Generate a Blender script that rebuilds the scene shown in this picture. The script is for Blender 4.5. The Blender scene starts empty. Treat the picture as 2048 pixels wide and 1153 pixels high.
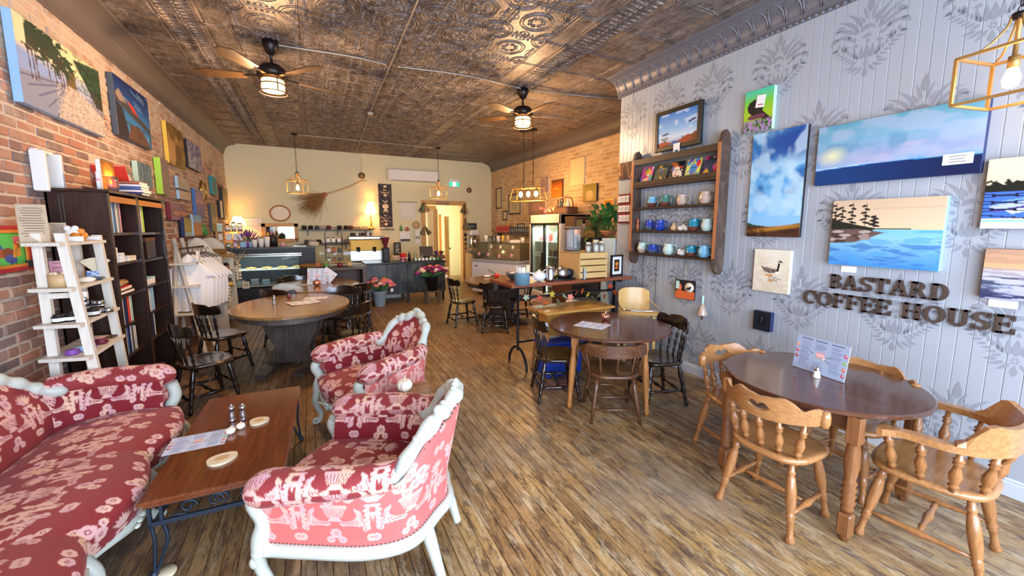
import bpy, math, random
import numpy as np
from mathutils import Matrix, Vector
random.seed(7)
RNG = np.random.default_rng(7)
SC = bpy.context.scene
COL = SC.collection
pi = math.pi
R = math.radians

# ------------------------------------------------------------------ camera, world, lights, exposure
cam_d = bpy.data.cameras.new('camera'); cam = bpy.data.objects.new('camera', cam_d); COL.objects.link(cam)
cam_d.sensor_width = 36.0; cam_d.sensor_fit = 'HORIZONTAL'
cam_d.lens = 788.4 / 2048 * 36.0
cam_d.shift_y = -25.5 / 2048
cam_d.clip_start = 0.02
cam.location = (0, 0, 1.7)
cam.rotation_euler = (pi / 2 - 0.12181, 0, -0.46593)
SC.camera = cam
SC.view_settings.view_transform = 'Standard'
SC.view_settings.look = 'None'
SC.view_settings.gamma = 1.0
SC.view_settings.use_curve_mapping = False
SC.view_settings.exposure = 0.9
SC.cycles.max_bounces = 8
SC.cycles.diffuse_bounces = 5
SC.cycles.transparent_max_bounces = 12
SC.cycles.sample_clamp_indirect = 6.0
SC.cycles.caustics_reflective = False
SC.cycles.caustics_refractive = False

def lin(h):
    if not isinstance(h, str): return tuple(h)
    h = h.lstrip('#')
    v = [int(h[i:i + 2], 16) / 255 for i in (0, 2, 4)]
    return tuple(((x + .055) / 1.055) ** 2.4 if x > .04045 else x / 12.92 for x in v)

world = bpy.data.worlds.new('sky'); SC.world = world; world.use_nodes = True
_bg = world.node_tree.nodes['Background']
_bg.inputs['Color'].default_value = (*lin('#cfe2ff'), 1); _bg.inputs['Strength'].default_value = 2.2

def area(name, loc, rot, sx, sy, watts, col):
    d = bpy.data.lights.new(name, 'AREA'); d.shape = 'RECTANGLE'; d.size = sx; d.size_y = sy
    d.energy = watts; d.color = lin(col)
    o = bpy.data.objects.new(name, d); COL.objects.link(o); o.location = loc; o.rotation_euler = rot
    return o
def point(name, loc, watts, col, rad=.05):
    d = bpy.data.lights.new(name, 'POINT'); d.energy = watts; d.color = lin(col); d.shadow_soft_size = rad
    o = bpy.data.objects.new(name, d); COL.objects.link(o); o.location = loc
    return o
# daylight through the shop-front windows behind the camera
area('daylight_shopfront', (1.0, -1.25, 1.75), (R(90), 0, 0), 5.2, 2.6, 215, '#d9e6ff')
# daylight in the back hall (its own window)
area('daylight_hall', (2.72, 12.6, 1.5), (R(90), 0, R(-70)), .5, 2.0, 24, '#fff3dd')

# ------------------------------------------------------------------ materials
MATS = {}
def nodes(m):
    m.use_nodes = True; nt = m.node_tree
    return nt, nt.nodes, nt.links, nt.nodes['Principled BSDF']
def plain(key, col, rough=.5, metal=0., spec=.5, coat=0., noise=0., nscale=30., bump=0., emit=0., alpha=1., trans=0., sheen=0.):
    if key in MATS: return key
    m = bpy.data.materials.new(key); nt, N, L, b = nodes(m)
    c = lin(col)
    b.inputs['Base Color'].default_value = (*c, 1); b.inputs['Roughness'].default_value = rough
    b.inputs['Metallic'].default_value = metal; b.inputs['Specular IOR Level'].default_value = spec
    b.inputs['Coat Weight'].default_value = coat; b.inputs['Coat Roughness'].default_value = .12
    b.inputs['Sheen Weight'].default_value = sheen
    b.inputs['Alpha'].default_value = alpha; b.inputs['Transmission Weight'].default_value = trans
    if emit:
        b.inputs['Emission Color'].default_value = (*c, 1); b.inputs['Emission Strength'].default_value = emit
    if noise or bump:
        tc = N.new('ShaderNodeTexCoord'); n = N.new('ShaderNodeTexNoise'); n.inputs['Scale'].default_value = nscale
        n.inputs['Detail'].default_value = 4
        L.new(tc.outputs['Object'], n.inputs['Vector'])
        if noise:
            mx = N.new('ShaderNodeMix'); mx.data_type = 'RGBA'
            mx.inputs[6].default_value = (*[x * (1 - noise) for x in c], 1)
            mx.inputs[7].default_value = (*[min(1, x * (1 + noise)) for x in c], 1)
            L.new(n.outputs['Fac'], mx.inputs[0]); L.new(mx.outputs[2], b.inputs['Base Color'])
        if bump:
            bp = N.new('ShaderNodeBump'); bp.inputs['Strength'].default_value = bump; bp.inputs['Distance'].default_value = .01
            L.new(n.outputs['Fac'], bp.inputs['Height']); L.new(bp.outputs['Normal'], b.inputs['Normal'])
    MATS[key] = m; return key
def ramp(N, stops):
    r = N.new('ShaderNodeValToRGB'); e = r.color_ramp.elements
    while len(e) < len(stops): e.new(.5)
    for k, (p, c) in enumerate(stops): e[k].position = p; e[k].color = (*lin(c), 1)
    return r
def wood(key, ca, cb, rough=.35, axis=0, scale=6., stretch=14., coat=0., wear=None, wearamt=.5, spec=.5):
    m = bpy.data.materials.new(key); nt, N, L, b = nodes(m)
    tc = N.new('ShaderNodeTexCoord'); mp = N.new('ShaderNodeMapping')
    sc = [scale * stretch / 6] * 3; sc[axis] = scale / 6
    mp.inputs['Scale'].default_value = sc
    L.new(tc.outputs['Object'], mp.inputs['Vector'])
    n = N.new('ShaderNodeTexNoise'); n.inputs['Scale'].default_value = 6; n.inputs['Detail'].default_value = 6; n.inputs['Roughness'].default_value = .6
    n.inputs['Distortion'].default_value = .6
    L.new(mp.outputs['Vector'], n.inputs['Vector'])
    r = ramp(N, [(.3, ca), (.7, cb)]); L.new(n.outputs['Fac'], r.inputs['Fac'])
    out = r.outputs['Color']
    if wear:
        n2 = N.new('ShaderNodeTexNoise'); n2.inputs['Scale'].default_value = 9; n2.inputs['Detail'].default_value = 5
        L.new(tc.outputs['Object'], n2.inputs['Vector'])
        r2 = ramp(N, [(.58 - .1 * wearamt, '#000000'), (.72, '#ffffff')]); L.new(n2.outputs['Fac'], r2.inputs['Fac'])
        mx = N.new('ShaderNodeMix'); mx.data_type = 'RGBA'; mx.inputs[7].default_value = (*lin(wear), 1)
        mu = N.new('ShaderNodeMath'); mu.operation = 'MULTIPLY'; mu.inputs[1].default_value = wearamt
        L.new(r2.outputs['Color'], mu.inputs[0]); L.new(mu.outputs[0], mx.inputs[0]); L.new(out, mx.inputs[6]); out = mx.outputs[2]
    L.new(out, b.inputs['Base Color'])
    b.inputs['Roughness'].default_value = rough; b.inputs['Coat Weight'].default_value = coat; b.inputs['Coat Roughness'].default_value = .1
    b.inputs['Specular IOR Level'].default_value = spec
    bp = N.new('ShaderNodeBump'); bp.inputs['Strength'].default_value = .12; bp.inputs['Distance'].default_value = .004
    L.new(n.outputs['Fac'], bp.inputs['Height']); L.new(bp.outputs['Normal'], b.inputs['Normal'])
    MATS[key] = m; return key
def vcol(key, rough=.6, sheen=0., coat=0., bump=0., spec=.4):
    m = bpy.data.materials.new(key); nt, N, L, b = nodes(m)
    a = N.new('ShaderNodeAttribute'); a.attribute_name = 'Col'
    L.new(a.outputs['Color'], b.inputs['Base Color'])
    b.inputs['Roughness'].default_value = rough; b.inputs['Sheen Weight'].default_value = sheen; b.inputs['Coat Weight'].default_value = coat
    b.inputs['Sheen Tint'].default_value = (1, .75, .72, 1); b.inputs['Sheen Roughness'].default_value = .45
    b.inputs['Specular IOR Level'].default_value = spec
    if bump:
        tc = N.new('ShaderNodeTexCoord'); n = N.new('ShaderNodeTexNoise'); n.inputs['Scale'].default_value = 160
        L.new(tc.outputs['Object'], n.inputs['Vector'])
        bp = N.new('ShaderNodeBump'); bp.inputs['Strength'].default_value = bump; bp.inputs['Distance'].default_value = .003
        L.new(n.outputs['Fac'], bp.inputs['Height']); L.new(bp.outputs['Normal'], b.inputs['Normal'])
    MATS[key] = m; return key
def glass(key, tint='#ffffff', refl=.9, density=.06):
    m = bpy.data.materials.new(key); m.use_nodes = True; nt = m.node_tree; N = nt.nodes; L = nt.links
    N.remove(N['Principled BSDF']); out = N['Material Output']
    t = N.new('ShaderNodeBsdfTransparent'); t.inputs['Color'].default_value = (*lin(tint), 1)
    g = N.new('ShaderNodeBsdfGlossy'); g.inputs['Roughness'].default_value = .04
    d = N.new('ShaderNodeBsdfDiffuse'); d.inputs['Color'].default_value = (.8, .85, .85, 1)
    f = N.new('ShaderNodeFresnel'); f.inputs['IOR'].default_value = 1.4
    mu = N.new('ShaderNodeMath'); mu.operation = 'MULTIPLY'; mu.inputs[1].default_value = refl; L.new(f.outputs[0], mu.inputs[0])
    m1 = N.new('ShaderNodeMixShader'); m1.inputs[0].default_value = density; L.new(t.outputs[0], m1.inputs[1]); L.new(d.outputs[0], m1.inputs[2])
    m2 = N.new('ShaderNodeMixShader'); L.new(mu.outputs[0], m2.inputs[0]); L.new(m1.outputs[0], m2.inputs[1]); L.new(g.outputs[0], m2.inputs[2])
    L.new(m2.outputs[0], out.inputs['Surface'])
    MATS[key] = m; return key

# ------------------------------------------------------------------ mesh builder
def rotz(a): c, s = math.cos(a), math.sin(a); return np.array([[c, -s, 0], [s, c, 0], [0, 0, 1.]])
def rotx(a): c, s = math.cos(a), math.sin(a); return np.array([[1, 0, 0], [0, c, -s], [0, s, c.real]])
def roty(a): c, s = math.cos(a), math.sin(a); return np.array([[c, 0, s], [0, 1, 0], [-s, 0, c]])
I3 = np.eye(3)
class MB:
    def __init__(s): s.v = []; s.n = 0; s.f = []; s.mi = []; s.sm = []; s.mats = []; s.cur = 0; s.c = []; s.R = I3; s.t = np.zeros(3)
    def m(s, key):
        if key not in s.mats: s.mats.append(key)
        s.cur = s.mats.index(key); return s
    def at(s, t=(0, 0, 0), R_=I3): s.t = np.array(t, float); s.R = R_; return s
    def add(s, V, F, smooth=False, C=None):
        V = np.asarray(V, float).reshape(-1, 3) @ s.R.T + s.t
        s.v.append(V)
        s.c.append(np.ones((len(V), 3)) if C is None else np.asarray(C, float).reshape(-1, 3))
        b = s.n
        for q in F: s.f.append([i + b for i in q])
        s.mi += [s.cur] * len(F); s.sm += [smooth] * len(F); s.n += len(V); return s
    def box(s, c, d, Rm=None, bev=0.):
        c = np.array(c, float); h = np.array(d, float) / 2
        Rm = I3 if Rm is None else (rotz(Rm) if not hasattr(Rm, 'shape') else Rm)
        if bev <= 0:
            V = np.array([[x, y, z] for x in (-1, 1) for y in (-1, 1) for z in (-1, 1)]) * h
            F = [(0, 1, 3, 2), (4, 6, 7, 5), (0, 4, 5, 1), (2, 3, 7, 6), (0, 2, 6, 4), (1, 5, 7, 3)]
        else:
            bev = min(bev, h.min() * .9)
            V = []; idx = {}
            for x in (-1, 1):
                for y in (-1, 1):
                    for z in (-1, 1):
                        for k in range(3):
                            p = np.array([x, y, z]) * (h - bev); p[k] = (x, y, z)[k] * h[k]
                            idx[(x, y, z, k)] = len(V); V.append(p)
            F = []
            for k in range(3):
                a, b2 = [(1, 2), (2, 0), (0, 1)][k]
                for sg in (-1, 1):
                    q = []
                    for ia, ib in ((-1, -1), (1, -1), (1, 1), (-1, 1)):
                        t = [0, 0, 0]; t[k] = sg; t[a] = ia; t[b2] = ib; q.append(idx[(*t, k)])
                    F.append(q if sg > 0 else q[::-1])
            for k in range(3):
                a, b2 = [(1, 2), (2, 0), (0, 1)][k]
                for sa in (-1, 1):
                    for sb in (-1, 1):
                        t0 = [0, 0, 0]; t1 = [0, 0, 0]; t0[k] = -1; t1[k] = 1
                        for t in (t0, t1): t[a] = sa; t[b2] = sb
                        q = [idx[(*t0, a)], idx[(*t1, a)], idx[(*t1, b2)], idx[(*t0, b2)]]
                        F.append(q if sa * sb < 0 else q[::-1])
            for x in (-1, 1):
                for y in (-1, 1):
                    for z in (-1, 1):
                        q = [idx[(x, y, z, k)] for k in range(3)]
                        F.append(q if x * y * z > 0 else q[::-1])
            V = np.array(V)
        return s.add(V @ Rm.T + c, F)
    def grid(s, P, cu=False, cv=False, smooth=True, C=None, flip=False):
        P = np.asarray(P, float); nu, nv = P.shape[:2]
        F = []
        for i in range(nu if cu else nu - 1):
            i2 = (i + 1) % nu
            for j in range(nv if cv else nv - 1):
                j2 = (j + 1) % nv
                q = (i * nv + j, i2 * nv + j, i2 * nv + j2, i * nv + j2)
                F.append(q[::-1] if flip else q)
        return s.add(P.reshape(-1, 3), F, smooth, None if C is None else C.reshape(-1, 3))
    def lathe(s, prof, c=(0, 0, 0), n=16, Rm=I3, smooth=True, arc=2 * pi):
        pr = np.array(prof, float); a = np.linspace(0, arc, n, endpoint=arc < 6.28)
        P = np.stack([np.outer(np.cos(a), pr[:, 0]), np.outer(np.sin(a), pr[:, 0]), np.outer(np.ones(n), pr[:, 1])], -1)
        return s.grid(P @ Rm.T + np.array(c, float), cu=arc >= 6.28, smooth=smooth)
    def turn(s, p0, p1, prof, n=10):
        p0 = np.array(p0, float); p1 = np.array(p1, float); d = p1 - p0; L = np.linalg.norm(d); w = d / L
        a = np.array([0, 0, 1.]) if abs(w[2]) < .9 else np.array([1., 0, 0])
        u = np.cross(a, w); u /= np.linalg.norm(u); v = np.cross(w, u)
        pr = [(r, t * L) for t, r in prof]
        pr = [(0.0001, pr[0][1])] + pr + [(0.0001, pr[-1][1])]
        return s.lathe(pr, p0, n, np.stack([u, v, w], 1))
    def tube(s, pts, r, n=8, closed=False, flat=1.):
        P = np.array(pts, float); k = len(P)
        rr = np.full(k, r) if np.isscalar(r) else np.array(r, float)
        T = np.roll(P, -1, 0) - np.roll(P, 1, 0) if closed else np.gradient(P, axis=0)
        T /= np.linalg.norm(T, axis=1, keepdims=True) + 1e-12
        a = np.array([0, 0, 1.]) if abs(T[0][2]) < .9 else np.array([1., 0, 0])
        u = np.cross(T[0], a); u /= np.linalg.norm(u)
        ang = np.linspace(0, 2 * pi, n, endpoint=False); rings = []
        for i in range(k):
            u = u - T[i] * (u @ T[i]); u /= np.linalg.norm(u) + 1e-12; v = np.cross(T[i], u)
            rings.append(P[i] + rr[i] * (np.outer(np.cos(ang), u) + flat * np.outer(np.sin(ang), v)))
        G = np.array(rings)
        s.grid(G, cu=closed, cv=True)
        if not closed:
            b = s.n - k * n
            s.f.append([b + i for i in range(n)][::-1]); s.f.append([b + (k - 1) * n + i for i in range(n)])
            s.mi += [s.cur] * 2; s.sm += [False] * 2
        return s
    def cyl(s, p0, p1, r0, r1=None, n=12): return s.tube([p0, p1], [r0, r0 if r1 is None else r1], n)
    def prism(s, poly, d0, d1, Rm=I3, c=(0, 0, 0)):
        # outline in (x, z), extruded along y
        p = np.array(poly, float); k = len(p)
        V = np.zeros((2 * k, 3)); V[:k, 0] = p[:, 0]; V[:k, 2] = p[:, 1]; V[:k, 1] = d0; V[k:] = V[:k]; V[k:, 1] = d1
        F = [list(range(k)), list(range(2 * k - 1, k - 1, -1))] + [(i, k + i, k + (i + 1) % k, (i + 1) % k) for i in range(k)]
        ar = 0.5 * np.sum(p[:, 0] * np.roll(p[:, 1], -1) - np.roll(p[:, 0], -1) * p[:, 1])
        if ar < 0: F = [q[::-1] for q in F]
        return s.add(V @ Rm.T + np.array(c, float), F)
    def slab(s, poly, z0, z1, c=(0, 0, 0), Rm=I3):
        # outline in (x, y), extruded along z
        p = np.array(poly, float); k = len(p)
        V = np.zeros((2 * k, 3)); V[:k, :2] = p; V[k:, :2] = p; V[:k, 2] = z0; V[k:, 2] = z1
        F = [list(range(k))[::-1], list(range(k, 2 * k))] + [(i, (i + 1) % k, k + (i + 1) % k, k + i) for i in range(k)]
        ar = 0.5 * np.sum(p[:, 0] * np.roll(p[:, 1], -1) - np.roll(p[:, 0], -1) * p[:, 1])
        if ar < 0: F = [q[::-1] for q in F]
        return s.add(V @ Rm.T + np.array(c, float), F)
    def ball(s, c, r, nu=12, nv=8):
        r = np.array([r] * 3 if np.isscalar(r) else r, float)
        a = np.linspace(0, 2 * pi, nu, endpoint=False); b = np.linspace(-pi / 2, pi / 2, nv)
        P = np.stack([np.outer(np.cos(a), np.cos(b)) * r[0], np.outer(np.sin(a), np.cos(b)) * r[1], np.outer(np.ones(nu), np.sin(b)) * r[2]], -1)
        return s.grid(P + np.array(c, float), cu=True)
    def ring(s, c, Rr, r, n=24, k=8, Rm=I3, arc=(0, 2 * pi)):
        full = arc[1] - arc[0] > 6.28
        a = np.linspace(arc[0], arc[1], n, endpoint=not full)
        P = np.stack([Rr * np.cos(a), Rr * np.sin(a), 0 * a], 1) @ Rm.T + np.array(c, float)
        return s.tube(P, r, k, closed=full)
    def cols(s, cs, f):
        # cs: list of (s, [(t0, t1), ...]); f(s, t, side) -> point ; slab of strips with thickness
        for (a, ra), (b, rb) in zip(cs[:-1], cs[1:]):
            if len(ra) != len(rb):
                if len(ra) < len(rb): ra = [(ra[0][0], (rb[0][1] + rb[1][0]) / 2), ((rb[0][1] + rb[1][0]) / 2, ra[0][1])]
                else: rb = [(rb[0][0], (ra[0][1] + ra[1][0]) / 2), ((ra[0][1] + ra[1][0]) / 2, rb[0][1])]
            for (a0, a1), (b0, b1) in zip(ra, rb):
                V = [f(a, a0, 0), f(b, b0, 0), f(b, b1, 0), f(a, a1, 0), f(a, a0, 1), f(b, b0, 1), f(b, b1, 1), f(a, a1, 1)]
                s.add(V, [(0, 1, 2, 3), (7, 6, 5, 4), (0, 4, 5, 1), (3, 2, 6, 7)])
        for (a, ra), rev in ((cs[0], 0), (cs[-1], 1)):
            for (t0, t1) in ra:
                s.add([f(a, t0, 0), f(a, t1, 0), f(a, t1, 1), f(a, t0, 1)], [(3, 2, 1, 0) if rev else (0, 1, 2, 3)])
        return s
    def mesh(s, name):
        me = bpy.data.meshes.new(name)
        V = np.concatenate(s.v) if s.v else np.zeros((0, 3))
        me.from_pydata(V.tolist(), [], s.f)
        for k in s.mats or ['grey']: me.materials.append(MATS[k])
        if s.f:
            me.polygons.foreach_set('material_index', np.array(s.mi, np.int32)); me.polygons.foreach_set('use_smooth', np.array(s.sm, bool))
        if any(c.min() < 1 or c.max() > 1 for c in s.c if len(c)):
            at = me.color_attributes.new('Col', 'FLOAT_COLOR', 'POINT')
            C = np.concatenate(s.c); at.data.foreach_set('color', np.concatenate([C, np.ones((len(C), 1))], 1).astype(np.float32).ravel())
        me.update(); return me
    def obj(s, name, parent=None, loc=None, rz=0., label=None):
        o = bpy.data.objects.new(name, s.mesh(name)); COL.objects.link(o)
        if parent is not None: o.parent = parent
        if loc is not None: o.location = loc
        if rz: o.rotation_euler = (0, 0, rz)
        if label: o['label'] = label
        return o
plain('grey', '#808080')
def tag(o, label, cat, group=None, kind=None):
    o['label'] = label; o['category'] = cat
    if group: o['group'] = group
    if kind: o['kind'] = kind
    return o
def thing(name, label, cat, loc=(0, 0, 0), rz=0., group=None):
    o = bpy.data.objects.new(name, None); COL.objects.link(o); o.location = loc; o.rotation_euler = (0, 0, rz); o.empty_display_size = .1
    return tag(o, label, cat, group)
def struct(mb, name, parent=None, loc=None):
    o = mb.obj(name, parent, loc); o['kind'] = 'structure'; return o
def child(name, me, parent, loc=(0, 0, 0), rz=0., sc=None):
    o = bpy.data.objects.new(name, me); COL.objects.link(o); o.parent = parent; o.location = loc
    if rz: o.rotation_euler = (0, 0, rz)
    if sc is not None: o.scale = sc
    return o
def kids(o): return [c for c in ALLKIDS.get(o.name, [])]
def dup(root, loc, rz, label=None, group=None):
    r = root.copy(); COL.objects.link(r); r.location = loc; r.rotation_euler = (0, 0, rz)
    if label: r['label'] = label
    if group: r['group'] = group
    for ch in list(root.children):
        c = ch.copy(); COL.objects.link(c); c.parent = r
        for g in list(ch.children):
            d = g.copy(); COL.objects.link(d); d.parent = c
    return r
def smooth_path(pts, n=40, closed=False):
    P = np.array(pts, float); k = len(P)
    idx = np.linspace(0, k if closed else k - 1, n, endpoint=not closed); out = []
    for t in idx:
        i = int(math.floor(t)); u = t - i
        if closed: a, b, c, d = [P[(i + j) % k] for j in (-1, 0, 1, 2)]
        else:
            i = min(i, k - 2); u = t - i
            b, c = P[i], P[i + 1]; a = P[i - 1] if i > 0 else 2 * b - c; d = P[i + 2] if i + 2 < k else 2 * c - b
        out.append(.5 * ((2 * b) + (c - a) * u + (2 * a - 5 * b + 4 * c - d) * u * u + (3 * b - a - 3 * c + d) * u ** 3))
    return np.array(out)

# ------------------------------------------------------------------ flat artwork painted into colour attributes
class Pic:
    def __init__(s, w, h, col='#ffffff'):
        s.w, s.h = w, h; s.a = np.zeros((h, w, 3)); s.a[:] = lin(col)
        s.asp = w / h
        s.U, s.V = np.meshgrid((np.arange(w) + .5) / w, (np.arange(h) + .5) / h)
    def mix(s, mask, col):
        m = mask[..., None] if mask.ndim == 2 else mask
        s.a = s.a * (1 - m) + np.array(lin(col)) * m; return s
    def grad(s, stops, v=None, mask=None):
        v = s.V if v is None else v
        p = [x for x, _ in stops]; c = np.array([lin(y) for _, y in stops])
        g = np.stack([np.interp(v, p, c[:, k]) for k in range(3)], -1)
        m = np.ones_like(s.V)[..., None] if mask is None else mask[..., None].astype(float)
        s.a = s.a * (1 - m) + g * m; return s
    def noise(s, fx, fy, seed=0, oct=3):
        r = np.random.default_rng(seed); out = np.zeros_like(s.U); amp = 1; tot = 0
        for o in range(oct):
            nx, ny = int(fx * 2 ** o) + 2, int(fy * 2 ** o) + 2
            G = r.random((ny, nx)); x = s.U * (nx - 1.001); y = s.V * (ny - 1.001)
            i, j = x.astype(int), y.astype(int); a, b = x - i, y - j; a = a * a * (3 - 2 * a); b = b * b * (3 - 2 * b)
            out += amp * (G[j, i] * (1 - a) * (1 - b) + G[j, i + 1] * a * (1 - b) + G[j + 1, i] * (1 - a) * b + G[j + 1, i + 1] * a * b); tot += amp; amp *= .5
        return out / tot
    def ell(s, cx, cy, rx, ry, col, ang=0., soft=0.):
        x, y = (s.U - cx) * s.asp, s.V - cy; c, n = math.cos(ang), math.sin(ang)
        d = np.sqrt(((x * c + y * n) / rx) ** 2 + ((-x * n + y * c) / ry) ** 2)
        m = (d < 1).astype(float) if soft <= 0 else np.clip((1 + soft - d) / (2 * soft), 0, 1)
        return s.mix(m, col)
    def poly(s, pts, col, a=1.):
        m = np.zeros_like(s.U, bool); k = len(pts)
        for i in range(k):
            (x0, y0), (x1, y1) = pts[i], pts[(i + 1) % k]
            c = ((y0 > s.V) != (y1 > s.V)); xx = (x1 - x0) * (s.V - y0) / ((y1 - y0) or 1e-9) + x0
            m ^= c & (s.U < xx)
        return s.mix(m * a, col)
    def line(s, pts, w, col):
        for (x0, y0), (x1, y1) in zip(pts[:-1], pts[1:]):
            ax, ay = (x1 - x0) * s.asp, y1 - y0; px, py = (s.U - x0) * s.asp, s.V - y0
            t = np.clip((px * ax + py * ay) / (ax * ax + ay * ay + 1e-12), 0, 1)
            s.mix((np.hypot(px - t * ax, py - t * ay) < w).astype(float), col)
        return s
    def rect(s, x0, y0, x1, y1, col): return s.mix(((s.U > x0) & (s.U < x1) & (s.V > y0) & (s.V < y1)).astype(float), col)
vcol('painted', .55, spec=.3)
vcol('print', .65, spec=.2)
def pic_grid(mb, pic, w, h, y=0., z0=0.):
    # picture facing -y, centred on x, from z0 up
    x = np.linspace(-w / 2, w / 2, pic.w); z = np.linspace(z0 + h, z0, pic.h)
    P = np.stack([np.broadcast_to(x[None], (pic.h, pic.w)), np.full((pic.h, pic.w), y), np.broadcast_to(z[:, None], (pic.h, pic.w))], -1)
    return mb.grid(P, C=pic.a, smooth=False)
WALLX = {'L': (-1.788, R(90)), 'R': (3.86, R(-90)), 'F': (11.7, 0.), 'B': (5.138, R(-90))}
plain('canvas_edge', '#d8d4cc', .8); plain('frame_black', '#15130f', .4); plain('label_white', '#f0f0ee', .7)
def canvas(name, label, wall, a0, a1, z0, z1, pic, depth=.035, edge='canvas_edge', frame=None, fw=.025, mat='painted', cat='painting', group=None, off=0., mount=None):
    w, h = abs(a1 - a0), abs(z1 - z0); a = (a0 + a1) / 2; p, rz = WALLX[wall]
    loc = {'L': (p + off, a, min(z0, z1)), 'R': (p - off, a, min(z0, z1)), 'B': (p - off, a, min(z0, z1)), 'F': (a, p - off, min(z0, z1))}[wall]
    t = thing(name, label, cat, loc, rz, group)
    MB().m(edge).box((0, -depth / 2, h / 2), (w, depth, h), bev=.003).obj('stretcher' if frame is None else 'backing', t)
    iw, ih = (w - 2 * fw, h - 2 * fw) if frame else (w - .002, h - .002)
    pic_grid(MB().m(mat), pic, iw, ih, -depth - .001, (h - ih) / 2).obj('picture', t)
    if frame:
        b = MB().m(frame)
        for sx in (-1, 1): b.box((sx * (w / 2 - fw / 2), -depth - .006, h / 2), (fw, .016, h), bev=.004)
        for z in (fw / 2, h - fw / 2): b.box((0, -depth - .006, z), (w - 2 * fw, .016, fw), bev=.004)
        b.obj('frame', t)
    if mount: mount(t, w, h)
    return t
# ------------------------------------------------------------------ the room: floor, walls, ceiling, crown
XL, XR, XB, YF, ZC = -1.80, 3.86, 5.15, 11.7, 3.67
def pos_noise(N, L, sc, detail=5, rough=.6, dist=0., src='Position'):
    g = N.new('ShaderNodeNewGeometry') if src == 'Position' else N.new('ShaderNodeTexCoord')
    mp = N.new('ShaderNodeMapping'); mp.inputs['Scale'].default_value = sc
    L.new(g.outputs[src], mp.inputs['Vector'])
    n = N.new('ShaderNodeTexNoise'); n.inputs['Scale'].default_value = 1; n.inputs['Detail'].default_value = detail
    n.inputs['Roughness'].default_value = rough; n.inputs['Distortion'].default_value = dist
    L.new(mp.outputs['Vector'], n.inputs['Vector']); return n.outputs['Fac']
def rgbmix(N, L, f, a, b, mode='MIX'):
    mx = N.new('ShaderNodeMix'); mx.data_type = 'RGBA'; mx.blend_type = mode
    for sock, v in ((0, f), (6, a), (7, b)):
        if hasattr(v, 'is_output'): L.new(v, mx.inputs[sock])
        else: mx.inputs[sock].default_value = v if isinstance(v, float) else (*lin(v), 1)
    return mx.outputs[2]
def mapr(N, L, v, a, b, c=0., d=1.):
    m = N.new('ShaderNodeMapRange'); L.new(v, m.inputs[0])
    for k, x in enumerate((a, b, c, d)): m.inputs[k + 1].default_value = x
    return m.outputs[0]
def rnd(N, L, island):
    if island: return N.new('ShaderNodeNewGeometry').outputs['Random Per Island']
    return N.new('ShaderNodeObjectInfo').outputs['Random']
def setbump(N, L, b, h, st, dist=.01):
    bp = N.new('ShaderNodeBump'); bp.inputs['Strength'].default_value = st; bp.inputs['Distance'].default_value = dist
    L.new(h, bp.inputs['Height']); L.new(bp.outputs['Normal'], b.inputs['Normal'])
def floormat(key, island):
    m = bpy.data.materials.new(key); nt, N, L, b = nodes(m)
    r = rnd(N, L, island)
    base = ramp(N, [(0., '#8a6a40'), (.25, '#a98550'), (.5, '#bc985e'), (.75, '#967248'), (1., '#c8a468')]); L.new(r, base.inputs['Fac'])
    grain = pos_noise(N, L, (70, 3, 70), 5, .65, .3)
    c = rgbmix(N, L, mapr(N, L, grain, .3, .75, 0., .55), base.outputs['Color'], '#5b3f26')
    worn = pos_noise(N, L, (20, 4.5, 10), 8, .82, .3)
    c = rgbmix(N, L, mapr(N, L, worn, .48, .56, 0., .85), c, '#4a372b')
    pale = pos_noise(N, L, (15, 3.2, 7), 8, .8, .5)
    c = rgbmix(N, L, mapr(N, L, pale, .50, .63, 0., .7), c, '#c9b793')
    spk = pos_noise(N, L, (120, 30, 60), 3, .7)
    c = rgbmix(N, L, mapr(N, L, spk, .60, .68, 0., .7), c, '#3a2c24')
    gy = pos_noise(N, L, (1.1, .9, 1), 3, .6)
    c = rgbmix(N, L, mapr(N, L, gy, .46, .66, 0., .5), c, '#857d70')
    # the finish is still sound and redder towards the back
    g = N.new('ShaderNodeNewGeometry'); sx = N.new('ShaderNodeSeparateXYZ'); L.new(g.outputs['Position'], sx.inputs[0])
    far = mapr(N, L, sx.outputs['Y'], 2.6, 6.5, 0., .5)
    c = rgbmix(N, L, far, c, '#85603f')
    left_shade = mapr(N, L, sx.outputs['X'], .9, -.4, 0., .4)  # shade on the left side, painted into the plank colour
    c = rgbmix(N, L, left_shade, c, '#5d4232')
    L.new(c, b.inputs['Base Color'])
    L.new(mapr(N, L, worn, .35, .65, .28, .55), b.inputs['Roughness'])
    b.inputs['Specular IOR Level'].default_value = .5
    setbump(N, L, b, grain, .15, .004)
    MATS[key] = m
floormat('floor_plank', False); floormat('floor_plank_far', True)
plain('gap_dark', '#1c140f', .9)
fl = struct(MB().m('gap_dark').box((1.67, 5.3, -.06), (7.2, 13.4, .08)), 'floor')
PW = .072
def plank_v(L_):  # unit plank, origin at its near end
    h, w, e = .020, PW / 2 - .0014, .0026
    P = [(-w, -h), (-w, -e), (-w + e, 0), (w - e, 0), (w, -e), (w, -h)]
    V = [(x, y, z) for y in (0.0, L_) for x, z in P]
    return V, [(k, k + 1, k + 7, k + 6) for k in range(5)] + [(5, 4, 3, 2, 1, 0), (6, 7, 8, 9, 10, 11)]
pl = []
k = 0; x = XL
while x < 5.2:
    y = -1.3 - RNG.random() * 2
    while y < 11.95:
        L_ = RNG.choice([1.2, 1.8, 2.4, 3.0, 3.6]) + RNG.random() * .2
        y1 = min(y + L_, 11.98)
        if not (x > XR + .05 and y1 < 4.3): pl.append((x + PW / 2, max(y, -1.3), y1, (RNG.random() - .5) * .0012))
        y = y1
    x += PW
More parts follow.
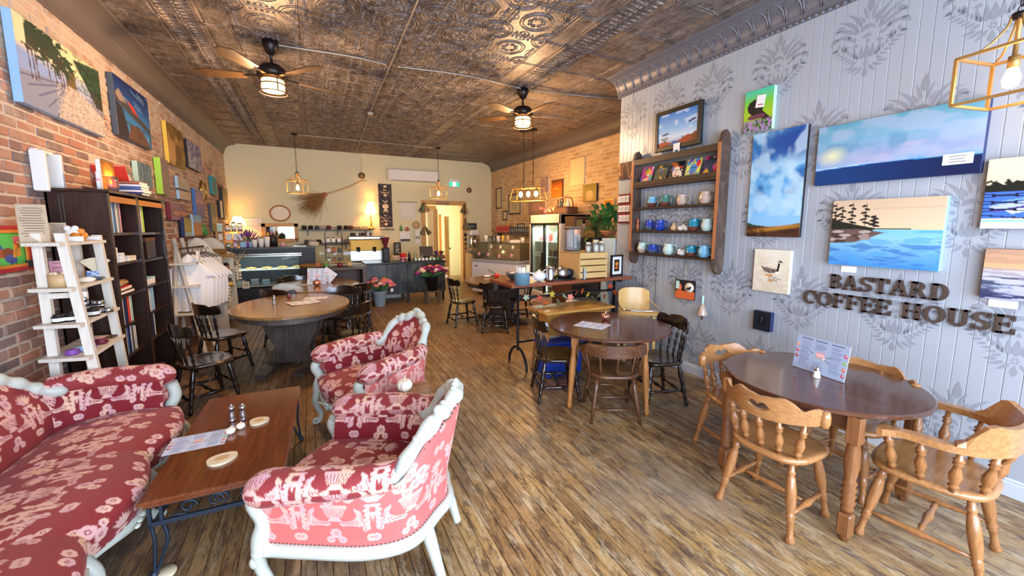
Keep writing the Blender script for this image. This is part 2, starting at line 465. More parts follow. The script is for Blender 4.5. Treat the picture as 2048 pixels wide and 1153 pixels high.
def pscore(p):
    xx, a, b_, _ = p; yy = max(a, 1.3)
    if b_ < 1.2 or xx < -1.3 + .0 * yy: return 99
    if xx > .5 and yy < .45 * xx - .2: yy = min(b_, .5 * xx + .3)
    return math.hypot(xx, yy)
pl.sort(key=pscore)
pm = MB().m('floor_plank'); pm.add(*plank_v(1.0)); plank_me = pm.mesh('plank')
for (xx, a, b_, dz) in pl[:300]:
    child('plank', plank_me, fl, (xx, a, dz), 0, (1, b_ - a - .0015, 1))
far = MB().m('floor_plank_far')
for (xx, a, b_, dz) in pl[300:]:
    V, F = plank_v(b_ - a - .0015); far.at((xx, a, dz)).add(V, F)
o = far.obj('plank_field', fl); o['kind'] = 'stuff'

# ---- brick walls
def brickmat(key, island, cols, wash, washc, hi=0.):
    m = bpy.data.materials.new(key); nt, N, L, b = nodes(m)
    r = rnd(N, L, island)
    base = ramp(N, [(k / (len(cols) - 1), c) for k, c in enumerate(cols)]); L.new(r, base.inputs['Fac'])
    n1 = pos_noise(N, L, (22, 22, 22), 5, .65)
    c = rgbmix(N, L, mapr(N, L, n1, .35, .7, 0., .35), base.outputs['Color'], '#8c7468')
    w = pos_noise(N, L, (2.2, 2.2, 3.0), 6, .7)
    g = N.new('ShaderNodeNewGeometry'); sx = N.new('ShaderNodeSeparateXYZ'); L.new(g.outputs['Position'], sx.inputs[0])
    up = mapr(N, L, sx.outputs['Z'], 2.0, 3.1, 0., hi)
    ad = N.new('ShaderNodeMath'); ad.operation = 'ADD'; L.new(w, ad.inputs[0]); L.new(up, ad.inputs[1])
    c = rgbmix(N, L, mapr(N, L, ad.outputs[0], .62 - wash, .80 - wash, 0., .72), c, washc)
    L.new(c, b.inputs['Base Color']); b.inputs['Roughness'].default_value = .85; b.inputs['Specular IOR Level'].default_value = .25
    setbump(N, L, b, n1, .5, .012); MATS[key] = m
LB = ['#8a6c62', '#b07e68', '#bf8c70', '#967c74', '#786862', '#b48a74', '#a68474', '#c79c80']
for nm, isl in (('brick_left', 0), ('brick_left_far', 1)): brickmat(nm, isl, LB, .0, '#cfc0ac', .30)
RB = ['#cfae86', '#d8ba92', '#dfc49e', '#c09c74', '#d4b48a', '#c8a47a']
for nm, isl in (('brick_back', 0), ('brick_back_far', 1)): brickmat(nm, isl, RB, .06, '#dcbf90', .1)
plain('mortar_left', '#c8b9a6', .9, noise=.2, nscale=14, bump=.5)
plain('mortar_back', '#dcc59c', .9, noise=.2, nscale=14, bump=.5)
def brick_me(key):
    out = []
    for k in range(4):
        b = MB().m(key).box((0, 0, 0), (.03, .203, .061), bev=.006)
        V = b.v[0]; V[:, 1:] += RNG.normal(size=(len(V), 2)) * .0022; out.append(b)
    return out
def brick_wall(wname, xw, sgn, y0, y1, z0, z1, key, mort, score):
    w = struct(MB().m(mort).box((xw - sgn * .1, (y0 + y1) / 2, (z0 + z1) / 2), (.2, y1 - y0, z1 - z0)), wname)
    protos = brick_me(key); mes = [b.mesh('brick') for b in protos]; fp = brick_me(key + '_far')
    bl = []; row = 0; z = z0 + .04
    while z < z1:
        y = y0 + (.109 if row % 2 else 0) + .05
        while y < y1 - .03:
            head = row % 6 == 5
            st = .109 if head else .218
            bl.append((y + st / 2, z + RNG.normal() * .0018, .5 if head else 1., sgn * (.002 + RNG.normal() * .003)))
            y += st
        z += .0765; row += 1
    bl.sort(key=score)
    for k, (y, z, s, dx) in enumerate(bl[:300]):
        child('brick', mes[k % 4], w, (xw + dx - sgn * .010, y, z), 0, (1, s * .96 if s < 1 else 1, 1))
    far = MB().m(key + '_far')
    for k, (y, z, s, dx) in enumerate(bl[300:]):
        V = fp[k % 4].v[0] * np.array([1, s * .96 if s < 1 else 1, 1]); far.at((xw + dx - sgn * .010, y, z)).add(V, fp[k % 4].f)
    o = far.obj('brick_field', w); o['kind'] = 'stuff'
    return w
brick_wall('wall_left', XL, 1, -1.3, YF, 0., 3.5, 'brick_left', 'mortar_left', lambda b: abs(b[0] - 3.2) if b[0] > 3.25 and b[1] > .95 and b[0] * .62 + .9 > 0 else 50 + abs(b[0] - 3.2))
brick_wall('wall_back_right', XB, -1, 4.4, YF, 0., 3.5, 'brick_back', 'mortar_back', lambda b: (b[0] if b[0] > 5.5 and b[1] > 1.35 else 50 + b[0]))

# ---- beadboard wall on the right
plain('board_grey', '#a7aeb4', .36, spec=.5, noise=.04, nscale=3)
plain('stencil_grey', '#8f959d', .45)
plain('base_white', '#c9d2de', .4)
gw = struct(MB().m('gap_dark').box(((XR + .02 + 4.9) / 2, 1.53, 1.75), (4.9 - XR - .02, 5.66, 3.5)), 'wall_right')
BW = .0753
def board_me(key):
    w, t, e = BW / 2 - .0004, .02, .0032
    P = [(-w, 0), (-w, -t + e), (-w + e, -t), (w - e, -t), (w, -t + e), (w, 0)]
    V = [(x_, y_, z_) for z_ in (0.0, 3.5) for y_, x_ in P]
    return MB().m(key).add(V, [(k, k + 1, k + 7, k + 6) for k in range(5)] + [(0, 1, 2, 3, 4, 5), (6, 11, 10, 9, 8, 7)]).mesh('plank')
bme = board_me('board_grey')
y = 4.36 - BW / 2
while y > -1.25:
    child('plank', bme, gw, (XR + .02 - RNG.random() * .0012, y, 0)); y -= BW
struct(MB().m('base_white').box((XR - .008, 1.55, .05), (.022, 5.6, .10), bev=.004).box((XR - .006, 1.55, .11), (.014, 5.6, .02), bev=.005), 'baseboard_right')

def leaf(x, y, ang, ln, wd, bend=0., n=7, tip=.6):
    t = np.linspace(0, 1, n); a = ang + bend * t
    px = x + np.concatenate([[0], np.cumsum(np.cos((a[1:] + a[:-1]) / 2) * ln / (n - 1))]); py = y + np.concatenate([[0], np.cumsum(np.sin((a[1:] + a[:-1]) / 2) * ln / (n - 1))])
    w = wd * np.sin(pi * t ** tip) * .5 + wd * .03
    nx, ny = -np.sin(a), np.cos(a)
    return [(px[i] + nx[i] * w[i], py[i] + ny[i] * w[i]) for i in range(n)] + [(px[i] - nx[i] * w[i], py[i] - ny[i] * w[i]) for i in range(n - 1, -1, -1)]
def motif():
    S = []
    def sym(*a, **k):
        p = leaf(*a, **k); S.append(p); S.append([(-x, y) for x, y in p][::-1])
    S.append(leaf(0, .30, R(90), .20, .075)); sym(.028, .21, R(84), .19, .032, -.45); sym(.05, .18, R(72), .12, .026, -.5)
    for x, y, a, l in ((.075, .13, 72, .30), (.115, .11, 58, .31), (.15, .08, 44, .29), (.18, .045, 30, .24)): sym(x, y, R(a), l, .044, -.75)
    sym(.285, .20, R(38), .13, .055, -2.3); sym(.335, .06, R(42), .13, .055, -2.5); sym(.33, -.05, R(10), .08, .04, -1.)
    S.append(leaf(-.085, .075, R(75), .21, .055, -2.6)); S.append(leaf(-.055, -.01, R(75), .13, .046, -2.6)); S.append(leaf(0, -.07, R(90), .055, .036))
    sym(.115, .07, R(60), .08, .05); sym(.13, -.0, R(20), .08, .046); sym(.21, .02, R(75), .07, .04); sym(.10, -.07, R(-10), .075, .042)
    for a in range(0, 360, 72): sym(.25, -.07, R(a + 20), .055, .03)
    S.append(leaf(0, -.27, R(90), .18, .07)); sym(.048, -.26, R(76), .17, .046, .35); sym(.10, -.245, R(60), .16, .042, .5)
    for k in range(7):
        t = .12 + .135 * k; x, y = .07 + .29 * t, -.285 + .25 * t ** 1.3; a = math.atan2(.325 * t ** .3, .29)
        sym(x, y, a - R(55), .085, .028); sym(x - .01, y + .018, a + R(48), .065, .024)
    for a in range(0, 360, 60): S.append(leaf(.012 * math.cos(R(a)), -.315 + .012 * math.sin(R(a)), R(a), .03, .016))
    S.append(leaf(0, -.36, R(-90), .125, .055, tip=1.4)); sym(.038, -.345, R(-62), .13, .032, .6); sym(.08, -.335, R(-42), .13, .032, .7); sym(.13, -.315, R(-30), .12, .03, .7)
    return S
MOT = motif()
sm = MB().m('stencil_grey')
for p in MOT:
    p = [(-x * .56, y_ * .60) for x, y_ in p]
    V = [(0, a, b_) for a, b_ in p]; n_ = len(p) // 2
    sm.add(V, [(i, i + 1, len(p) - 2 - i, len(p) - 1 - i) for i in range(n_ - 1)])
sme = sm.mesh('stencil_motif')
lat = [(3.14, [4.12, 3.54, 2.96, 2.29, 1.64, 1.0]), (2.46, [3.88, 3.22, 2.57, 1.93, 1.28, .62]), (1.79, [3.54, 3.02, 2.3, 1.64, .98]),
       (1.06, [3.82, 3.17, 2.60, 1.95, 1.29, .71]), (.36, [3.5, 2.95, 2.26, 1.6, .93])]
for z, ys in lat:
    for y in ys: child('stencil_motif', sme, gw, (XR - .0018, y, z))

# ---- far wall with its doorway, the hall behind it, the shop front behind the camera
plain('wall_cream', '#dcd9b4', .7, noise=.03, nscale=2)
D0, D1, DZ = 3.0, 4.17, 2.36
fw_ = MB().m('wall_cream')
fw_.box(((XL - .2 + D0) / 2, YF + .08, 1.9), (D0 - XL + .2, .16, 3.8)).box(((D1 + 5.4) / 2, YF + .08, 1.9), (5.4 - D1, .16, 3.8)).box(((D0 + D1) / 2, YF + .08, (DZ + 3.8) / 2), (D1 - D0, .16, 3.8 - DZ))
struct(fw_, 'wall_far')
hw = MB().m('wall_cream').box((2.2, 12.6, 1.3), (.1, 1.5, 2.7)).box((4.9, 12.6, 1.3), (.1, 1.5, 2.7)).box((3.5, 13.35, 1.3), (2.8, .1, 2.7)).box((3.5, 12.6, 2.66), (2.8, 1.7, .06))
struct(hw, 'wall_hall')
struct(MB().m('floor_plank_far').box((3.55, 12.6, -.015), (2.7, 1.4, .03)), 'floor_hall')
fr_ = MB().m('wall_cream').box((1.7, -1.4, .22), (7.2, .12, .44)).box((1.7, -1.4, 3.35), (7.2, .12, .8))
for xx in (-1.75, 1.0, 3.78): fr_.box((xx, -1.4, 1.7), (.22, .14, 2.6))
struct(fr_, 'wall_front')
# ---- pressed-tin ceiling
def tinmat(key):
    m = bpy.data.materials.new(key); nt, N, L, b = nodes(m)
    s1 = pos_noise(N, L, (5, 9, 5), 6, .7, .8)
    s2 = pos_noise(N, L, (34, 8, 20), 4, .7, .6)
    c = rgbmix(N, L, mapr(N, L, s1, .36, .66), '#453b38', '#857a72')
    c = rgbmix(N, L, mapr(N, L, s2, .46, .66, 0., .75), c, '#a39486')
    s3 = pos_noise(N, L, (2.5, 3.5, 3), 4, .6)
    c = rgbmix(N, L, mapr(N, L, s3, .55, .7, 0., .6), c, '#4a3f3c')
    L.new(c, b.inputs['Base Color']); b.inputs['Metallic'].default_value = .25; b.inputs['Roughness'].default_value = .45
    fine = pos_noise(N, L, (40, 40, 40), 3, .6); setbump(N, L, b, fine, .35, .012); MATS[key] = m
tinmat('tin')
ce = struct(MB().m('tin').box((1.67, 5.2, ZC + .06), (7.3, 13.4, .08)), 'ceiling')
T = .592
def tin_plain(w):
    b = MB().m('tin').box((0, 0, 0), (w - .004, T - .004, .012), bev=.004)
    for s_ in (-1, 1):
        b.tube([(s_ * (w / 2 - .02), -T / 2, -.004), (s_ * (w / 2 - .02), T / 2, -.004)], .007, 5)
        b.tube([(-w / 2, s_ * (T / 2 - .02), -.004), (w / 2, s_ * (T / 2 - .02), -.004)], .007, 5)
    return b
def tin_field():
    b = tin_plain(T)
    for (cx, cy) in ((0, 0), (-T / 2, -T / 2), (T / 2, -T / 2), (-T / 2, T / 2), (T / 2, T / 2)):
        full = cx == 0
        a0 = 0 if full else {(-1, -1): 0, (1, -1): 90, (1, 1): 180, (-1, 1): 270}[(int(np.sign(cx)), int(np.sign(cy)))]
        arc = (0, 2 * pi) if full else (R(a0), R(a0 + 90))
        for rr, t in ((.165, .011), (.135, .010)):
            b.ring((cx, cy, -.005), rr, t, 20 if full else 7, 4, arc=arc)
        for a in range(0, 360, 45):
            if full or a0 < a < a0 + 90: 
                px, py = cx + .07 * math.cos(R(a)), cy + .07 * math.sin(R(a)); b.ball((px, py, -.005), (.03, .03, .012), 5, 4)
    for (sx, sy) in ((1, 0), (-1, 0), (0, 1), (0, -1)):
        for k in range(-2, 3): b.ball((sx * .245 + sy * k * .045, sy * .245 + sx * k * .045, -.005), (.018, .018, .012), 5, 4)
        b.ring((sx * .25, sy * .25, -.005), .05, .006, 10, 4)
    return b
def tin_rib(w):
    b = tin_plain(w)
    for k in range(9):
        yy = -T / 2 + (k + .5) * T / 9
        b.tube([(-w / 2 + .05, yy, -.004), (-.03, yy, -.010)], [.013, .009], 4); b.tube([(w / 2 - .05, yy, -.004), (.03, yy, -.010)], [.013, .009], 4)
        b.ball((0, yy, -.006), (.022, .02, .014), 5, 4)
    return b
bands = [(-1.575, .43, 'p'), (-1.18, .36, 'p'), (-.92, .0, ''),]
colsx = [(-1.49, .60, 'p'), (-1.01, .36, 'r'), (-.715, .23, 'p')] + [(-.6 + T * (k + .5), T, 'f') for k in range(5)] + [(2.47, .22, 'p'), (2.765, .37, 'r'), (3.21, .52, 'p'), (3.73, .52, 'p'), (4.25, .52, 'p'), (4.78, .54, 'p')]
cache = {}
for cx, w, kd in colsx:
    key = (kd, round(w, 3))
    if key not in cache:
        cache[key] = {'p': lambda: tin_plain(w), 'r': lambda: tin_rib(w), 'f': tin_field}[kd]().mesh('tin_panel')
    y = .9 + T / 2
    while y < YF:
        if not (cx > XR and y < 3.9): child('panel', cache[key], ce, (cx, y, ZC + .012))
        y += T
# ---- crown coves
plain('crown_brown', '#6a5f59', .45, noise=.08, nscale=8)
plain('crown_grey', '#6f7078', .42, metal=.2)
def cove(xw, sgn, y0, y1, key, zb=3.45, dx=.24):
    a = np.linspace(0, pi / 2, 9)
    prof = [(0, zb - .03), (.018, zb - .03), (.022, zb), (.03, zb + .005)] + [(.03 + (dx - .03) * (1 - math.cos(t)), zb + .012 + (ZC - zb - .03) * math.sin(t)) for t in a] + [(dx + .012, ZC - .012), (dx + .012, ZC + .03), (0, ZC + .03)]
    b = MB().m(key)
    V = [(xw + sgn * x_, y_, z_) for y_ in (y0, y1) for x_, z_ in prof]; n_ = len(prof)
    F = [(k, (k + 1) % n_, n_ + (k + 1) % n_, n_ + k) for k in range(n_)] + [tuple(range(n_))[::-1], tuple(range(n_, 2 * n_))]
    return b.add(V, [f[::sgn] if sgn < 0 else f for f in F])
c1 = struct(cove(XL, 1, -1.3, YF, 'crown_brown'), 'trim_1')
struct(cove(XB, -1, 4.36, YF, 'crown_brown'), 'trim_2')
c3 = struct(cove(XR, -1, -1.3, 4.40, 'crown_grey', 3.47, .22), 'trim_3')
pb = MB().m('crown_grey')
cvo = lambda z_: .03 + .19 * (1 - math.sqrt(max(0, 1 - min(1, max(0, (z_ + .033) / .17)) ** 2)))
for a, l in ((90, .1), (68, .1), (112, .1), (45, .085), (135, .085), (25, .06), (155, .06)):
    q = leaf(0, 0, R(a), l, .022)
    pb.add([(.034 - cvo(z_) - .005, y_, z_) for y_, z_ in q], [(i, i + 1, len(q) - 2 - i, len(q) - 1 - i) for i in range(6)])
pb.tube([(.032 - cvo(z_), y_, z_) for y_, z_ in ((-.062, -.02), (-.062, .03), (-.06, .07), (-.045, .105), (0, .122), (.045, .105), (.06, .07), (.062, .03), (.062, -.02))], .007, 5)
pme = pb.mesh('crown_palmette')
bd = MB().m('crown_grey').ball((0, 0, 0), (.012, .02, .014), 6, 5).mesh('crown_bead')
y = 4.3
while y > .8:
    child('crown_palmette', pme, c3, (XR - .034, y, 3.515)); y -= .142
y = 4.36
while y > .9:
    child('crown_bead', bd, c3, (XR - .024, y, 3.452)); y -= .05
# ---- door trim and hall fittings
wood('pine', '#b98a4c', '#d8ac68', .5, axis=2, scale=5)
wood('pine_h', '#b98a4c', '#d8ac68', .5, axis=0, scale=5)
dt = MB().m('pine').box((D0 - .05, YF - .015, DZ / 2), (.13, .05, DZ)).box((D1 + .05, YF - .015, DZ / 2), (.13, .05, DZ)).m('pine_h').box(((D0 + D1) / 2, YF - .02, DZ + .06), (D1 - D0 + .24, .06, .13))
dt.m('pine').box((D0 + .01, YF + .08, DZ / 2), (.02, .18, DZ)).box((D1 - .01, YF + .08, DZ / 2), (.02, .18, DZ))
dtf = struct(dt, 'trim_4')
hd = thing('hall_door', 'yellow pine panel door standing open in the hall beyond the doorway', 'door', (3.86, 12.35, 0), R(62))
MB().m('pine').box((0, 0, 1.02), (.62, .035, 2.04)).obj('door_leaf', hd)
for zc, hh in ((1.5, .85), (.55, .8)):
    for xs in (-.15, .15): MB().m('pine').box((xs, -.022, zc), (.2, .012, hh), bev=.005).obj('door_panel', hd)
k_ = MB().m('grey').box((.26, -.02, 1.0), (.03, .01, .12)).obj('lock_plate', hd); MB().m('grey').ball((.25, -.05, 1.0), .03).obj('knob', k_)
struct(MB().m('pine').box((3.40, 11.98, 1.1), (.09, .14, 2.3)).box((3.62, 12.3, 1.05), (.09, .05, 2.1)).box((3.05, 12.02, 2.28), (.75, .05, .14)), 'trim_5')
plain('day_glass', '#fff6e6', .3, emit=3.5)
wn = MB().m('pine').box((2.27, 12.35, 1.2), (.05, .9, 2.1))
w1 = struct(wn, 'window_1'); MB().m('day_glass').box((2.30, 12.35, 1.2), (.012, .76, 1.95)).obj('pane', w1)
plain('curtain', '#efe0b8', .8)
cu = MB().m('curtain')
s_ = np.linspace(0, 1, 50)
cu.grid(np.stack([np.stack([3.12 + .24 * s_, 12.0 + .02 * np.sin(s_ * 40), np.full(50, z)], 1) for z in (2.25, 1.2, .1)]))
tag(cu.obj('curtain'), 'pale yellow curtain hanging in the hall beyond the doorway', 'curtain')
# ------------------------------------------------------------------ tables and chairs
wood('oak', '#94643a', '#b6844f', .28, axis=0, scale=5, coat=.4)
wood('oak_z', '#8c5c34', '#ae7a48', .28, axis=2, scale=5, coat=.4)
wood('dark_wood', '#120d0a', '#261a12', .2, axis=2, scale=5, coat=.6)
wood('dark_seat', '#18110b', '#2c1f13', .22, axis=0, scale=4, coat=.5, wear='#7d5c30', wearamt=.75)
wood('brown_wood', '#3f2617', '#6b452b', .3, axis=0, scale=5, coat=.4, wear='#8e6844', wearamt=.4)
wood('walnut_top', '#4a2c1d', '#5f3a27', .22, axis=1, scale=3, coat=.5)
wood('cherry_top', '#4c2714', '#6d3a1e', .2, axis=0, scale=3, coat=.5)
wood('worn_top', '#6a4c2e', '#a07a4a', .24, axis=0, scale=3, coat=.5, wear='#a5834f', wearamt=.5)
wood('stained_grey', '#3b332e', '#5d5149', .4, axis=2, scale=4, wear='#756557', wearamt=.4)
wood('table_leg', '#94602f', '#bb8146', .3, axis=2, scale=5, coat=.3)
plain('iron', '#24262b', .45, metal=.6, bump=.1, nscale=60)
plain('steel', '#b9bcc0', .25, metal=1.)
plain('chrome', '#d8dadd', .1, metal=1.)

LEG_OAK = [(0, .014), (.10, .016), (.13, .022), (.16, .015), (.2, .021), (.35, .027), (.5, .026), (.6, .021), (.64, .018), (.66, .024), (.69, .018), (.72, .023), (.74, .017), (.8, .015), (.9, .017), (.955, .024), (.985, .022), (1, .016)]
LEG_DARK = [(0, .013), (.1, .016), (.2, .022), (.3, .024), (.4, .019), (.44, .023), (.47, .017), (.55, .021), (.66, .024), (.74, .016), (.77, .022), (.8, .015), (.88, .016), (.95, .021), (1, .015)]
LEG_PLAIN = [(0, .015), (.3, .020), (.6, .020), (1, .013)]
SP_OAK = [(0, .010), (.12, .014), (.16, .022), (.2, .013), (.28, .021), (.42, .025), (.55, .017), (.66, .012), (.70, .021), (.75, .014), (.79, .022), (.83, .013), (1, .010)]
SP_DARK = [(0, .008), (.12, .010), (.2, .016), (.3, .009), (.42, .014), (.5, .017), (.6, .010), (.72, .015), (.8, .016), (.88, .009), (1, .008)]
SP_PLAIN = [(0, .009), (.4, .012), (.8, .009), (1, .008)]
ST = [(0, .009), (.15, .012), (.2, .016), (.24, .011), (.4, .016), (.5, .022), (.6, .016), (.76, .011), (.8, .016), (.85, .012), (1, .009)]
ST_PL = [(0, .009), (.5, .012), (1, .009)]
def seat_mb(key, w, d, z, t=.042, dish=.012, p=3.2, taper=.08):
    b = MB().m(key); a = np.linspace(0, 2 * pi, 36, endpoint=False)
    def outline(sc):
        c, s_ = np.cos(a), np.sin(a); r = (np.abs(c) ** p + np.abs(s_) ** p) ** (-1 / p)
        x = r * c * w / 2; y = r * s_ * d / 2; x = x * (1 - taper * (y / (d / 2)) )
        return np.stack([x * sc, y * sc], 1)
    rings = [(.0, z - dish), (.5, z - dish * .95), (.78, z - dish * .35), (.90, z), (.97, z - .003), (1.0, z - .014), (.985, z - .03), (.9, z - t), (0.0, z - t)]
    P = np.array([np.concatenate([outline(sc), np.full((36, 1), zz)], 1) for sc, zz in rings])
    return b.grid(P.transpose(1, 0, 2), cu=True, flip=False)
def crest_shape(kind):
    # returns columns (s, ranges) in units: s in [-1,1] along the rail, t in metres
    out = []
    for s in np.linspace(-1, 1, 45):
        a = abs(s)
        if kind == 'heart':
            top = .135 - .02 * a + .016 * math.exp(-((a - .42) / .14) ** 2) - .03 * math.exp(-((a - .72) / .10) ** 2) - (.05 * max(0, (a - .93) / .07) ** 2) - .01 * math.exp(-(s / .10) ** 2)
            bot = .0 + .025 * a ** 2 + .035 * max(0, (a - .93) / .07) ** 2
            if a < .23:
                u = a / .23; hb = .046 + .018 * u ** 2.4; ht = .078 + .016 * math.sin(pi * min(1, u)) - .011 * u ** 4
                out.append((s, [(bot, min(hb, ht - .003)), (ht, top)])); continue
        elif kind == 'dark':
            top = .122 + .014 * math.exp(-(s / .45) ** 2) - .02 * math.exp(-((a - .62) / .13) ** 2) - .04 * max(0, (a - .92) / .08) ** 2
            bot = .012 - .012 * math.cos(pi * s) * .5 + .02 * max(0, (a - .92) / .08) ** 2
        elif kind == 'captain':
            top = .035 + .075 * (1 / (1 + math.exp((a - .50) * 22))); bot = 0.
        else:
            top = .04 + .10 * (1 / (1 + math.exp((a - .40) * 30))) + .03 * math.exp(-((a - .36) / .08) ** 2) ; bot = 0.
        out.append((s, [(bot, top)]))
    return out
def chair_parts(t, st):
    """one chair facing local -y, origin on the floor under the seat centre"""
    w, d, sz = st['w'], st['d'], st['sz']; km, ks, kl = st['m'], st['seat'], st['legm']
    seat_mb(ks, w, d, sz, dish=.010).obj('seat', t)
    lp = {}
    for sx in (-1, 1):
        for sy in (-1, 1):
            top = (sx * w * .33, sy * d * .33, sz - .03); ft = (sx * w * .46, sy * d * (.50 if sy > 0 else .47), 0)
            MB().m(kl).turn(top, ft, st['leg']).obj('leg', t); lp[sx, sy] = (np.array(top), np.array(ft))
    pt = lambda sx, sy, z: lp[sx, sy][0] + (lp[sx, sy][1] - lp[sx, sy][0]) * (sz - .03 - z) / (sz - .03)
    for sx in (-1, 1): MB().m(kl).turn(pt(sx, -1, .15), pt(sx, 1, .15), st['st'], 8).obj('stretcher', t)
    ml, mr = (pt(-1, -1, .15) + pt(-1, 1, .15)) / 2, (pt(1, -1, .15) + pt(1, 1, .15)) / 2
    MB().m(kl).turn(ml, mr, st['st'], 8).obj('stretcher', t)
    if st.get('two'):
        MB().m(kl).turn(pt(-1, -1, .2), pt(1, -1, .2), st['st'], 8).obj('stretcher', t); MB().m(kl).turn(pt(-1, 1, .12), pt(1, 1, .12), st['st'], 8).obj('stretcher', t)
    cz, cw = st['cz'], st['cw']
    kind = st['crest']; th = st.get('th', .022)
    if kind in ('heart', 'dark'):
        yb = d * st.get('yb', .56); cv = st['curve']
        def f(s, t_, side):
            lean = .10 * t_ + (.03 if kind == 'heart' else .0) * 0
            return (s * cw / 2, yb - cv * s * s + (th if side else 0) * (1 - .0) + lean, cz + t_)
        MB().m(km).cols(crest_shape(kind), f).obj('crest_rail', t)
        if kind == 'heart':
            for sx in (-1, 1): MB().m(km).turn((sx * cw / 2 * .99, yb - cv + .014, cz + .018), (sx * cw / 2 * .99, yb - cv + .014, cz + .105), [(0, .02), (.3, .026), (.7, .026), (1, .02)]).obj('crest_end', t)
        for k in range(st['ns']):
            s = -1 + 2 * (k + .5) / st['ns']; s *= st.get('ss', .94)
            a = s * .9; bx, by = w * .47 * math.sin(a) / math.sin(.9), d * .40 * (1 - .38 * (abs(s) ** 2.2))
            MB().m(kl).turn((bx, by, sz - .006), (s * cw / 2, yb - cv * s * s + .012, cz + .015), st['sp'], 8).obj('spindle', t)
    else:
        # horseshoe arm rail with a raised back
        n = 45; cs = crest_shape(kind); ax, ay = cw / 2, d * .50
        def path(s):
            q = abs(s)
            if q < .62:
                a = s / .62 * (pi / 2); return np.array([ax * math.sin(a), ay * .12 + ay * .98 * math.cos(a) * 1.0, 0]), np.array([math.sin(a), math.cos(a), 0])
            u = (q - .62) / .38; sg = 1 if s > 0 else -1
            return np.array([sg * (ax + .02 * u * u), ay * .12 - u * d * .42, 0]), np.array([sg, 0, 0.])
        def f(s, t_, side):
            p, nn = path(s); q = abs(s)
            hw = .026 + (.016 * math.exp(-((q - .95) / .06) ** 2))
            if t_ > .05: hw = .013
            p = p + nn * (hw if side else -hw) + nn * .22 * max(0, t_ - .04); return (p[0], p[1], cz + t_ + (-.012 * max(0, q - .8) / .2))
        low = [(s, [(0., min(.034, r[0][1]))]) for s, r in cs]
        MB().m(km).cols(low, f).obj('arm_rail', t)
        hi = [(s, [(.034, r[0][1])]) for s, r in cs if r[0][1] > .045]
        MB().m(km).cols(hi, f).obj('crest_rail', t)
        for k in range(st['ns']):
            s = -.93 + 1.86 * k / (st['ns'] - 1)
            p, nn = path(s); 
            bx = max(-w * .46, min(w * .46, p[0] * .86)); by = min(d * .42, p[1] * .86)
            MB().m(kl).turn((bx, by, sz - .008), (p[0], p[1], cz + .004), st['sp'], 8).obj('spindle', t)
    return t
S_OAK = dict(w=.44, d=.42, sz=.45, m='oak', seat='oak', legm='oak_z', leg=LEG_OAK, sp=SP_OAK, st=ST, crest='heart', cz=.645, cw=.53, curve=.13, ns=5, th=.022, yb=.52)
S_ARM = dict(w=.50, d=.46, sz=.45, m='oak', seat='oak', legm='oak_z', leg=LEG_OAK, sp=SP_OAK, st=ST, crest='arm', cz=.665, cw=.60, ns=9)
S_DARK = dict(w=.45, d=.42, sz=.44, m='dark_wood', seat='dark_seat', legm='dark_wood', leg=LEG_DARK, sp=SP_DARK, st=ST, crest='dark', cz=.70, cw=.52, curve=.085, ns=5, two=True, yb=.50)
S_BROWN = dict(w=.46, d=.44, sz=.43, m='brown_wood', seat='brown_wood', legm='brown_wood', leg=LEG_PLAIN, sp=SP_PLAIN, st=ST_PL, crest='captain', cz=.60, cw=.54, ns=9, two=True)
FC = lambda deg: R(deg + 90)   # heading (degrees from +x) that the seat faces
def chair(name, label, st, loc, deg, group=None):
    return chair_parts(thing(name, label, 'chair', (*loc, 0), FC(deg), group), st)
oakA = chair('captain_chair', 'oak chair with a heart cutout, its back to the viewer, beside the bare table leg', S_OAK, (2.41, 1.27), 3, 'oak chairs at the round table by the lettered wall')
dup(oakA, (2.78, 1.74, 0), FC(-105), 'oak heart-cutout chair on the far side of the table, by the black-chaired table', None)
dup(oakA, (3.15, 1.22, 0), FC(176), 'oak heart-cutout chair between the table and the grey wall, behind the standing menu')
chair('captain_armchair', 'oak captain armchair with curved arms, nearest the viewer at the round table', S_ARM, (2.88, .74), 97, 'oak chairs at the round table by the lettered wall')
dk = chair('spindle_chair', 'black spindle chair beside the sofa arm and the bookcase', S_DARK, (-1.0, 4.62), 30, 'black spindle chairs')
for loc, deg, lb in [((-1.03, 5.66), 38, 'black spindle chair in front of the white t-shirts, second from the bookcase'),
                     ((.33, 4.95), 145, 'black spindle chair right of the oval pedestal table, behind the far armchair'),
                     ((.30, 6.12), -118, 'black spindle chair between the two pedestal tables, its worn seat half hidden'),
                     ((-.42, 6.55), 62, 'black spindle chair at the rear pedestal table, its back above the salt shaker'),
                     ((.50, 6.62), 120, 'black spindle chair right of the rear pedestal table, by the pink flower bucket'),
                     ((-.32, 7.9), -70, 'black spindle chair behind the rear pedestal table, before the pastry case'),
                     ((2.27, 6.46), 3, 'black spindle chair with a side view, left of the table by the freezer'),
                     ((2.62, 5.82), 64, 'black spindle chair with its back to the viewer, at the table by the freezer'),
                     ((3.32, 6.28), 168, 'black spindle chair right of the table by the freezer, behind the bar post'),
                     ((2.13, 3.25), -20, 'black spindle chair left of the round table with the copper pumpkin'),
                     ((2.97, 2.72), 163, 'black spindle chair against the grey wall, right of the copper pumpkin table')]:
    dup(dk, (*loc, 0), FC(deg), lb)
chair('low_back_chair', 'brown low-back chair with a curved rail, in front of the copper pumpkin table', S_BROWN, (2.36, 2.68), 62)

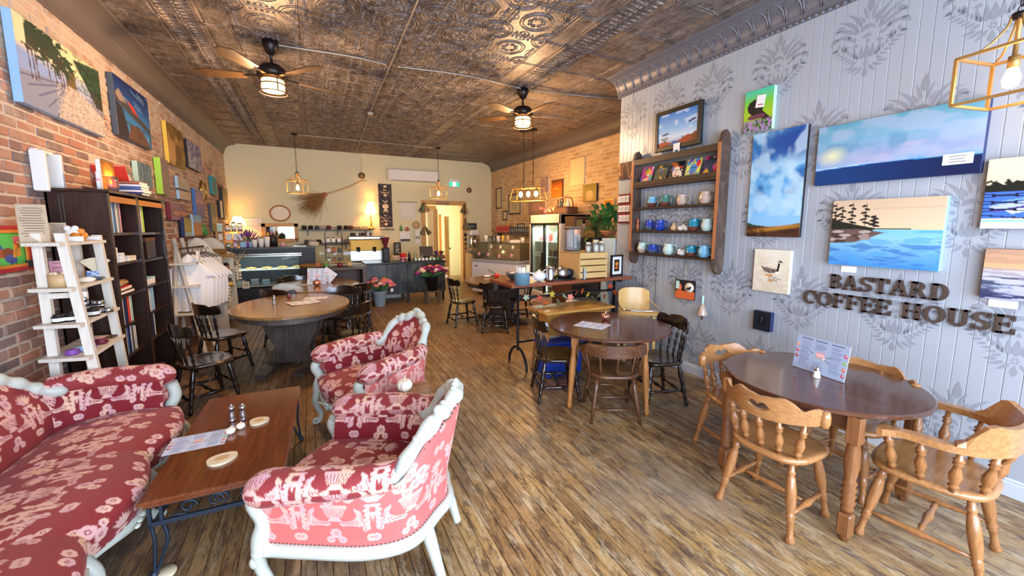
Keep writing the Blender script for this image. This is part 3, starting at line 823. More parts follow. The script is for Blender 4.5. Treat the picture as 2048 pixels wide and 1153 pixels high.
def round_top(t, key, r, z, th=.028, ry=None, edge=None):
    ry = ry or r; a = np.linspace(0, 2 * pi, 64, endpoint=False)
    pr = [(.0, z), (.9, z), (.985, z), (1., z - .006), (1., z - th + .006), (.985, z - th), (0., z - th)]
    P = np.stack([np.stack([np.cos(a) * r * k, np.sin(a) * ry * k, np.full(64, zz)], 1) for k, zz in pr], 1)
    MB().m(key).grid(P, cu=True, smooth=False).obj('tabletop', t)
TLEG = [(.19, .026), (.22, .03), (.25, .022), (.28, .027), (.31, .022), (.36, .027), (.5, .031), (.7, .026), (.86, .018), (.89, .026), (.91, .019), (.94, .026), (.98, .02), (1, .016)]
TLEG2 = [(.2, .026), (.22, .034), (.24, .026), (.30, .034), (.42, .036), (.52, .024), (.54, .034), (.57, .026), (.59, .036), (.62, .026), (.64, .036), (.67, .026), (.69, .036), (.72, .026), (.74, .030), (.76, .036)]
wood('oak_dark', '#72492a', '#956339', .3, axis=2, scale=5, coat=.3)
t = thing('round_table', 'round brown dining table with turned legs, holding the standing menu', 'table', (2.86, 1.297, 0))
round_top(t, 'walnut_top', .53, .74)
for sx in (-1, 1):
    for sy in (-1, 1):
        b = MB().m('oak_dark'); x, y = sx * .355, sy * .355
        b.box((x, y, .635), (.062, .062, .15), bev=.004).turn((x, y, .74), (x, y, 0), TLEG2[:-1] + [(.76, .03)], 12).box((x, y, .095), (.062, .062, .13), bev=.008).turn((x, y, .04), (x, y, 0), [(0, .03), (.3, .024), (1, .02)])
        b.obj('leg', t)
for sx in (-1, 1):
    MB().m('walnut_top').box((sx * .355, 0, .665), (.02, .66, .085)).obj('apron', t); MB().m('walnut_top').box((0, sx * .355, .665), (.66, .02, .085)).obj('apron', t)
# the middle round table
t = thing('round_table', 'round dark-topped table with pale turned legs and a copper pumpkin', 'table', (2.557, 2.965, 0))
round_top(t, 'walnut_top', .575, .75)
for a in (192, 286, 12, 106):
    x, y = .42 * math.cos(R(a - 8)), .42 * math.sin(R(a - 8)); b = MB().m('table_leg')
    b.box((x, y, .665), (.07, .07, .13), Rm=R(a - 8 + 45), bev=.004).turn((x, y, .75), (x * 1.14, y * 1.14, 0), TLEG, 12).obj('leg', t)
for a in (53 + 90 * k for k in range(4)):
    MB().m('table_leg').box((.3 * math.cos(R(a - 4)), .3 * math.sin(R(a - 4)), .69), (.02, .5, .07), Rm=R(a - 4)).obj('apron', t)
# pedestal tables: shaped plank pedestals on trestle feet
def pedestal(loc, r, ry, label, rz=0., topm='worn_top', prz=0.):
    t = thing('pedestal_table', label, 'table', (*loc, 0), rz)
    round_top(t, topm, r, .76, .035, ry); a = np.linspace(0, 2 * pi, 48, endpoint=False)
    ap = MB().m('stained_grey'); P = np.stack([np.stack([np.cos(a) * (r - .05) , np.sin(a) * (ry - .05), np.full(48, z)], 1) for z in (.727, .665)], 1); ap.grid(P, cu=True); ap.obj('apron', t)
    half = [(.0, .27), (.04, .22), (.12, .16), (.2, .155), (.28, .18), (.4, .225), (.52, .245), (.62, .22), (.72, .19)]
    pts = smooth_path([(w_, z_) for z_, w_ in half], 24)
    poly = [(p[0], p[1] * .93 + .055) for p in pts] + [(-p[0], p[1] * .93 + .055) for p in pts[::-1]]
    for k, ang in enumerate((0, 90)):
        for s_ in (-1, 1):
            Rm = rotz(R(ang) + prz); off = np.array([0, s_ * .085, 0]) if k == 0 else np.array([s_ * 0, 0, 0])
            if k == 0: MB().m('stained_grey').prism([(x * 1.25, z) for x, z in poly], s_ * .10 - .02, s_ * .10 + .02, Rm).obj('pedestal_side', t)
            else: MB().m('stained_grey').prism([(x * .42, z) for x, z in poly], s_ * .0 - .02 + s_ * .10, s_ * .10 + .02, Rm).obj('pedestal_rib', t)
    MB().m('stained_grey').box((0, 0, .4), (.26, .17, .68), Rm=prz).obj('pedestal_core', t)
    for sx in (-1, 1):
        MB().m('stained_grey').prism([(-.52, 0), (-.36, 0), (-.3, .02), (.3, .02), (.36, 0), (.52, 0), (.52, .05), (.18, .065), (-.18, .065), (-.52, .05)], sx * .20 - .06, sx * .20 + .06, rotz(R(90) + prz)).obj('trestle_foot', t)
    return t
pedestal((-.267, 5.489), .646, .806, 'oval pedestal table with the salt shaker, in front of the pastry case', 0, 'worn_top', R(-17))
pedestal((.024, 7.193), .647, .82, 'oval pedestal table with the standing menu and pumpkin, before the wood counter')
pedestal((3.0, 6.40), .66, .66, 'round pedestal table beside the white freezer', 0, 'worn_top')
# ------------------------------------------------------------------ upholstered suite
wood('cherry', '#5c2c14', '#7d4220', .18, axis=1, scale=3, coat=.5)
plain('cream_wood', '#bcc3b6', .45, noise=.12, nscale=9, bump=.08)
plain('gilt', '#a9a077', .5)
plain('nailhead', '#6b5a4a', .4, metal=.8)
vcol('damask', .75, sheen=.14, bump=.15)
# one repeat of the woven pattern: basket of flowers between leaf scrolls
DW, DH = 300, 380
dp = Pic(DW, DH, '#000000'); dp.a[:] = 0
W1 = '#ffffff'
def dleaf(*a, **k):
    q = leaf(*a, **k)
    for sx in (1, -1): dp.poly([(.5 + sx * x, .5 - y * .79) for x, y in q], W1)
def dcut(*a, **k):
    q = leaf(*a, **k)
    for sx in (1, -1): dp.poly([(.5 + sx * x, .5 - y * .79) for x, y in q], '#3a3a3a')
def flower(cx, cy, r, n=7):
    r *= 1.18
    for a in range(n):
        dp.ell(cx + r * .62 * math.cos(2 * pi * a / n) / dp.asp, cy + r * .62 * math.sin(2 * pi * a / n), r * .47, r * .47, W1)
    dp.ell(cx, cy, r * .36, r * .36, '#303030'); dp.ell(cx, cy, r * .22, r * .22, W1)
for (x, y, r_) in [(.37, .24, .062), (.56, .20, .066), (.67, .31, .058), (.45, .34, .055), (.30, .36, .05), (.57, .41, .045), (.5, .12, .038), (.75, .22, .036), (.26, .25, .03)]: flower(x, y, r_)
dp.poly([(.33, .47), (.67, .47), (.60, .60), (.40, .60)], W1); 
for k in range(-3, 4): dp.ell(.5 + .048 * k, .47, .03, .022, W1); dp.line([(.5 + .045 * k, .49), (.5 + .028 * k, .59)], .005, '#404040')
dp.poly([(.44, .60), (.56, .60), (.60, .65), (.40, .65)], W1)
for k in range(6): dleaf(.06 + .05 * k, -.22 - .012 * k, R(-20 + 18 * k), .17, .068, .9)
for k in range(5): dcut(.08 + .05 * k, -.215 - .012 * k, R(-16 + 18 * k), .11, .014, .9)
for k in range(5): dleaf(.40 - .01 * k, -.36 + .07 * k, R(100 + 14 * k), .14, .062, -.9); dleaf(.42 - .01 * k, -.34 + .075 * k, R(60 - 10 * k), .12, .058, .8)
for k in range(4): dcut(.40 - .01 * k, -.35 + .07 * k, R(100 + 14 * k), .09, .012, -.9)
for (x, y, r_) in [(.5, .80, .05), (.42, .88, .036), (.58, .88, .036), (.08, .12, .045), (.92, .12, .045), (.03, .86, .04), (.97, .86, .04)]: flower(x, y, r_)
for a in range(-60, 61, 20): 
    for cx in (.0, 1.0): dp.poly([(cx + x, .42 - y * .79) for x, y in leaf(0, 0, R(90 + a), .19, .055)], W1)
for cx in (0., 1.):
    for k in range(-2, 3): dp.ell(cx + .035 * k, .46, .028, .02, W1)
    for a in (-40, 0, 40): dp.poly([(cx + x, .54 - y * .79) for x, y in leaf(0, 0, R(-90 + a), .15, .045)], W1)
DAM = dp.a[..., 0]; DAM = (DAM + np.roll(DAM, 1, 0) + np.roll(DAM, 1, 1)) / 3
CELL = np.random.default_rng(3).random((9, 9))
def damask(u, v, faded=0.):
    """u, v in metres; faded: paler share, window light painted on the outside, wear on the seat"""
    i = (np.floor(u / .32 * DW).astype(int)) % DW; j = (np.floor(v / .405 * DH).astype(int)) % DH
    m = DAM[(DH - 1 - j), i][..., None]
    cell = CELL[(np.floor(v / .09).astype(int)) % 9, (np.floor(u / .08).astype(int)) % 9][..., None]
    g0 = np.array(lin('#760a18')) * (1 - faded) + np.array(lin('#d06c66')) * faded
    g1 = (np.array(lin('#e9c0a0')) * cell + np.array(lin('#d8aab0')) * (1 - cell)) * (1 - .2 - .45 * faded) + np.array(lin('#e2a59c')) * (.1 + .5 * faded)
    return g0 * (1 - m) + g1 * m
def suite(t, hw, yb, yf, ztop, zarm, zseat, arm_frac, nbulge, L_den=.0055, lit_outside=.9, crest_amp=.05):
    """chair or sofa facing local -y: hw half width, yb back, yf front (negative)"""
    # plan path of the outer shell, from the front of one arm round the back to the other
    rc = .20
    pth = smooth_path([(-hw, yf), (-hw - .005, yf * .4), (-hw, yb - rc * 1.2), (-hw + rc * .35, yb - rc * .35), (-hw + rc * 1.2, yb), (0, yb + .035), (hw - rc * 1.2, yb), (hw - rc * .35, yb - rc * .35), (hw, yb - rc * 1.2), (hw + .005, yf * .4), (hw, yf)], 400)
    seg = np.hypot(*np.diff(pth, axis=0).T); s = np.concatenate([[0], np.cumsum(seg)]); L = s[-1]
    n = int(L / L_den); sq = np.linspace(0, L, n)
    px, py = np.interp(sq, s, pth[:, 0]), np.interp(sq, s, pth[:, 1])
    tx, ty = np.gradient(px), np.gradient(py); q = np.hypot(tx, ty); nx, ny = -ty / q, tx / q   # points outwards: path runs clockwise seen from above
    if nx[n // 2] * 0 + ny[n // 2] < 0: nx, ny = -nx, -ny
    f = np.minimum(sq, L - sq) / L               # 0 at arm fronts, .5 at centre back
    u = np.clip((f - arm_frac) / .10, 0, 1); rise = u * u * (3 - 2 * u)
    top = zarm + (ztop - zarm) * rise
    mid = np.clip((f - arm_frac - .10) / (.40 - arm_frac), 0, 1)
    top = top + crest_amp * np.sin(mid * pi / 2) ** 4 * (f > arm_frac) + .016 * np.sin(mid * pi * 2.0) ** 2 * (mid > 0)
    if nbulge: top = top + .03 * np.abs(np.cos(np.clip((sq / L - .5) * 2 / .5, -1, 1) * pi * 1.5)) * rise
    lean = lambda z: .20 * np.clip(z - zseat, 0, 1) * rise[:, None]
    zb = .30; m_out = int((ztop - zb) / L_den)
    vv = np.linspace(0, 1, m_out)
    Z = zb + (top[:, None] - zb) * vv[None]
    flare = .03 * vv[None] * (1 - rise[:, None])
    X = px[:, None] + nx[:, None] * (lean(Z) + flare); Y = py[:, None] + ny[:, None] * (lean(Z) + flare)
    Uo = np.broadcast_to((sq - L / 2)[:, None], Z.shape)
    o1 = MB().m('damask').grid(np.stack([X, Y, Z], -1), C=damask(Uo + .18, Z * 1.0 - .3, lit_outside)).obj('outer_cover', t, label='pink damask on the outside, paled by painted-in window light')  # outer panels: window light painted into the cloth as paler pink
    th = .085
    zi = zseat - .06; Zi = zi + (top[:, None] - .012 - zi) * vv[None]
    puff = .028 * np.sin(np.clip(vv[None], 0, 1) * pi) * (.5 + .5 * rise[:, None])
    off = -(th + puff) * np.ones_like(Zi)
    Xi = px[:, None] + nx[:, None] * (lean(Zi) + off + .05 * vv[None] ** 3); Yi = py[:, None] + ny[:, None] * (lean(Zi) + off + .05 * vv[None] ** 3)
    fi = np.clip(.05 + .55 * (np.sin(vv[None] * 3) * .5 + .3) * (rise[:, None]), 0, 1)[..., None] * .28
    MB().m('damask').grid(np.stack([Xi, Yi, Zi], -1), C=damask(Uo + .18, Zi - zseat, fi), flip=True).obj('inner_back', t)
    # carved top rail along the back, dipping to scrolls on the arms
    sel = np.where(f >= arm_frac + .0)[0][::max(1, int(.014 / L_den))]
    lz = .20 * np.clip(top - zseat, 0, 1) * rise
    P = np.stack([px[sel] + nx[sel] * (lz[sel] - .024), py[sel] + ny[sel] * (lz[sel] - .024), top[sel] + .006], -1)
    k = len(P); w = np.full(k, .036); w[:3] = w[-3:] = [.038, .038, .037]; w += .006 * np.sin(np.arange(k) * .9)
    rail = MB().m('cream_wood').tube(P, w, 10)
    for e in (0, -1): rail.ball(P[e], (.045, .045, .04))
    P2 = P + np.array([0, 0, .018]); rail.m('gilt').tube(P2, .012, 6)
    rail.obj('carved_rail', t)
    # nail trim on the outside below the rail
    nt_ = MB().m('nailhead'); ii = np.where(f >= arm_frac)[0][::max(1, int(.018 / L_den))]
    for i in ii: nt_.ball((px[i] + nx[i] * (lz[i] + .003), py[i] + ny[i] * (lz[i] + .003), top[i] - .025), .006, 5, 4)
    jj = np.arange(0, n, max(1, int(.018 / L_den)))
    for i in jj: nt_.ball((px[i] + nx[i] * .003, py[i] + ny[i] * .003, zb + .012), .006, 5, 4)
    o = nt_.obj('nail_trim', t); o['kind'] = 'stuff'
    # shell-carved crest
    cr = MB().m('cream_wood'); ic = n // 2; c0 = np.array([px[ic], py[ic] + lz[ic] - .03, top[ic] + .02])
    for a in np.linspace(20, 160, 7): cr.turn(c0 + np.array([0, .0, -.02]), c0 + np.array([.075 * math.cos(R(a)), -.004, .06 * math.sin(R(a))]), [(0, .008), (.6, .018), (.9, .014), (1, .004)], 6)
    for sx in (-1, 1):
        for k in range(4):
            i_ = ic + sx * int((.10 + .055 * k) / L_den); cr.ball((px[i_] + nx[i_] * (lz[i_] - .028), py[i_] + ny[i_] * (lz[i_] - .028) , top[i_] + .036 - .003 * k), (.03, .024, .022 - .003 * k), 8, 6)
    cr.obj('crest_carving', t)
    # arm pads: fat rolls over the front part of each arm
    for sg in (-1, 1):
        idx = np.where((f <= arm_frac + .015) & ((sq < L / 2) if sg < 0 else (sq > L / 2)))[0]
        ax, ay = px[idx], py[idx]
        if sg > 0: ax, ay = ax[::-1], ay[::-1]
        m_ = len(ax); sA = np.linspace(0, 1, m_)
        ax = ax + sg * .03 * (1 - sA * .6); ay = ay.copy(); ext = .055 * (1 - sA) ** 1.5
        ay = ay - ext
        prof = np.sqrt(np.clip(1 - ((np.clip(.16 - sA, 0, .16)) / .16) ** 2, .02, 1)); rad = .078 * prof * (1 - .25 * sA); zc = zarm - .012 + .05 * sA ** 2 + .02 * np.sin(sA * pi)
        a = np.linspace(0, 2 * pi, 64, endpoint=False)
        Gp = np.stack([ax[:, None] + np.cos(a)[None] * rad[:, None] * 1.12, np.broadcast_to(ay[:, None], (m_, 64)), zc[:, None] + np.sin(a)[None] * rad[:, None]], -1)
        uu = np.broadcast_to((sA * (m_ * L_den))[:, None], (m_, 64)); v2 = np.broadcast_to((a * .078)[None], (m_, 64))
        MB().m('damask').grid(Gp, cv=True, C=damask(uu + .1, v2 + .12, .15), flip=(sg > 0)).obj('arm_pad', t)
        # carved arm post from pad to front rail
        xs = sg * hw
        ps = smooth_path([(xs, yf - .03, zarm - .06), (xs + sg * .0, yf - .045, .50), (xs - sg * .004, yf - .01, .42), (xs, yf - .03, .34), (xs, yf - .035, .27)], 16)
        MB().m('cream_wood').tube(ps, np.linspace(.036, .040, 16), 8).obj('arm_post', t)
    # seat, serpentine at the front
    nu = int(2 * (hw - .05) / L_den); xs = np.linspace(-(hw - .045), hw - .045, nu)
    if nbulge: fr = yf - .055 - .085 * np.abs(np.cos(xs / hw * pi * 1.5)) - .02 * np.cos(xs / hw * pi / 2)
    else: fr = yf - .03 - .085 * np.cos(xs / hw * pi / 2)
    yr = yb - .05
    prof = smooth_path([(1, -.03), (.8, .015), (.5, .035), (.25, .035), (.08, .02), (.0, -.02), (.0, -.085), (.02, -.145)], int((yb - yf + .3) / L_den))
    T_, Hh = prof[:, 0], prof[:, 1]
    ed = np.sqrt(np.clip(1 - (np.abs(xs) / (hw - .04)) ** 8, 0, 1))
    G = np.stack([np.broadcast_to(xs[:, None], (nu, len(T_))), fr[:, None] + (yr - fr)[:, None] * T_[None], zseat + Hh[None] * (.4 + .6 * ed[:, None])], -1)
    if nbulge: G[..., 2] += .022 * np.abs(np.cos(xs / hw * pi * 1.5))[:, None] ** .7 * np.clip(np.sin(T_ * pi), 0, 1)[None]
    G[..., 0] *= (1 - .24 * np.clip((T_ - .55) / .45, 0, 1) ** 2)[None] if not nbulge else (1 - .06 * np.clip((T_ - .55) / .45, 0, 1) ** 2)[None]
    arc = np.concatenate([[0], np.cumsum(np.hypot(np.diff(T_) * (yr - yf), np.diff(Hh)))])
    fs = .12 + .3 * RNG.random() * np.ones(1)
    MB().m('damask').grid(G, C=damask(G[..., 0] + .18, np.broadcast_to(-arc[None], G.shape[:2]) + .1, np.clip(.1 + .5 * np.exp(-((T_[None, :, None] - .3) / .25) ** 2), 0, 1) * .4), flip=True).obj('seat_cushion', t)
    # front rail with carving, side rails, legs
    fr2 = MB().m('cream_wood'); k = 60; xr = np.linspace(-hw, hw, k); ff = np.interp(xr, xs, fr) + .02
    zl = .258 - .022 * np.cos(xr / hw * pi * (3 if nbulge else 1)); 
    Pf = np.stack([np.stack([xr, ff, np.full(k, .305)], -1), np.stack([xr, ff - .022, np.full(k, .295)], -1), np.stack([xr, ff - .022, zl + .01], -1), np.stack([xr, ff, zl], -1), np.stack([xr, ff + .03, zl], -1)], 1)
    fr2.grid(Pf, flip=True)
    for c0 in (np.array([-2 / 3, 0, 2 / 3]) * hw if nbulge else [0.]):
        yc = float(np.interp(c0, xr, ff)) - .03
        for a in range(0, 360, 60): fr2.ball((c0 + .028 * math.cos(R(a)), yc, .285 + .02 * math.sin(R(a))), (.016, .014, .012), 6, 5)
        for sx in (-1, 1):
            for j in range(3): fr2.ball((c0 + sx * (.055 + .035 * j), yc + .006, .288 - .006 * j), (.024, .014, .013 - .002 * j), 6, 5)
    fr2.obj('front_rail', t)
    sr = MB().m('cream_wood'); pr_ = np.stack([px[::8] + nx[::8] * .006, py[::8] + ny[::8] * .006, np.full(len(px[::8]), .285)], -1); sr.tube(pr_, .030, 8, flat=1.); sr.obj('base_rail', t)
    legx = [-hw + .02, hw - .02] + ([-hw / 3, hw / 3] if nbulge else [])
    for lx in legx:
        fy = float(np.interp(lx, xr, ff)) - .0; sg = 1 if lx > 0 else -1
        b = MB().m('cream_wood').tube(smooth_path([(lx, fy + .01, .31), (lx + sg * .006, fy - .03, .25), (lx, fy - .03, .17), (lx - sg * .004, fy - .0, .09), (lx, fy - .02, .03), (lx + sg * .004, fy - .045, .022)], 18), [.034 - .0010 * j for j in range(18)], 8)
        b.ring((lx, fy - .045, .036), .02, .012, 12, 6, Rm=roty(R(90))).ball((lx + sg * .02, fy - .045, .21), (.018, .022, .03), 8, 6); b.obj('leg', t)
    for lx in (-hw + .16, hw - .16):
        MB().m('cream_wood').tube(smooth_path([(lx, yb - .03, .3), (lx * 1.02, yb + .01, .15), (lx * 1.04, yb + .05, .0)], 8), [.034, .033, .032, .03, .028, .026, .024, .022], 8).obj('leg', t)
    return t
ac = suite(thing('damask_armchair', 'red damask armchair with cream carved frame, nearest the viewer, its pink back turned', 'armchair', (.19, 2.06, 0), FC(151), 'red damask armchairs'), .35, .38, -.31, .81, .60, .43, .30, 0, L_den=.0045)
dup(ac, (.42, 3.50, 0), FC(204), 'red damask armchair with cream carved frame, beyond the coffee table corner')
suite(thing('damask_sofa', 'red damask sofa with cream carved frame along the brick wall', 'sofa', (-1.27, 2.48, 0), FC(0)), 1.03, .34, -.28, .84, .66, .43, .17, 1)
# ------------------------------------------------------------------ small-thing builders
for k_, c_ in dict(white='#e9e9e4', cream='#e6dcc4', kraft='#b08a5e', black='#17171a', navy='#1f2c5c', blue='#3d6fb0', sky='#9cc6e6', teal='#2f8a93', green='#4d8a4a', lime='#a2d84a', red='#b3262b', scarlet='#d8402f', maroon='#6d2030', pink='#dba0b4', purple='#7a4a9a', orange='#e08a2a', yellow='#e6c04a', brown='#5a3a26', tan='#c8a878', grey2='#8a8c90', silver='#b4b6ba', slate='#4a5560', mint='#b9dcc8', copper='#b56a4a').items():
    plain(k_, c_, .5)
plain('tin_metal', '#b9bdc2', .25, metal=1.); plain('brass', '#b99a4e', .28, metal=1.); plain('copper_metal', '#c98a70', .3, metal=.8)
plain('wax', '#f2ecd8', .6); plain('page', '#ece6d4', .8); plain('flame', '#ffd28a', .4, emit=14.); plain('bulb', '#ffc46a', .3, emit=22.); plain('shade_lit', '#ffd48a', .7, emit=2.6)
glass('glass'); glass('glass_jar', '#f4f8f8', 1.0, .10); glass('glass_amber', '#c98028', 1., .12); glass('glass_case', '#f2faf8', .8, .025)
plain('paper', '#d4dae4', .8); plain('ceramic', '#e8ece8', .15, coat=.4)
TW = lambda *a: None
def simple(mb, name, label, cat, loc=None, rz=0., group=None):
    return tag(mb.obj(name, None, loc, rz), label, cat, group)
BOOKC = ['white', 'cream', 'mint', 'navy', 'slate', 'sky', 'blue', 'red', 'tan', 'grey2', 'maroon', 'green', 'scarlet', 'black', 'yellow']
CN = dict(white='white', cream='cream', mint='pale green', navy='navy', slate='slate grey', sky='pale blue', blue='blue', red='dark red', tan='tan', grey2='grey', maroon='maroon', green='green', scarlet='bright red', black='black', yellow='yellow', teal='teal', pink='pink', purple='purple', orange='orange', kraft='brown paper', brown='brown', silver='silver', lime='lime green', copper='copper')
ORD = ['first', 'second', 'third', 'fourth', 'fifth', 'sixth', 'seventh', 'eighth', 'ninth', 'tenth', 'eleventh', 'twelfth', 'thirteenth', 'fourteenth']
def book_mb(th, d, h, col):
    # spine faces local -y
    b = MB().m(col)
    b.box((-th / 2 + .0015, d / 2, h / 2), (.003, d, h)).box((th / 2 - .0015, d / 2, h / 2), (.003, d, h)).box((0, .0015, h / 2), (th, .003, h))
    return b.m('page').box((0, d / 2 + .001, h / 2), (th - .006, d - .008, h - .008))
def book_row(loc, rz, specs, where, group):
    x = 0
    for k, (th, h, col, lean) in enumerate(specs):
        o = book_mb(th, .16, h, col).obj('book', None, (loc[0] + math.cos(rz) * (x + th / 2), loc[1] + math.sin(rz) * (x + th / 2), loc[2]), rz)
        if lean: o.rotation_euler = (0, R(lean), rz); o.location.z += abs(math.sin(R(lean))) * th / 2
        tag(o, f'{CN[col]} book, {ORD[k]} from the left on {where}', 'book', group); x += th + .002 + abs(math.sin(R(lean))) * h * .12
def jar(loc, r, h, glassm, lid, label, name='jar', cat='jar', fill=None, band=None, group=None):
    t = thing(name, label, cat, loc, 0, group)
    MB().m(glassm).lathe([(.001, 0), (r * .92, 0), (r, h * .08), (r, h * .72), (r * .7, h * .84), (r * .7, h * .9)], n=14).obj('body', t)
    MB().m(lid).lathe([(r * .76, h * .84), (r * .78, h), (.001, h)], n=14).obj('lid', t)
    if fill: MB().m(fill).lathe([(.001, .004), (r * .9, .004), (r * .9, h * .6), (.001, h * .6)], n=12).obj('contents', t)
    if band: MB().m(band).lathe([(r * 1.01, h * .2), (r * 1.01, h * .6)], n=14).obj('label_band', t)
    return t
def mug(loc, r, h, mats, label, rz=0., belly=1.12, group=None, name='mug', hand='big'):
    t = thing(name, label, 'mug', loc, rz, group)
    b = MB().m(mats[0]); pr = [(.001, 0), (r * .7, 0), (r * .78, .004), (r * .98, h * .18), (r * belly, h * .38), (r * 1.02, h * .62), (r * .86, h * .80), (r * .88, h * .92), (r * .96, h), (r * .90, h), (r * .80, h * .85), (r * .95, h * .5), (r * .6, .012), (.001, .012)]
    b.lathe(pr[:5], n=16); b.m(mats[1]).lathe(pr[4:], n=16); b.obj('body', t)
    if hand: MB().m(mats[1]).tube(smooth_path([(r * .9, 0, h * .86), (r * 1.5, 0, h * .84), (r * 1.72, 0, h * .55), (r * 1.35, 0, h * .25), (r * .95, 0, h * .22)], 12), .0085, 7).obj('handle', t)
    return t
def pumpkin(loc, r, mat, stemmat, label, group=None, h=.78):
    t = thing('pumpkin', label, 'pumpkin', loc, 0, group)
    a = np.linspace(0, 2 * pi, 48, endpoint=False); b_ = np.linspace(-pi / 2, pi / 2, 12)
    rr = r * (1 - .10 * np.abs(np.cos(a * 4)) ** 4)
    P = np.stack([np.outer(np.cos(a) * rr, np.cos(b_) ** .8), np.outer(np.sin(a) * rr, np.cos(b_) ** .8), r * h + np.outer(np.ones(48), np.sin(b_) * r * h - .12 * r * (np.abs(np.sin(b_)) > .95))], -1)
    MB().m(mat).grid(P, cu=True).obj('body', t)
    MB().m(stemmat).tube([(0, 0, r * h * 1.85), (.05 * r, 0, r * h * 2.2), (.25 * r, 0, r * h * 2.55)], [r * .16, r * .10, r * .08], 6).obj('stem', t)
    return t
def menu_pic(w=150, h=110, seed=1, base='#ccd8ea'):
    p = Pic(w, h, base); r = np.random.default_rng(seed)
    for cx in (.22, .5, .80):
        p.rect(cx - .12, .06, cx + .10, .085, '#4a5068')
        y = .14
        while y < .92:
            if not (cx == .5 and .32 < y < .66): p.rect(cx - .10 - .02 * r.random(), y, cx + .03 + .08 * r.random(), y + .012, '#8490b8' if r.random() < .6 else '#5a668c')
            y += .034
    for (x, y, c) in [(.055, .3, '#e0a080'), (.055, .48, '#c85070'), (.055, .64, '#a04a50'), (.95, .3, '#d05a90'), (.95, .5, '#8ac06a'), (.95, .68, '#e07a60'), (.95, .85, '#b06a80')]:
        p.ell(x, y, .05, .055, c); p.ell(x + .01, y - .02, .02, .022, '#f4d8c8')
    p.ell(.5, .55, .15, .045, '#a8b4b0'); p.poly([(.42, .40), (.58, .37), (.59, .53), (.43, .55)], '#e8a8b0'); p.rect(.44, .45, .58, .48, '#f6e8d0'); p.ell(.58, .54, .03, .03, '#f4ead0'); p.line([(.36, .46), (.30, .42)], .01, '#4a6a50'); p.line([(.62, .50), (.70, .46)], .01, '#4a6a50'); p.line([(.60, .56), (.69, .62)], .01, '#4a6a50')
    return p
def flat_sheet(loc, rz, w, d, label, pic, name='menu', cat='menu', curl=0., group=None):
    x = np.linspace(-w / 2, w / 2, pic.w); y = np.linspace(d / 2, -d / 2, pic.h)
    X, Y_ = np.meshgrid(x, y); Zc = .0016 + curl * (np.abs(X / w * 2) ** 2)
    b = MB().m('print').grid(np.stack([X, Y_, Zc], -1), C=pic.a, smooth=False).m('paper').grid(np.stack([X[::8, ::8], Y_[::8, ::8], Zc[::8, ::8] - .001], -1), smooth=False)
    return simple(b, name, label, cat, loc, rz, group)
def stand_sheet(loc, rz, w, h, tilt, label, pic, name='menu', base=True):
    t = thing(name, label, 'menu', loc, rz)
    b = MB().m('print'); x = np.linspace(-w / 2, w / 2, pic.w); s = np.linspace(h, 0, pic.h); X, S_ = np.meshgrid(x, s)
    b.grid(np.stack([X, S_ * math.sin(R(tilt)), S_ * math.cos(R(tilt)) + .004], -1), C=pic.a, smooth=False); b.obj('printed_card', t)
    MB().m('paper').box((0, h * .5 * math.sin(R(tilt)) + .003, h * .5 * math.cos(R(tilt)) + .003), (w, .003, h), rotx(-R(tilt))).obj('card_back', t)
    return t
def shaker(loc, body, capm, h, r, label):
    t = thing('salt_shaker', label, 'shaker', loc)
    MB().m(body).lathe([(.001, 0), (r, 0), (r, .008), (r * .8, h * .25), (r * .72, h * .55), (r * .6, h * .62)], n=14).obj('body', t)
    MB().m(capm).lathe([(r * .62, h * .60), (r * .66, h * .7), (r * .5, h * .9), (.001, h)], n=14).obj('cap', t)
    return t
# ------------------------------------------------------------------ coffee table and what is on it
ct = thing('coffee_table', 'low cherry-topped coffee table on scrolled iron legs, between sofa and armchairs', 'table', (-.475, 2.87, 0), R(-2))
cw_, cl_, chh = .60, 1.24, .435
MB().m('cherry').box((0, 0, chh - .011), (cw_, cl_, .022), bev=.006).box((0, 0, chh - .032), (cw_ - .03, cl_ - .03, .02), bev=.004).obj('tabletop', ct)
plain('iron_blue', '#303b49', .45, metal=.5); ir = MB().m('iron_blue')
for sy in (-1, 1): ir.box((0, sy * (cl_ / 2 - .06), .385), (cw_ - .06, .014, .03)).box((0, sy * (cl_ / 2 - .06), .285), (cw_ - .06, .014, .022))
for sx in (-1, 1): ir.box((sx * (cw_ / 2 - .04), 0, .385), (.014, cl_ - .12, .03)).box((sx * (cw_ / 2 - .04), 0, .285), (.014, cl_ - .12, .022))
ir.obj('iron_frame', ct)
def scroll(mb, c, sgn, ax, s=1.):
    a = np.linspace(0, 2.2 * pi, 22); rr = np.linspace(.036, .010, 22) * s
    u = sgn * (rr * np.cos(a) - .036 * s); w = rr * np.sin(a)
    P = np.zeros((22, 3)); P[:, ax] = u; P[:, 2] = w; mb.tube(P + np.array(c), .0055, 5)
for sy in (-1, 1):
    sc_ = MB().m('iron_blue')
    for cx, sg in ((-.09, 1), (.09, -1), (-.02, -1), (.02, 1)): scroll(sc_, (cx, sy * (cl_ / 2 - .06), .335), sg, 0)
    sc_.tube([(-.2, sy * (cl_ / 2 - .06), .31), (-.14, sy * (cl_ / 2 - .06), .30), (-.10, sy * (cl_ / 2 - .06), .36)], .0055, 5); sc_.obj('scrollwork', ct)
for sx in (-1, 1):
    sc_ = MB().m('iron_blue')
    for cy in (-.3, 0, .3):
        for d_, sg in ((-.08, 1), (.08, -1)): scroll(sc_, (sx * (cw_ / 2 - .04), cy + d_, .335), sg, 1)
    sc_.obj('scrollwork', ct)
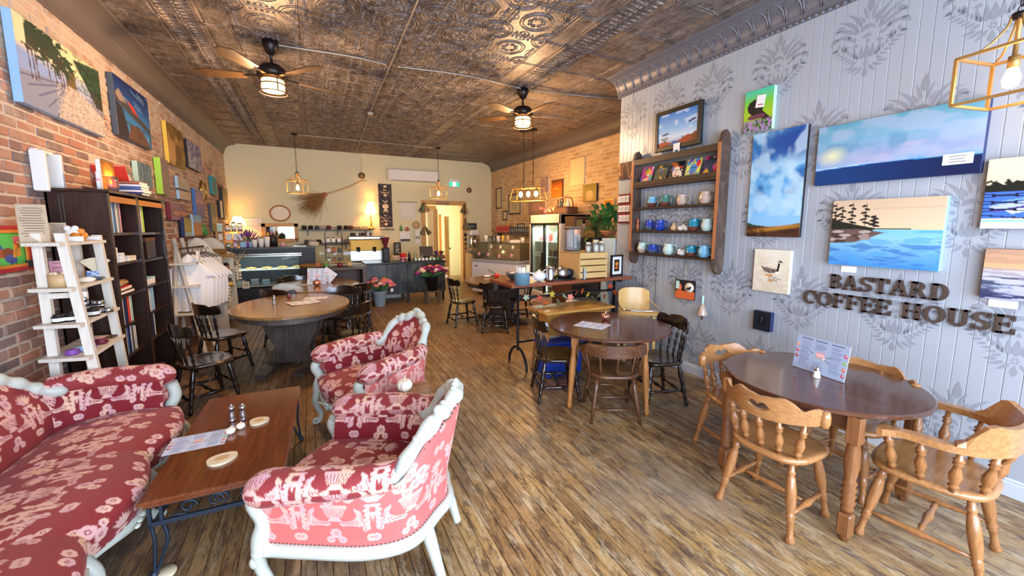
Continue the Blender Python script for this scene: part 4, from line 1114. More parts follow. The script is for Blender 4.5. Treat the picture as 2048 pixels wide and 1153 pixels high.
for sx in (-1, 1):
    for sy in (-1, 1):
        x, y = sx * (cw_ / 2 - .045), sy * (cl_ / 2 - .065); b = MB().m('iron_blue')
        for o_ in (-.016, .016):
            b.box((x + o_ * 1.4, y, .335), (.014, .014, .12))
            b.tube(smooth_path([(x + o_ * 1.4, y, .29), (x + o_ * 1.6 - sx * .012, y, .2), (x + o_ + sx * .004, y, .11), (x + sx * .022 + o_ * .3, y, .035), (x + sx * .03, y, .014)], 12), .0085, 6)
        b.ball((x + sx * .03, y, .02), .019, 8, 6); b.obj('leg', ct)
zt = chh
def ctp(x, y): return (x, y, zt)
for k, (q, lb) in enumerate([((-0.537, 3.013), 'steel pepper mill on the coffee table, left of the pair'), ((-0.475, 2.997), 'steel pepper mill on the coffee table, right of the pair')]):
    t = thing('pepper_mill', lb, 'pepper mill', ctp(*q), 0)
    MB().m('steel').lathe([(.001, 0), (.021, 0), (.021, .012), (.018, .016), (.02, .022), (.018, .027), (.02, .033), (.017, .045), (.013, .07), (.014, .074)], n=16).obj('body', t)
    MB().m('steel').lathe([(.012, .074), (.019, .08), (.020, .095), (.012, .105), (.006, .108), (.008, .114), (.001, .118)], n=16).obj('head', t)
pumpkin(ctp(*(-0.517, 2.827)), .026, 'wax', 'cream', 'small white pumpkin on the coffee table corner of the menu', None)
pumpkin(ctp(*(-0.472, 2.872)), .025, 'wax', 'cream', 'small white pumpkin nearer the pepper mills on the coffee table')
flat_sheet((-.675, 2.805, zt), R(0), .29, .21, 'white printed menu lying flat on the coffee table', menu_pic(130, 95, 2))
wood('slice', '#d8c7a0', '#e6d9b8', .6)
def coaster(loc, rx, ry, label, rz=0.):
    t = thing('wood_coaster', label, 'coaster', loc, rz)
    a = np.linspace(0, 2 * pi, 22, endpoint=False); w_ = 1 + .06 * np.sin(3 * a + 1)
    MB().m('slice').slab(np.stack([rx * w_ * np.cos(a), ry * w_ * np.sin(a)], 1), 0, .014).obj('disc', t)
    MB().m('tan').slab(np.stack([rx * .5 * np.cos(a), ry * .45 * np.sin(a)], 1), .0135, .0146).obj('heartwood', t)
coaster(ctp(*(-0.51, 2.512)), .07, .055, 'pale wood slice coaster near the front edge of the coffee table', R(20))
coaster(ctp(*(-0.38, 2.919)), .055, .05, 'pale wood slice coaster beside the pepper mills')
t = simple(MB().m('slice').lathe([(.001, 0), (.05, 0), (.052, .008), (.048, .014), (.001, .014)], n=18), 'wood_coaster', 'wood slice lying on the floor by the coffee table leg', 'coaster', (*(-0.746, 2.331), 0))

# ------------------------------------------------------------------ bookcase and its contents
wood('bookcase_wood', '#241611', '#38231a', .3, axis=2, scale=4, coat=.3)
wood('honey', '#9a5f26', '#b97a38', .4, axis=1, scale=4)
bk = thing('bookcase', 'tall dark bookcase with two bays of shelves against the left brick wall', 'bookcase', (0, 0, 0))
bx0, bx1, by0, by1, bz = -1.785, -1.45, 4.27, 5.57, 1.97
ym = (4.868, 1.859)[0]
P_ = MB().m('bookcase_wood')
for nm, y, w_ in (('side_panel', by0 + .012, .024), ('side_panel', by1 - .012, .024)):
    MB().m('bookcase_wood').box(((bx0 + bx1) / 2, y, bz / 2), (bx1 - bx0, w_, bz)).obj(nm, bk)
MB().m('bookcase_wood').box(((bx0 + bx1) / 2, ym, bz / 2), (bx1 - bx0 - .01, .05, bz - .03)).obj('divider', bk)
for y in (by0 + .02, ym, by1 - .02): MB().m('bookcase_wood').box((bx1 + .004, y, bz / 2), (.02, .045 if y != ym else .06, bz), bev=.004).obj('stile', bk)
for y in (by0 - .003, by0 - .003): pass
for dx in (.07, .09): MB().m('bookcase_wood').box((bx0 + dx, by0 - .003, bz / 2), (.008, .012, bz - .04)).obj('side_bead', bk)
MB().m('bookcase_wood').box(((bx0 + bx1) / 2 + .012, (by0 + by1) / 2, bz + .012), (bx1 - bx0 + .05, by1 - by0 + .06, .024), bev=.006).obj('top', bk)
MB().m('bookcase_wood').box((bx0 + .006, (by0 + by1) / 2, bz / 2), (.012, by1 - by0, bz)).obj('back_panel', bk)
bays = {'near': (by0 + .04, ym - .03), 'far': (ym + .03, by1 - .04)}
shz = {'near': [(4.498, 1.652)[1], (4.507, 1.4)[1], (4.501, 1.122)[1], (4.502, 0.87)[1], (4.491, 0.607)[1], .07], 'far': [(5.264, 1.647)[1], (5.284, 1.385)[1], (5.262, 1.126)[1], (5.272, 0.872)[1], (5.268, 0.615)[1], .07]}
for nm, (a, b_) in bays.items():
    for z in shz[nm]: MB().m('bookcase_wood').box(((bx0 + bx1) / 2, (a + b_) / 2, z - .011), (bx1 - bx0 - .02, b_ - a + .02, .022)).obj('shelf', bk)
    MB().m('honey').box((bx1 + .006, (a + b_) / 2, bz - .045), (.018, b_ - a, .05)).obj('header_strip', bk)
BR = R(90)
def brow(bay, si, start, specs, where): book_row((bx1 - .03, bays[bay][0] + start, shz[bay][si] + .001), BR, specs, where, 'books in the dark bookcase')
brow('near', 0, .02, [(.03, .27, 'slate', 0), (.03, .29, 'cream', 0), (.035, .285, 'yellow', 0), (.04, .29, 'sky', 0), (.03, .27, 'blue', 0), (.014, .30, 'white', 0), (.03, .25, 'white', 0), (.03, .255, 'grey2', 0), (.03, .25, 'pink', 0)], 'the top shelf of the near bookcase bay')
brow('near', 3, .01, [(.03, .235, 'tan', 0), (.035, .26, 'slate', 0), (.04, .26, 'maroon', 0), (.025, .26, 'white', 0), (.035, .26, 'navy', 0), (.03, .26, 'navy', 0), (.045, .25, 'scarlet', 0), (.03, .27, 'white', 0), (.03, .27, 'mint', 0)], 'the fourth shelf of the near bookcase bay')
brow('near', 4, .01, [(.025, .21, 'white', 0), (.06, .25, 'mint', 0), (.045, .245, 'cream', 0), (.03, .24, 'blue', 0), (.035, .25, 'navy', 0), (.03, .25, 'white', 0), (.03, .22, 'slate', 0), (.03, .20, 'cream', 0), (.03, .21, 'white', 0)], 'the fifth shelf of the near bookcase bay')
brow('far', 0, .02, [(.03, .27, 'white', 0), (.03, .27, 'slate', 0), (.035, .28, 'white', 0), (.035, .275, 'grey2', 0), (.03, .25, 'white', 0), (.045, .26, 'lime', 0)], 'the top shelf of the far bookcase bay')
brow('far', 3, .02, [(.03, .24, 'mint', 0), (.025, .25, 'white', 0), (.06, .255, 'red', 0), (.035, .26, 'white', 0), (.05, .265, 'sky', 0), (.05, .25, 'sky', 0)], 'the fourth shelf of the far bookcase bay')
brow('far', 4, .02, [(.03, .2, 'red', 0), (.03, .2, 'white', 0), (.035, .21, 'sky', 0), (.03, .2, 'blue', 0), (.05, .23, 'navy', 0), (.03, .23, 'white', 0)], 'the fifth shelf of the far bookcase bay')
def bpos(bay, si, f, dx=.06): a, b_ = bays[bay]; return (bx1 - dx, a + (b_ - a) * f, shz[bay][si] + .001)
for f, s, lb, c_ in [(.12, (.10, .08, .13), 'white card box on the second shelf of the near bay, tallest of three', 'white'), (.36, (.10, .08, .08), 'small white gift box in the middle of the second shelf, near bay', 'white'), (.68, (.12, .16, .045), 'flat cream box lying right on the second shelf, near bay', 'cream')]:
    simple(MB().m(c_).box((0, 0, s[2] / 2), s, bev=.004).m('silver').box((0, 0, s[2] * .8), (s[0] * 1.01, s[1] * 1.01, .006)), 'gift_box', lb, 'box', bpos('near', 1, f))
for k, (f, dz, c_, lb) in enumerate([(.4, .0, 'brown', 'brown leather folder at the bottom of the stack, third bookcase shelf'), (.4, .035, 'red', 'dark red folder in the middle of the stack, third bookcase shelf'), (.38, .07, 'kraft', 'brown paper bundle on top of the stack, third bookcase shelf')]):
    p = bpos('near', 2, f, .12); h_ = .033 if k < 2 else .05
    bb = MB().m(c_).box((0, 0, h_ / 2), (.20, .34 - .05 * k, h_), bev=.008 if k < 2 else .02)
    if k < 2: bb.m('page').box((.002, 0, h_ / 2), (.2, .32 - .05 * k, h_ * .55))
    else: bb.tube([(-.1, .03, h_ * .9), (0, .03, h_ + .003), (.1, .03, h_ * .9)], .004, 5)
    simple(bb, 'folder', lb, 'folder', (p[0], p[1], p[2] + dz), .06 * k)
def boxthing(dim, mat, lidm, name, label, cat, loc, rz=0.):
    t = thing(name, label, cat, loc, rz)
    MB().m(mat).box((0, 0, dim[2] * .42), (dim[0], dim[1], dim[2] * .84), bev=.003).obj('body', t)
    MB().m(lidm).box((0, 0, dim[2] * .9), (dim[0] * 1.03, dim[1] * 1.03, dim[2] * .2), bev=.003).obj('lid', t); return t
boxthing((.16, .26, .21), 'bookcase_wood', 'brown', 'wooden_box', 'dark wooden box on the second shelf of the far bookcase bay', 'box', bpos('far', 1, .62, .12))
boxthing((.1, .08, .15), 'brown', 'brown', 'tea_tin', 'small brown tin left on the second shelf of the far bay', 'tin', bpos('far', 1, .12, .1))
boxthing((.12, .24, .07), 'white', 'sky', 'card_box', 'white and pale blue card box on the third shelf of the far bay', 'box', bpos('far', 2, .45, .1))
wood('wicker', '#6a4a26', '#a07a44', .7, axis=1, scale=20, stretch=4)
bs_ = MB().m('wicker')
for k in range(7): 
    a = np.linspace(0, 2 * pi, 40, endpoint=False); zz = .02 + .022 * k
    bs_.tube(np.stack([.13 * np.cos(a), .19 * np.sin(a), zz + .006 * np.sin(a * 14 + k * pi)], 1), .012, 5, closed=True)
bs_.slab(np.stack([.12 * np.cos(a), .18 * np.sin(a)], 1), .01, .02)
t = thing('wicker_basket', 'wicker basket on the bottom shelf of the far bookcase bay', 'basket', bpos('far', 5, .5, .16)); bs_.obj('woven_body', t); MB().m('brown').box((0, 0, .17), (.22, .34, .02), bev=.01).obj('contents', t)
# on top of the bookcase
t = thing('candle_holder', 'lit candle in an amber glass in front of a small golden canvas on the bookcase', 'candle', (-1.48, 4.50, bz + .025))
MB().m('glass_amber').lathe([(.001, 0), (.042, 0), (.05, .05), (.046, .12), (.042, .12), (.046, .05), (.04, .006)], n=16).obj('glass_cup', t)
MB().m('wax').lathe([(.001, .005), (.036, .005), (.036, .05), (.001, .05)], n=12).obj('candle_wax', t)
MB().m('flame').lathe([(.001, .055), (.009, .07), (.007, .085), (.001, .105)], n=8).obj('flame', t)
point('candle_light', (-1.46, 4.50, bz + .12), 4, '#ffb25a', .03)
simple(MB().m('white').lathe([(.001, 0), (.012, 0), (.012, .14), (.001, .145)], n=10).m('pink').lathe([(.013, .07), (.013, .09)], n=10), 'pillar_candle', 'tall white candle with a pink band on the bookcase corner', 'candle', (-1.50, 4.335, bz + .025))
gp = Pic(30, 50, '#9a6a2a'); gp.grad([(0, '#7a5426'), (.4, '#a8742c'), (1, '#e0a850')]); nz = gp.noise(6, 10, 5); gp.mix((nz > .55) * .5, '#5a3a1a')
canvas('small_canvas', 'small golden canvas standing on the bookcase behind the candle', 'L', 4.37, 4.61, bz + .025, bz + .27, gp, .03, 'white', off=.27)
for k, (dz, c_, dx, dy) in enumerate([(.0, 'navy', 0, 0), (.025, 'white', .01, .01), (.05, 'blue', 0, -.01), (.075, 'white', 0, .0), (.10, 'copper', -.01, 0)]):
    o = book_mb(.025, .22, .3, c_).obj('book'); o.rotation_euler = (R(-90), 0, R(90)); 
    o.rotation_euler = (0, R(90), R(90) * 0); o.location = (-1.62 + dx, 4.70 + dy, bz + .0375 + dz)
    tag(o, f'{CN[c_]} book lying {ORD[k]} from the bottom of the pile on the bookcase', 'book', 'pile of books on the bookcase')
    o.rotation_euler = (0, R(90), 0); o.location = (-1.70 + dx, 4.88 + dy, bz + .0375 + dz)
o = book_mb(.03, .24, .30, 'scarlet').obj('book', None, (-1.56, 5.22, bz + .04)); o.rotation_euler = (R(0), R(-28), R(90)); tag(o, 'red patterned book leaning against the grey frame on the bookcase', 'book')
fp_ = Pic(50, 40, '#b8c0d8'); fp_.grad([(0, '#c4c8dc'), (.6, '#d4d4e0'), (.7, '#6a7484'), (1, '#8a94a0')]); fp_.mix((fp_.noise(8, 8, 2) > .6) * .4, '#8890b0')
wood('greywood', '#6a675e', '#8e8a7e', .6, axis=2, scale=6)
t = thing('framed_landscape', 'weathered grey picture frame with a pale landscape, leaning on the bookcase top', 'picture frame', (-1.60, 5.40, bz + .025), R(90))
for sx in (-1, 1): MB().m('greywood').box((sx * .17, .05, .14), (.06, .025, .30), rotx(R(-14)), bev=.004).obj('frame_side', t)
for z in (.012, .275): MB().m('greywood').box((0, .05 + (z - .14) * math.sin(R(14)), z), (.40, .025, .055), rotx(R(-14)), bev=.004).obj('frame_rail', t)
for q in t.children: pass
bpz = MB().m('painted'); x_ = np.linspace(-.15, .15, 50); s2 = np.linspace(.26, .03, 40); X_, S_ = np.meshgrid(x_, s2)
bpz.grid(np.stack([X_, .048 + (S_ - .14) * math.sin(R(14)), S_], -1), C=fp_.a, smooth=False).obj('picture', t)

# ------------------------------------------------------------------ white ladder shelf and its goods
wood('whitewood', '#cfc9b8', '#e4dfd0', .55, axis=2, scale=4, stretch=20)
ls = thing('ladder_shelf', 'whitewashed ladder shelf with four shelves, in front of the bookcase end', 'shelf', (0, 0, 0))
LA, LC, LBt, LBb, LDt, LDb = (-1.60, 3.68), (-1.62, 4.19), (-1.47, 3.63), (-1.31, 3.58), (-1.48, 4.14), (-1.37, 4.10)
def leg4(p, q, z0, z1, w=.05, t=.035, ang=0.):
    b = MB().m('whitewood'); d = np.array([[p[0], p[1], z0], [q[0], q[1], z1]])
    V = []
    for (x, y, z) in d:
        for sx, sy in ((-1, -1), (1, -1), (1, 1), (-1, 1)): V.append((x + sx * w / 2, y + sy * t / 2, z))
    return b.add(V, [(0, 1, 5, 4), (1, 2, 6, 5), (2, 3, 7, 6), (3, 0, 4, 7), (3, 2, 1, 0), (4, 5, 6, 7)])
leg4(LA, LA, 0, 1.66).obj('leg', ls); leg4(LC, LC, 0, 1.64).obj('leg', ls); leg4(LBb, LBt, 0, 1.66).obj('leg', ls); leg4(LDb, LDt, 0, 1.64).obj('leg', ls)
lz = [(3.775, 1.585)[1] - .0, (3.736, 1.306)[1], (3.706, 1.066)[1], (3.579, 0.842)[1]]
lz = [1.60, lz[1], lz[2], lz[3]]
for k, z in enumerate(lz):
    f = 1 - z / 1.66; B = np.array(LBt) + (np.array(LBb) - np.array(LBt)) * f; D = np.array(LDt) + (np.array(LDb) - np.array(LDt)) * f
    A, C_ = np.array(LA), np.array(LC)
    e = .085
    q = [A + (-.04, -e), B + (.02, -e), D + (.03, .05), C_ + (-.04, .05)]
    MB().m('whitewood').slab(q, z - .022, z).obj('shelf_board', ls)
MB().m('whitewood').box((-1.49, 3.66, (3.534, 1.247)[1]), (.2, .02, .035)).obj('rung', ls)
def lpos(k, u, v): # u along the length (0 near .. 1 far), v across (0 wall .. 1 room)
    z = lz[k]; f = 1 - z / 1.66; B = np.array(LBt) + (np.array(LBb) - np.array(LBt)) * f; D = np.array(LDt) + (np.array(LDb) - np.array(LDt)) * f
    a = np.array(LA) + (np.array(LC) - np.array(LA)) * u; b_ = B + (D - B) * u; p = a + (b_ - a) * v; return (p[0], p[1], z + .001)
wood('engraved', '#b9a488', '#cbb899', .6, axis=0, scale=6)
def plaque(loc, rz, w, h, tilt, label, n=12, mat='engraved'):
    t = thing('wood_plaque', label, 'plaque', loc, rz)
    MB().m(mat).box((0, h * .5 * math.sin(R(tilt)), h * .5 * math.cos(R(tilt))), (w, .012, h), rotx(-R(tilt)), bev=.003).obj('board', t)
    b = MB().m('brown')
    for k in range(n):
        s = h * (.9 - .8 * k / n); b.box((RNG.normal() * w * .03, s * math.sin(R(tilt)) - .0062, s * math.cos(R(tilt))), (w * (.55 + .25 * RNG.random()), .001, .004), rotx(-R(tilt)))
    o = b.obj('engraved_lines', t); o['kind'] = 'stuff'
plaque((-1.60, 3.66, 1.601), R(24), .13, .27, 24, 'tall leaning wooden plaque with engraved lines, at the left of the ladder shelf')
plaque((-1.60, 3.93, 1.601), R(25), .085, .13, 8, 'shorter wooden plaque with engraved lines, behind the orange flower')
fo = thing('felt_flower', 'orange felt daffodil on the top of the ladder shelf', 'flower', lpos(0, .62, .75))
for a in range(0, 360, 60): MB().m('orange').ball((.03 * math.cos(R(a)), -.01, .04 + .03 * math.sin(R(a))), (.024, .012, .024), 8, 6).obj('petal', fo)
MB().m('orange').turn((0, 0, .04), (0, -.06, .035), [(0, .016), (.8, .022), (1, .026)], 10).obj('trumpet', fo)
simple(MB().m('white').ball((0, 0, .045), (.04, .03, .045)).ball((.02, 0, .09), (.02, .02, .02)).ball((-.02, 0, .09), (.02, .02, .02)), 'figurine', 'small white rounded figurine behind the orange flower', 'figurine', lpos(0, .55, .55))
for u, v, s, lb in [(.35, .8, (.12, .08, .035), 'flat white box left of the orange flower'), (.95, .7, (.12, .08, .03), 'flat white box right of the orange flower')]:
    boxthing(s, 'white', 'white', 'soap_box', lb, 'box', lpos(0, u, v), R(20))
t = thing('candle_tub', 'round pale wooden tub on the second shelf of the ladder shelf', 'tub', lpos(1, .05, .55))
MB().m('tan').lathe([(.001, 0), (.062, 0), (.062, .085), (.056, .085), (.056, .02), (.001, .02)], n=20).obj('tub_body', t)
for k in range(7): MB().m('cream').ball((.04 * math.cos(k * .9), .04 * math.sin(k * .9), .085), .012, 6, 5).obj('wrapped_sweet', t)
simple(MB().m('wax').ball((0, 0, .02), (.05, .03, .02)), 'soap_bar', 'white oval soap bar on the second ladder shelf', 'soap', lpos(1, .45, .9), R(20))
simple(MB().m('slate').lathe([(.001, 0), (.035, 0), (.06, .018), (.055, .018), (.03, .005), (.001, .005)], n=18), 'soap_dish', 'grey dish beside the patterned box of wooden tags', 'dish', lpos(1, .75, .85))
pumpkin(lpos(1, .55, .3), .024, 'orange', 'brown', 'tiny orange pumpkin on the second ladder shelf')
t = thing('tag_box', 'blue and white patterned box full of wooden tags on the ladder shelf', 'box', lpos(1, .98, .7), R(20))
tp = Pic(24, 16, '#dfe8f6'); tp.mix((tp.noise(8, 6, 4) > .52).astype(float), '#6a94cc')
bb = MB().m('white').box((0, .0, .03), (.11, .055, .06)); bb.obj('carton', t); pic_grid(MB().m('print'), tp, .11, .06, -.0285).obj('pattern', t)
for k in range(9):
    a = R(-40 + 10 * k); MB().m('slice').box((.05 * math.sin(a) * 1.2, -.015 + .004 * k, .075 + .03 * math.cos(a)), (.022, .003, .11), roty(a)).obj('tag', t)
plaque(lpos(1, .4, .08), R(22), .10, .16, 8, 'pink and cream card standing at the back of the second ladder shelf', 4, 'pink')
for u, v, lb in [(.0, .3, 'dark cream jar with a white label, leftmost on the third ladder shelf'), (.08, .6, 'wide dark cream jar with a white label on the third ladder shelf'), (.42, .92, 'dark cream jar with a white label behind the ladder shelf front leg')]:
    jar(lpos(2, u, v), .036, .055, 'black', 'black', lb, 'cream_jar', band='white')
wire = thing('tin_rack', 'small wire riser holding aluminium tins on the third ladder shelf', 'rack', lpos(2, .72, .6), R(18))
MB().m('steel').box((0, 0, .05), (.13, .10, .004)).obj('rack_top', wire)
for sx in (-1, 1): MB().m('steel').tube([(sx * .065, -.05, 0), (sx * .065, -.05, .07), (sx * .065, .05, .07), (sx * .065, .05, 0)], .003, 5).obj('rack_leg', wire)
def tin(loc, r, h, lb): 
    t = thing('balm_tin', lb, 'tin', loc); MB().m('tin_metal').lathe([(.001, 0), (r, 0), (r, h * .6), (r * .98, h * .62)], n=16).obj('body', t); MB().m('tin_metal').lathe([(r * 1.03, h * .55), (r * 1.03, h), (r * .9, h * 1.02), (.001, h * .97)], n=16).obj('lid', t)
W_ = wire.location
for k, (dx, dy, dz, r_, lb) in enumerate([(-.04, 0, .053, .028, 'aluminium tin on the left of the wire riser'), (.015, .01, .053, .02, 'small aluminium tin in the middle of the wire riser'), (.045, -.01, .053, .022, 'aluminium tin on the right of the wire riser'), (.01, -.08, 0, .034, 'large aluminium tin in front of the wire riser'), (.065, -.075, 0, .022, 'small aluminium tin right of the large one'), (.105, -.05, 0, .026, 'shallow aluminium tin at the shelf end'), (-.05, .02, .085, .03, 'aluminium tin stacked highest behind the riser')]):
    tin((W_[0] + dx, W_[1] + dy, W_[2] + dz), r_, .034, lb)
for u, v, c_, lb in [(.0, .5, 'purple', 'purple wrapped soap on the lowest ladder shelf, leftmost'), (.15, .6, 'sky', 'pale blue wrapped soap on the lowest ladder shelf'), (.3, .7, 'purple', 'purple wrapped soap beside the pale blue one'), (.55, .85, 'maroon', 'maroon glass dish stack on the lowest ladder shelf'), (.62, .7, 'pink', 'pink dish on the lowest ladder shelf')]:
    simple(MB().m(c_).lathe([(.001, 0), (.03, 0), (.042, .014), (.03, .028), (.036, .034), (.001, .036)], n=12), 'wrapped_soap', lb, 'soap', lpos(3, u, v))
simple(MB().m('brown').tube([(0, 0, 0), (.06, .01, .012), (.13, 0, .006)], .008, 6).tube([(0, .03, .0), (.07, .02, .016), (.14, .03, .006)], .006, 6).tube([(.02, -.02, 0), (.08, -.01, .012)], .007, 6), 'twig_bundle', 'bundle of dark twigs at the far end of the lowest ladder shelf', 'twigs', lpos(3, .8, .75), R(60))
t = thing('reed_bottle', 'small glass bottle with a dark reed on the lowest ladder shelf', 'bottle', lpos(3, .55, .5))
MB().m('glass_jar').lathe([(.001, 0), (.02, 0), (.02, .05), (.01, .06), (.01, .075)], n=10).obj('bottle_glass', t); MB().m('brown').tube([(0, 0, .02), (.02, 0, .17)], .0025, 5).obj('reed', t)

# ------------------------------------------------------------------ pictures on the left brick wall
def cv(n, lb, px, pic, **k):  # px: y0, y1, z0, z1
    return canvas(n, lb, 'L', *px, pic, **k)
p = Pic(150, 100); p.grad([(0, '#d8d2a4'), (.30, '#e4d9b0'), (.38, '#a8b4cc'), (.55, '#7f92be'), (1, '#b8b4bc')])
p.poly([(0, .38), (.55, .50), (.0, .62)], '#8aa2d6'); p.poly([(0, .62), (.52, .52), (.40, 1), (0, 1)], '#8890a8'); 
for k in range(6): p.line([(.52, .52), (-.02 + .09 * k, .68 + .08 * k)], .010, '#5a648a')
p.poly([(.50, .50), (.62, .50), (1, .72), (1, 1), (.35, 1)], '#b4a8a0'); nz = p.noise(60, 60, 8, 2); p.mix(((nz > .56) & (p.V > .5) & (p.U > .35)) * .5, '#d8ccc8'); p.mix(((nz < .42) & (p.V > .5) & (p.U > .35)) * .4, '#8c7a72')
p.poly([(.50, .32), (.62, .28), (.62, .52), (.5, .5)], '#6a5a3a')
nf = p.noise(26, 26, 3, 3)
p.mix(((nf + .9 * (1 - np.hypot((p.U - .22) * 1.6, (p.V - .16) * 2.0) * 1.6) > .82) & (p.U < .62)).astype(float), '#22382c'); p.mix(((nf + .9 * (1 - np.hypot((p.U - .45) * 2.4, (p.V - .28) * 2.0) * 2.0) > .85)).astype(float), '#2a4232')
p.poly([(.62, .10), (1, .0), (1, .62), (.9, .60)], '#26382c'); p.mix(((p.noise(40, 40, 6) > .52) & (p.U > .62) & (p.V < .5)) * .6, '#3d5a44')
for x in (.10, .14, .17, .29, .36, .42, .45, .49): p.line([(x, .2), (x + .02, .56 + .1 * (x < .2))], .008, '#4a3028')
for x in np.linspace(.82, 1, 8): p.line([(x, .40 + .3 * (x - .8)), (x + .02, .62 + .7 * (x - .82))], .008, '#4a3a38')
p.rect(0, 0, .10, .3, '#e4dcb0')
cv('large_canvas', 'largest canvas on the brick wall, an avenue of dark trees beside a pale path', (4.07, 5.30, 2.56, 3.17), p, depth=.05, edge='sky')
p = Pic(60, 60); p.grad([(0, '#1c2a5e'), (.3, '#2a4a8a'), (.45, '#3a6fae'), (.75, '#3f86bc'), (1, '#4a7a9a')])
for k in range(30): y = RNG.random(); x = RNG.random(); p.line([(x, y), (x + .2, y + .06)], .008, ['#6aa8d4', '#1a2f66', '#90b8d8'][k % 3])
p.poly([(.0, .30), (.1, .22), (.4, .42), (1, .62), (1, .72), (.4, .56), (0, .42)], '#4a4a4e'); p.poly([(.02, .3), (.12, .20), (.30, .38), (.1, .4)], '#9a8a84'); p.poly([(.32, .32), (.48, .36), (.62, .5), (.45, .46)], '#d0403a')
p.poly([(0, .42), (.18, .5), (.32, 1), (0, 1)], '#33303a'); p.poly([(.25, 1), (.36, .72), (.6, .68), (.78, .80), (.95, 1)], '#6a4e40'); p.mix(((p.noise(10, 6, 3) > .55) & (p.V > .68)) * .5, '#3a2a26')
cv('canvas', 'dark blue seascape canvas with a red streak above brown rocks', (5.62, 6.58, 2.655, 3.27), p, depth=.05, edge='slate')
p = Pic(40, 40); p.grad([(0, '#8a6a34'), (.5, '#a8803e'), (1, '#7a6a30')]); nz = p.noise(12, 5, 9); p.mix((nz > .55) * .6, '#5a4020'); p.mix((nz < .4) * .5, '#d0ac60'); p.ell(.2, .7, .2, .3, '#c89a60'); p.ell(.6, .7, .16, .26, '#7a5a30')
cv('canvas', 'ochre canvas of dappled trunks, right of the dark blue seascape', (7.24, 8.05, 2.60, 3.17), p, depth=.05, edge='yellow')
p = Pic(40, 40); p.grad([(0, '#6a6a98'), (.5, '#7a7a98'), (1, '#9aa0b0')]); nz = p.noise(10, 10, 19); p.mix((nz > .55) * .6, '#c0c0d0'); p.mix((nz < .42) * .5, '#4a4468')
cv('canvas', 'lavender grey canvas with black sides, upper wall near the far corner', (8.18, 9.06, 2.67, 3.11), p, depth=.06, edge='black')
p = Pic(24, 30, '#b8b2a8'); nz = p.noise(5, 5, 4); p.mix((nz > .5) * .5, '#c8a890'); p.mix((nz < .4) * .5, '#8a8880')
t = thing('shadow_frame', 'deep white open frame hanging on the bricks left of the bookcase', 'picture frame', (XL + .012, 4.27, 1.97), R(90))
for sx in (-1, 1): MB().m('white').box((sx * .105, -.04, .14), (.03, .08, .29), bev=.004).obj('frame_side', t)
for z in (.0, .28): MB().m('white').box((0, -.02, z + .005), (.21, .04, .025), bev=.004).obj('frame_rail', t)
pic_grid(MB().m('painted'), p, .19, .26, -.004, .01).obj('backing', t)
p = Pic(40, 30, '#56707e'); nz = p.noise(12, 3, 3); p.mix((nz > .5) * .5, '#6f8a98'); p.mix((nz < .42) * .5, '#3a4a58'); p.line([(.42, 0), (.45, 1)], .01, '#2a3440')
cv('small_canvas', 'blue grey canvas with pale teal sides above the grey leaning frame', (6.02, 6.45, 2.17, 2.45), p, depth=.05, edge='mint')
p = Pic(20, 40, '#8a7a74'); nz = p.noise(8, 4, 3); p.mix((nz > .5) * .6, '#6a5a58')
cv('small_canvas', 'bright lime green edged canvas below the dark blue seascape', (6.75, 7.06, 2.13, 2.60), p, depth=.07, edge='lime')
p = Pic(24, 20, '#b0a89a'); p.mix((p.noise(6, 6, 2) > .5) * .5, '#9a9284')
cv('small_canvas', 'pale grey canvas, upper of two small ones below the ochre canvas', (7.58, 8.18, 2.28, 2.46), p, depth=.04, edge='sky')
cv('small_canvas', 'pale beige canvas, lower of two small ones below the ochre canvas', (7.60, 8.22, 2.12, 2.25), Pic(24, 16, '#b8a894'), depth=.04, edge='sky')
p = Pic(30, 40); p.grad([(0, '#7a7a9a'), (.4, '#a88a98'), (.45, '#d08a78'), (.5, '#8a7a98'), (1, '#5a6488')])
cv('canvas', 'dusky purple sunset canvas above the white t-shirts', (8.46, 9.0, 1.86, 2.35), p, depth=.05, edge='blue')
simple(MB().m('brass').ring((0, 0, 0), .19, .022, 28, 6, Rm=rotx(R(90))).m('tan').lathe([(.001, -.005), (.18, -.005), (.18, .005), (.001, .005)], n=24, Rm=rotx(R(90))), 'round_plaque', 'round brass-rimmed wooden disc on the brick wall', 'plaque', (XL + .02, 9.28, 2.36), R(90))
p = Pic(20, 30, '#6a7060'); p.ell(.5, .5, .3, .3, '#7a6a4a')
cv('small_canvas', 'teal framed small picture right of the round wooden disc', (9.86, 10.25, 2.36, 2.72), p, frame='teal', fw=.07, depth=.04, edge='teal')
p = Pic(20, 40); p.grad([(0, '#7a7458'), (1, '#a89664')]); cv('canvas', 'tall olive canvas with black sides beside the far corner', (10.75, 11.35, 1.88, 2.58), p, depth=.06, edge='black')
cv('small_canvas', 'narrow black and white framed print beside the tall olive canvas', (10.45, 10.7, 1.9, 2.27), Pic(10, 20, '#e0d8c0'), depth=.05, edge='black')
p = Pic(30, 40); p.grad([(0, '#8a8264'), (.5, '#a08c54'), (1, '#b89a48')]); p.ell(.5, .3, .25, .25, '#7a7a68'); cv('canvas', 'tall mottled gold and green panel above the herb boxes', (9.6, 10.15, 1.62, 2.16), p, depth=.04, edge='slate')
p = Pic(24, 24, '#8a6a74'); p.rect(.2, .5, 1, .7, '#b88068'); p.mix((p.noise(6, 6, 9) > .55) * .5, '#6a4a5a'); cv('small_canvas', 'mauve and brown canvas below the purple sunset', (7.05, 7.75, 1.80, 2.05), p, depth=.05, edge='maroon')
cv('small_card', 'white card with orange figures pinned right of the bookcase', (5.98, 6.32, 1.82, 2.05), Pic(16, 16, '#e4e0dc').rect(.55, .4, .9, 1, '#d8a070'), depth=.012, edge='white', cat='card')
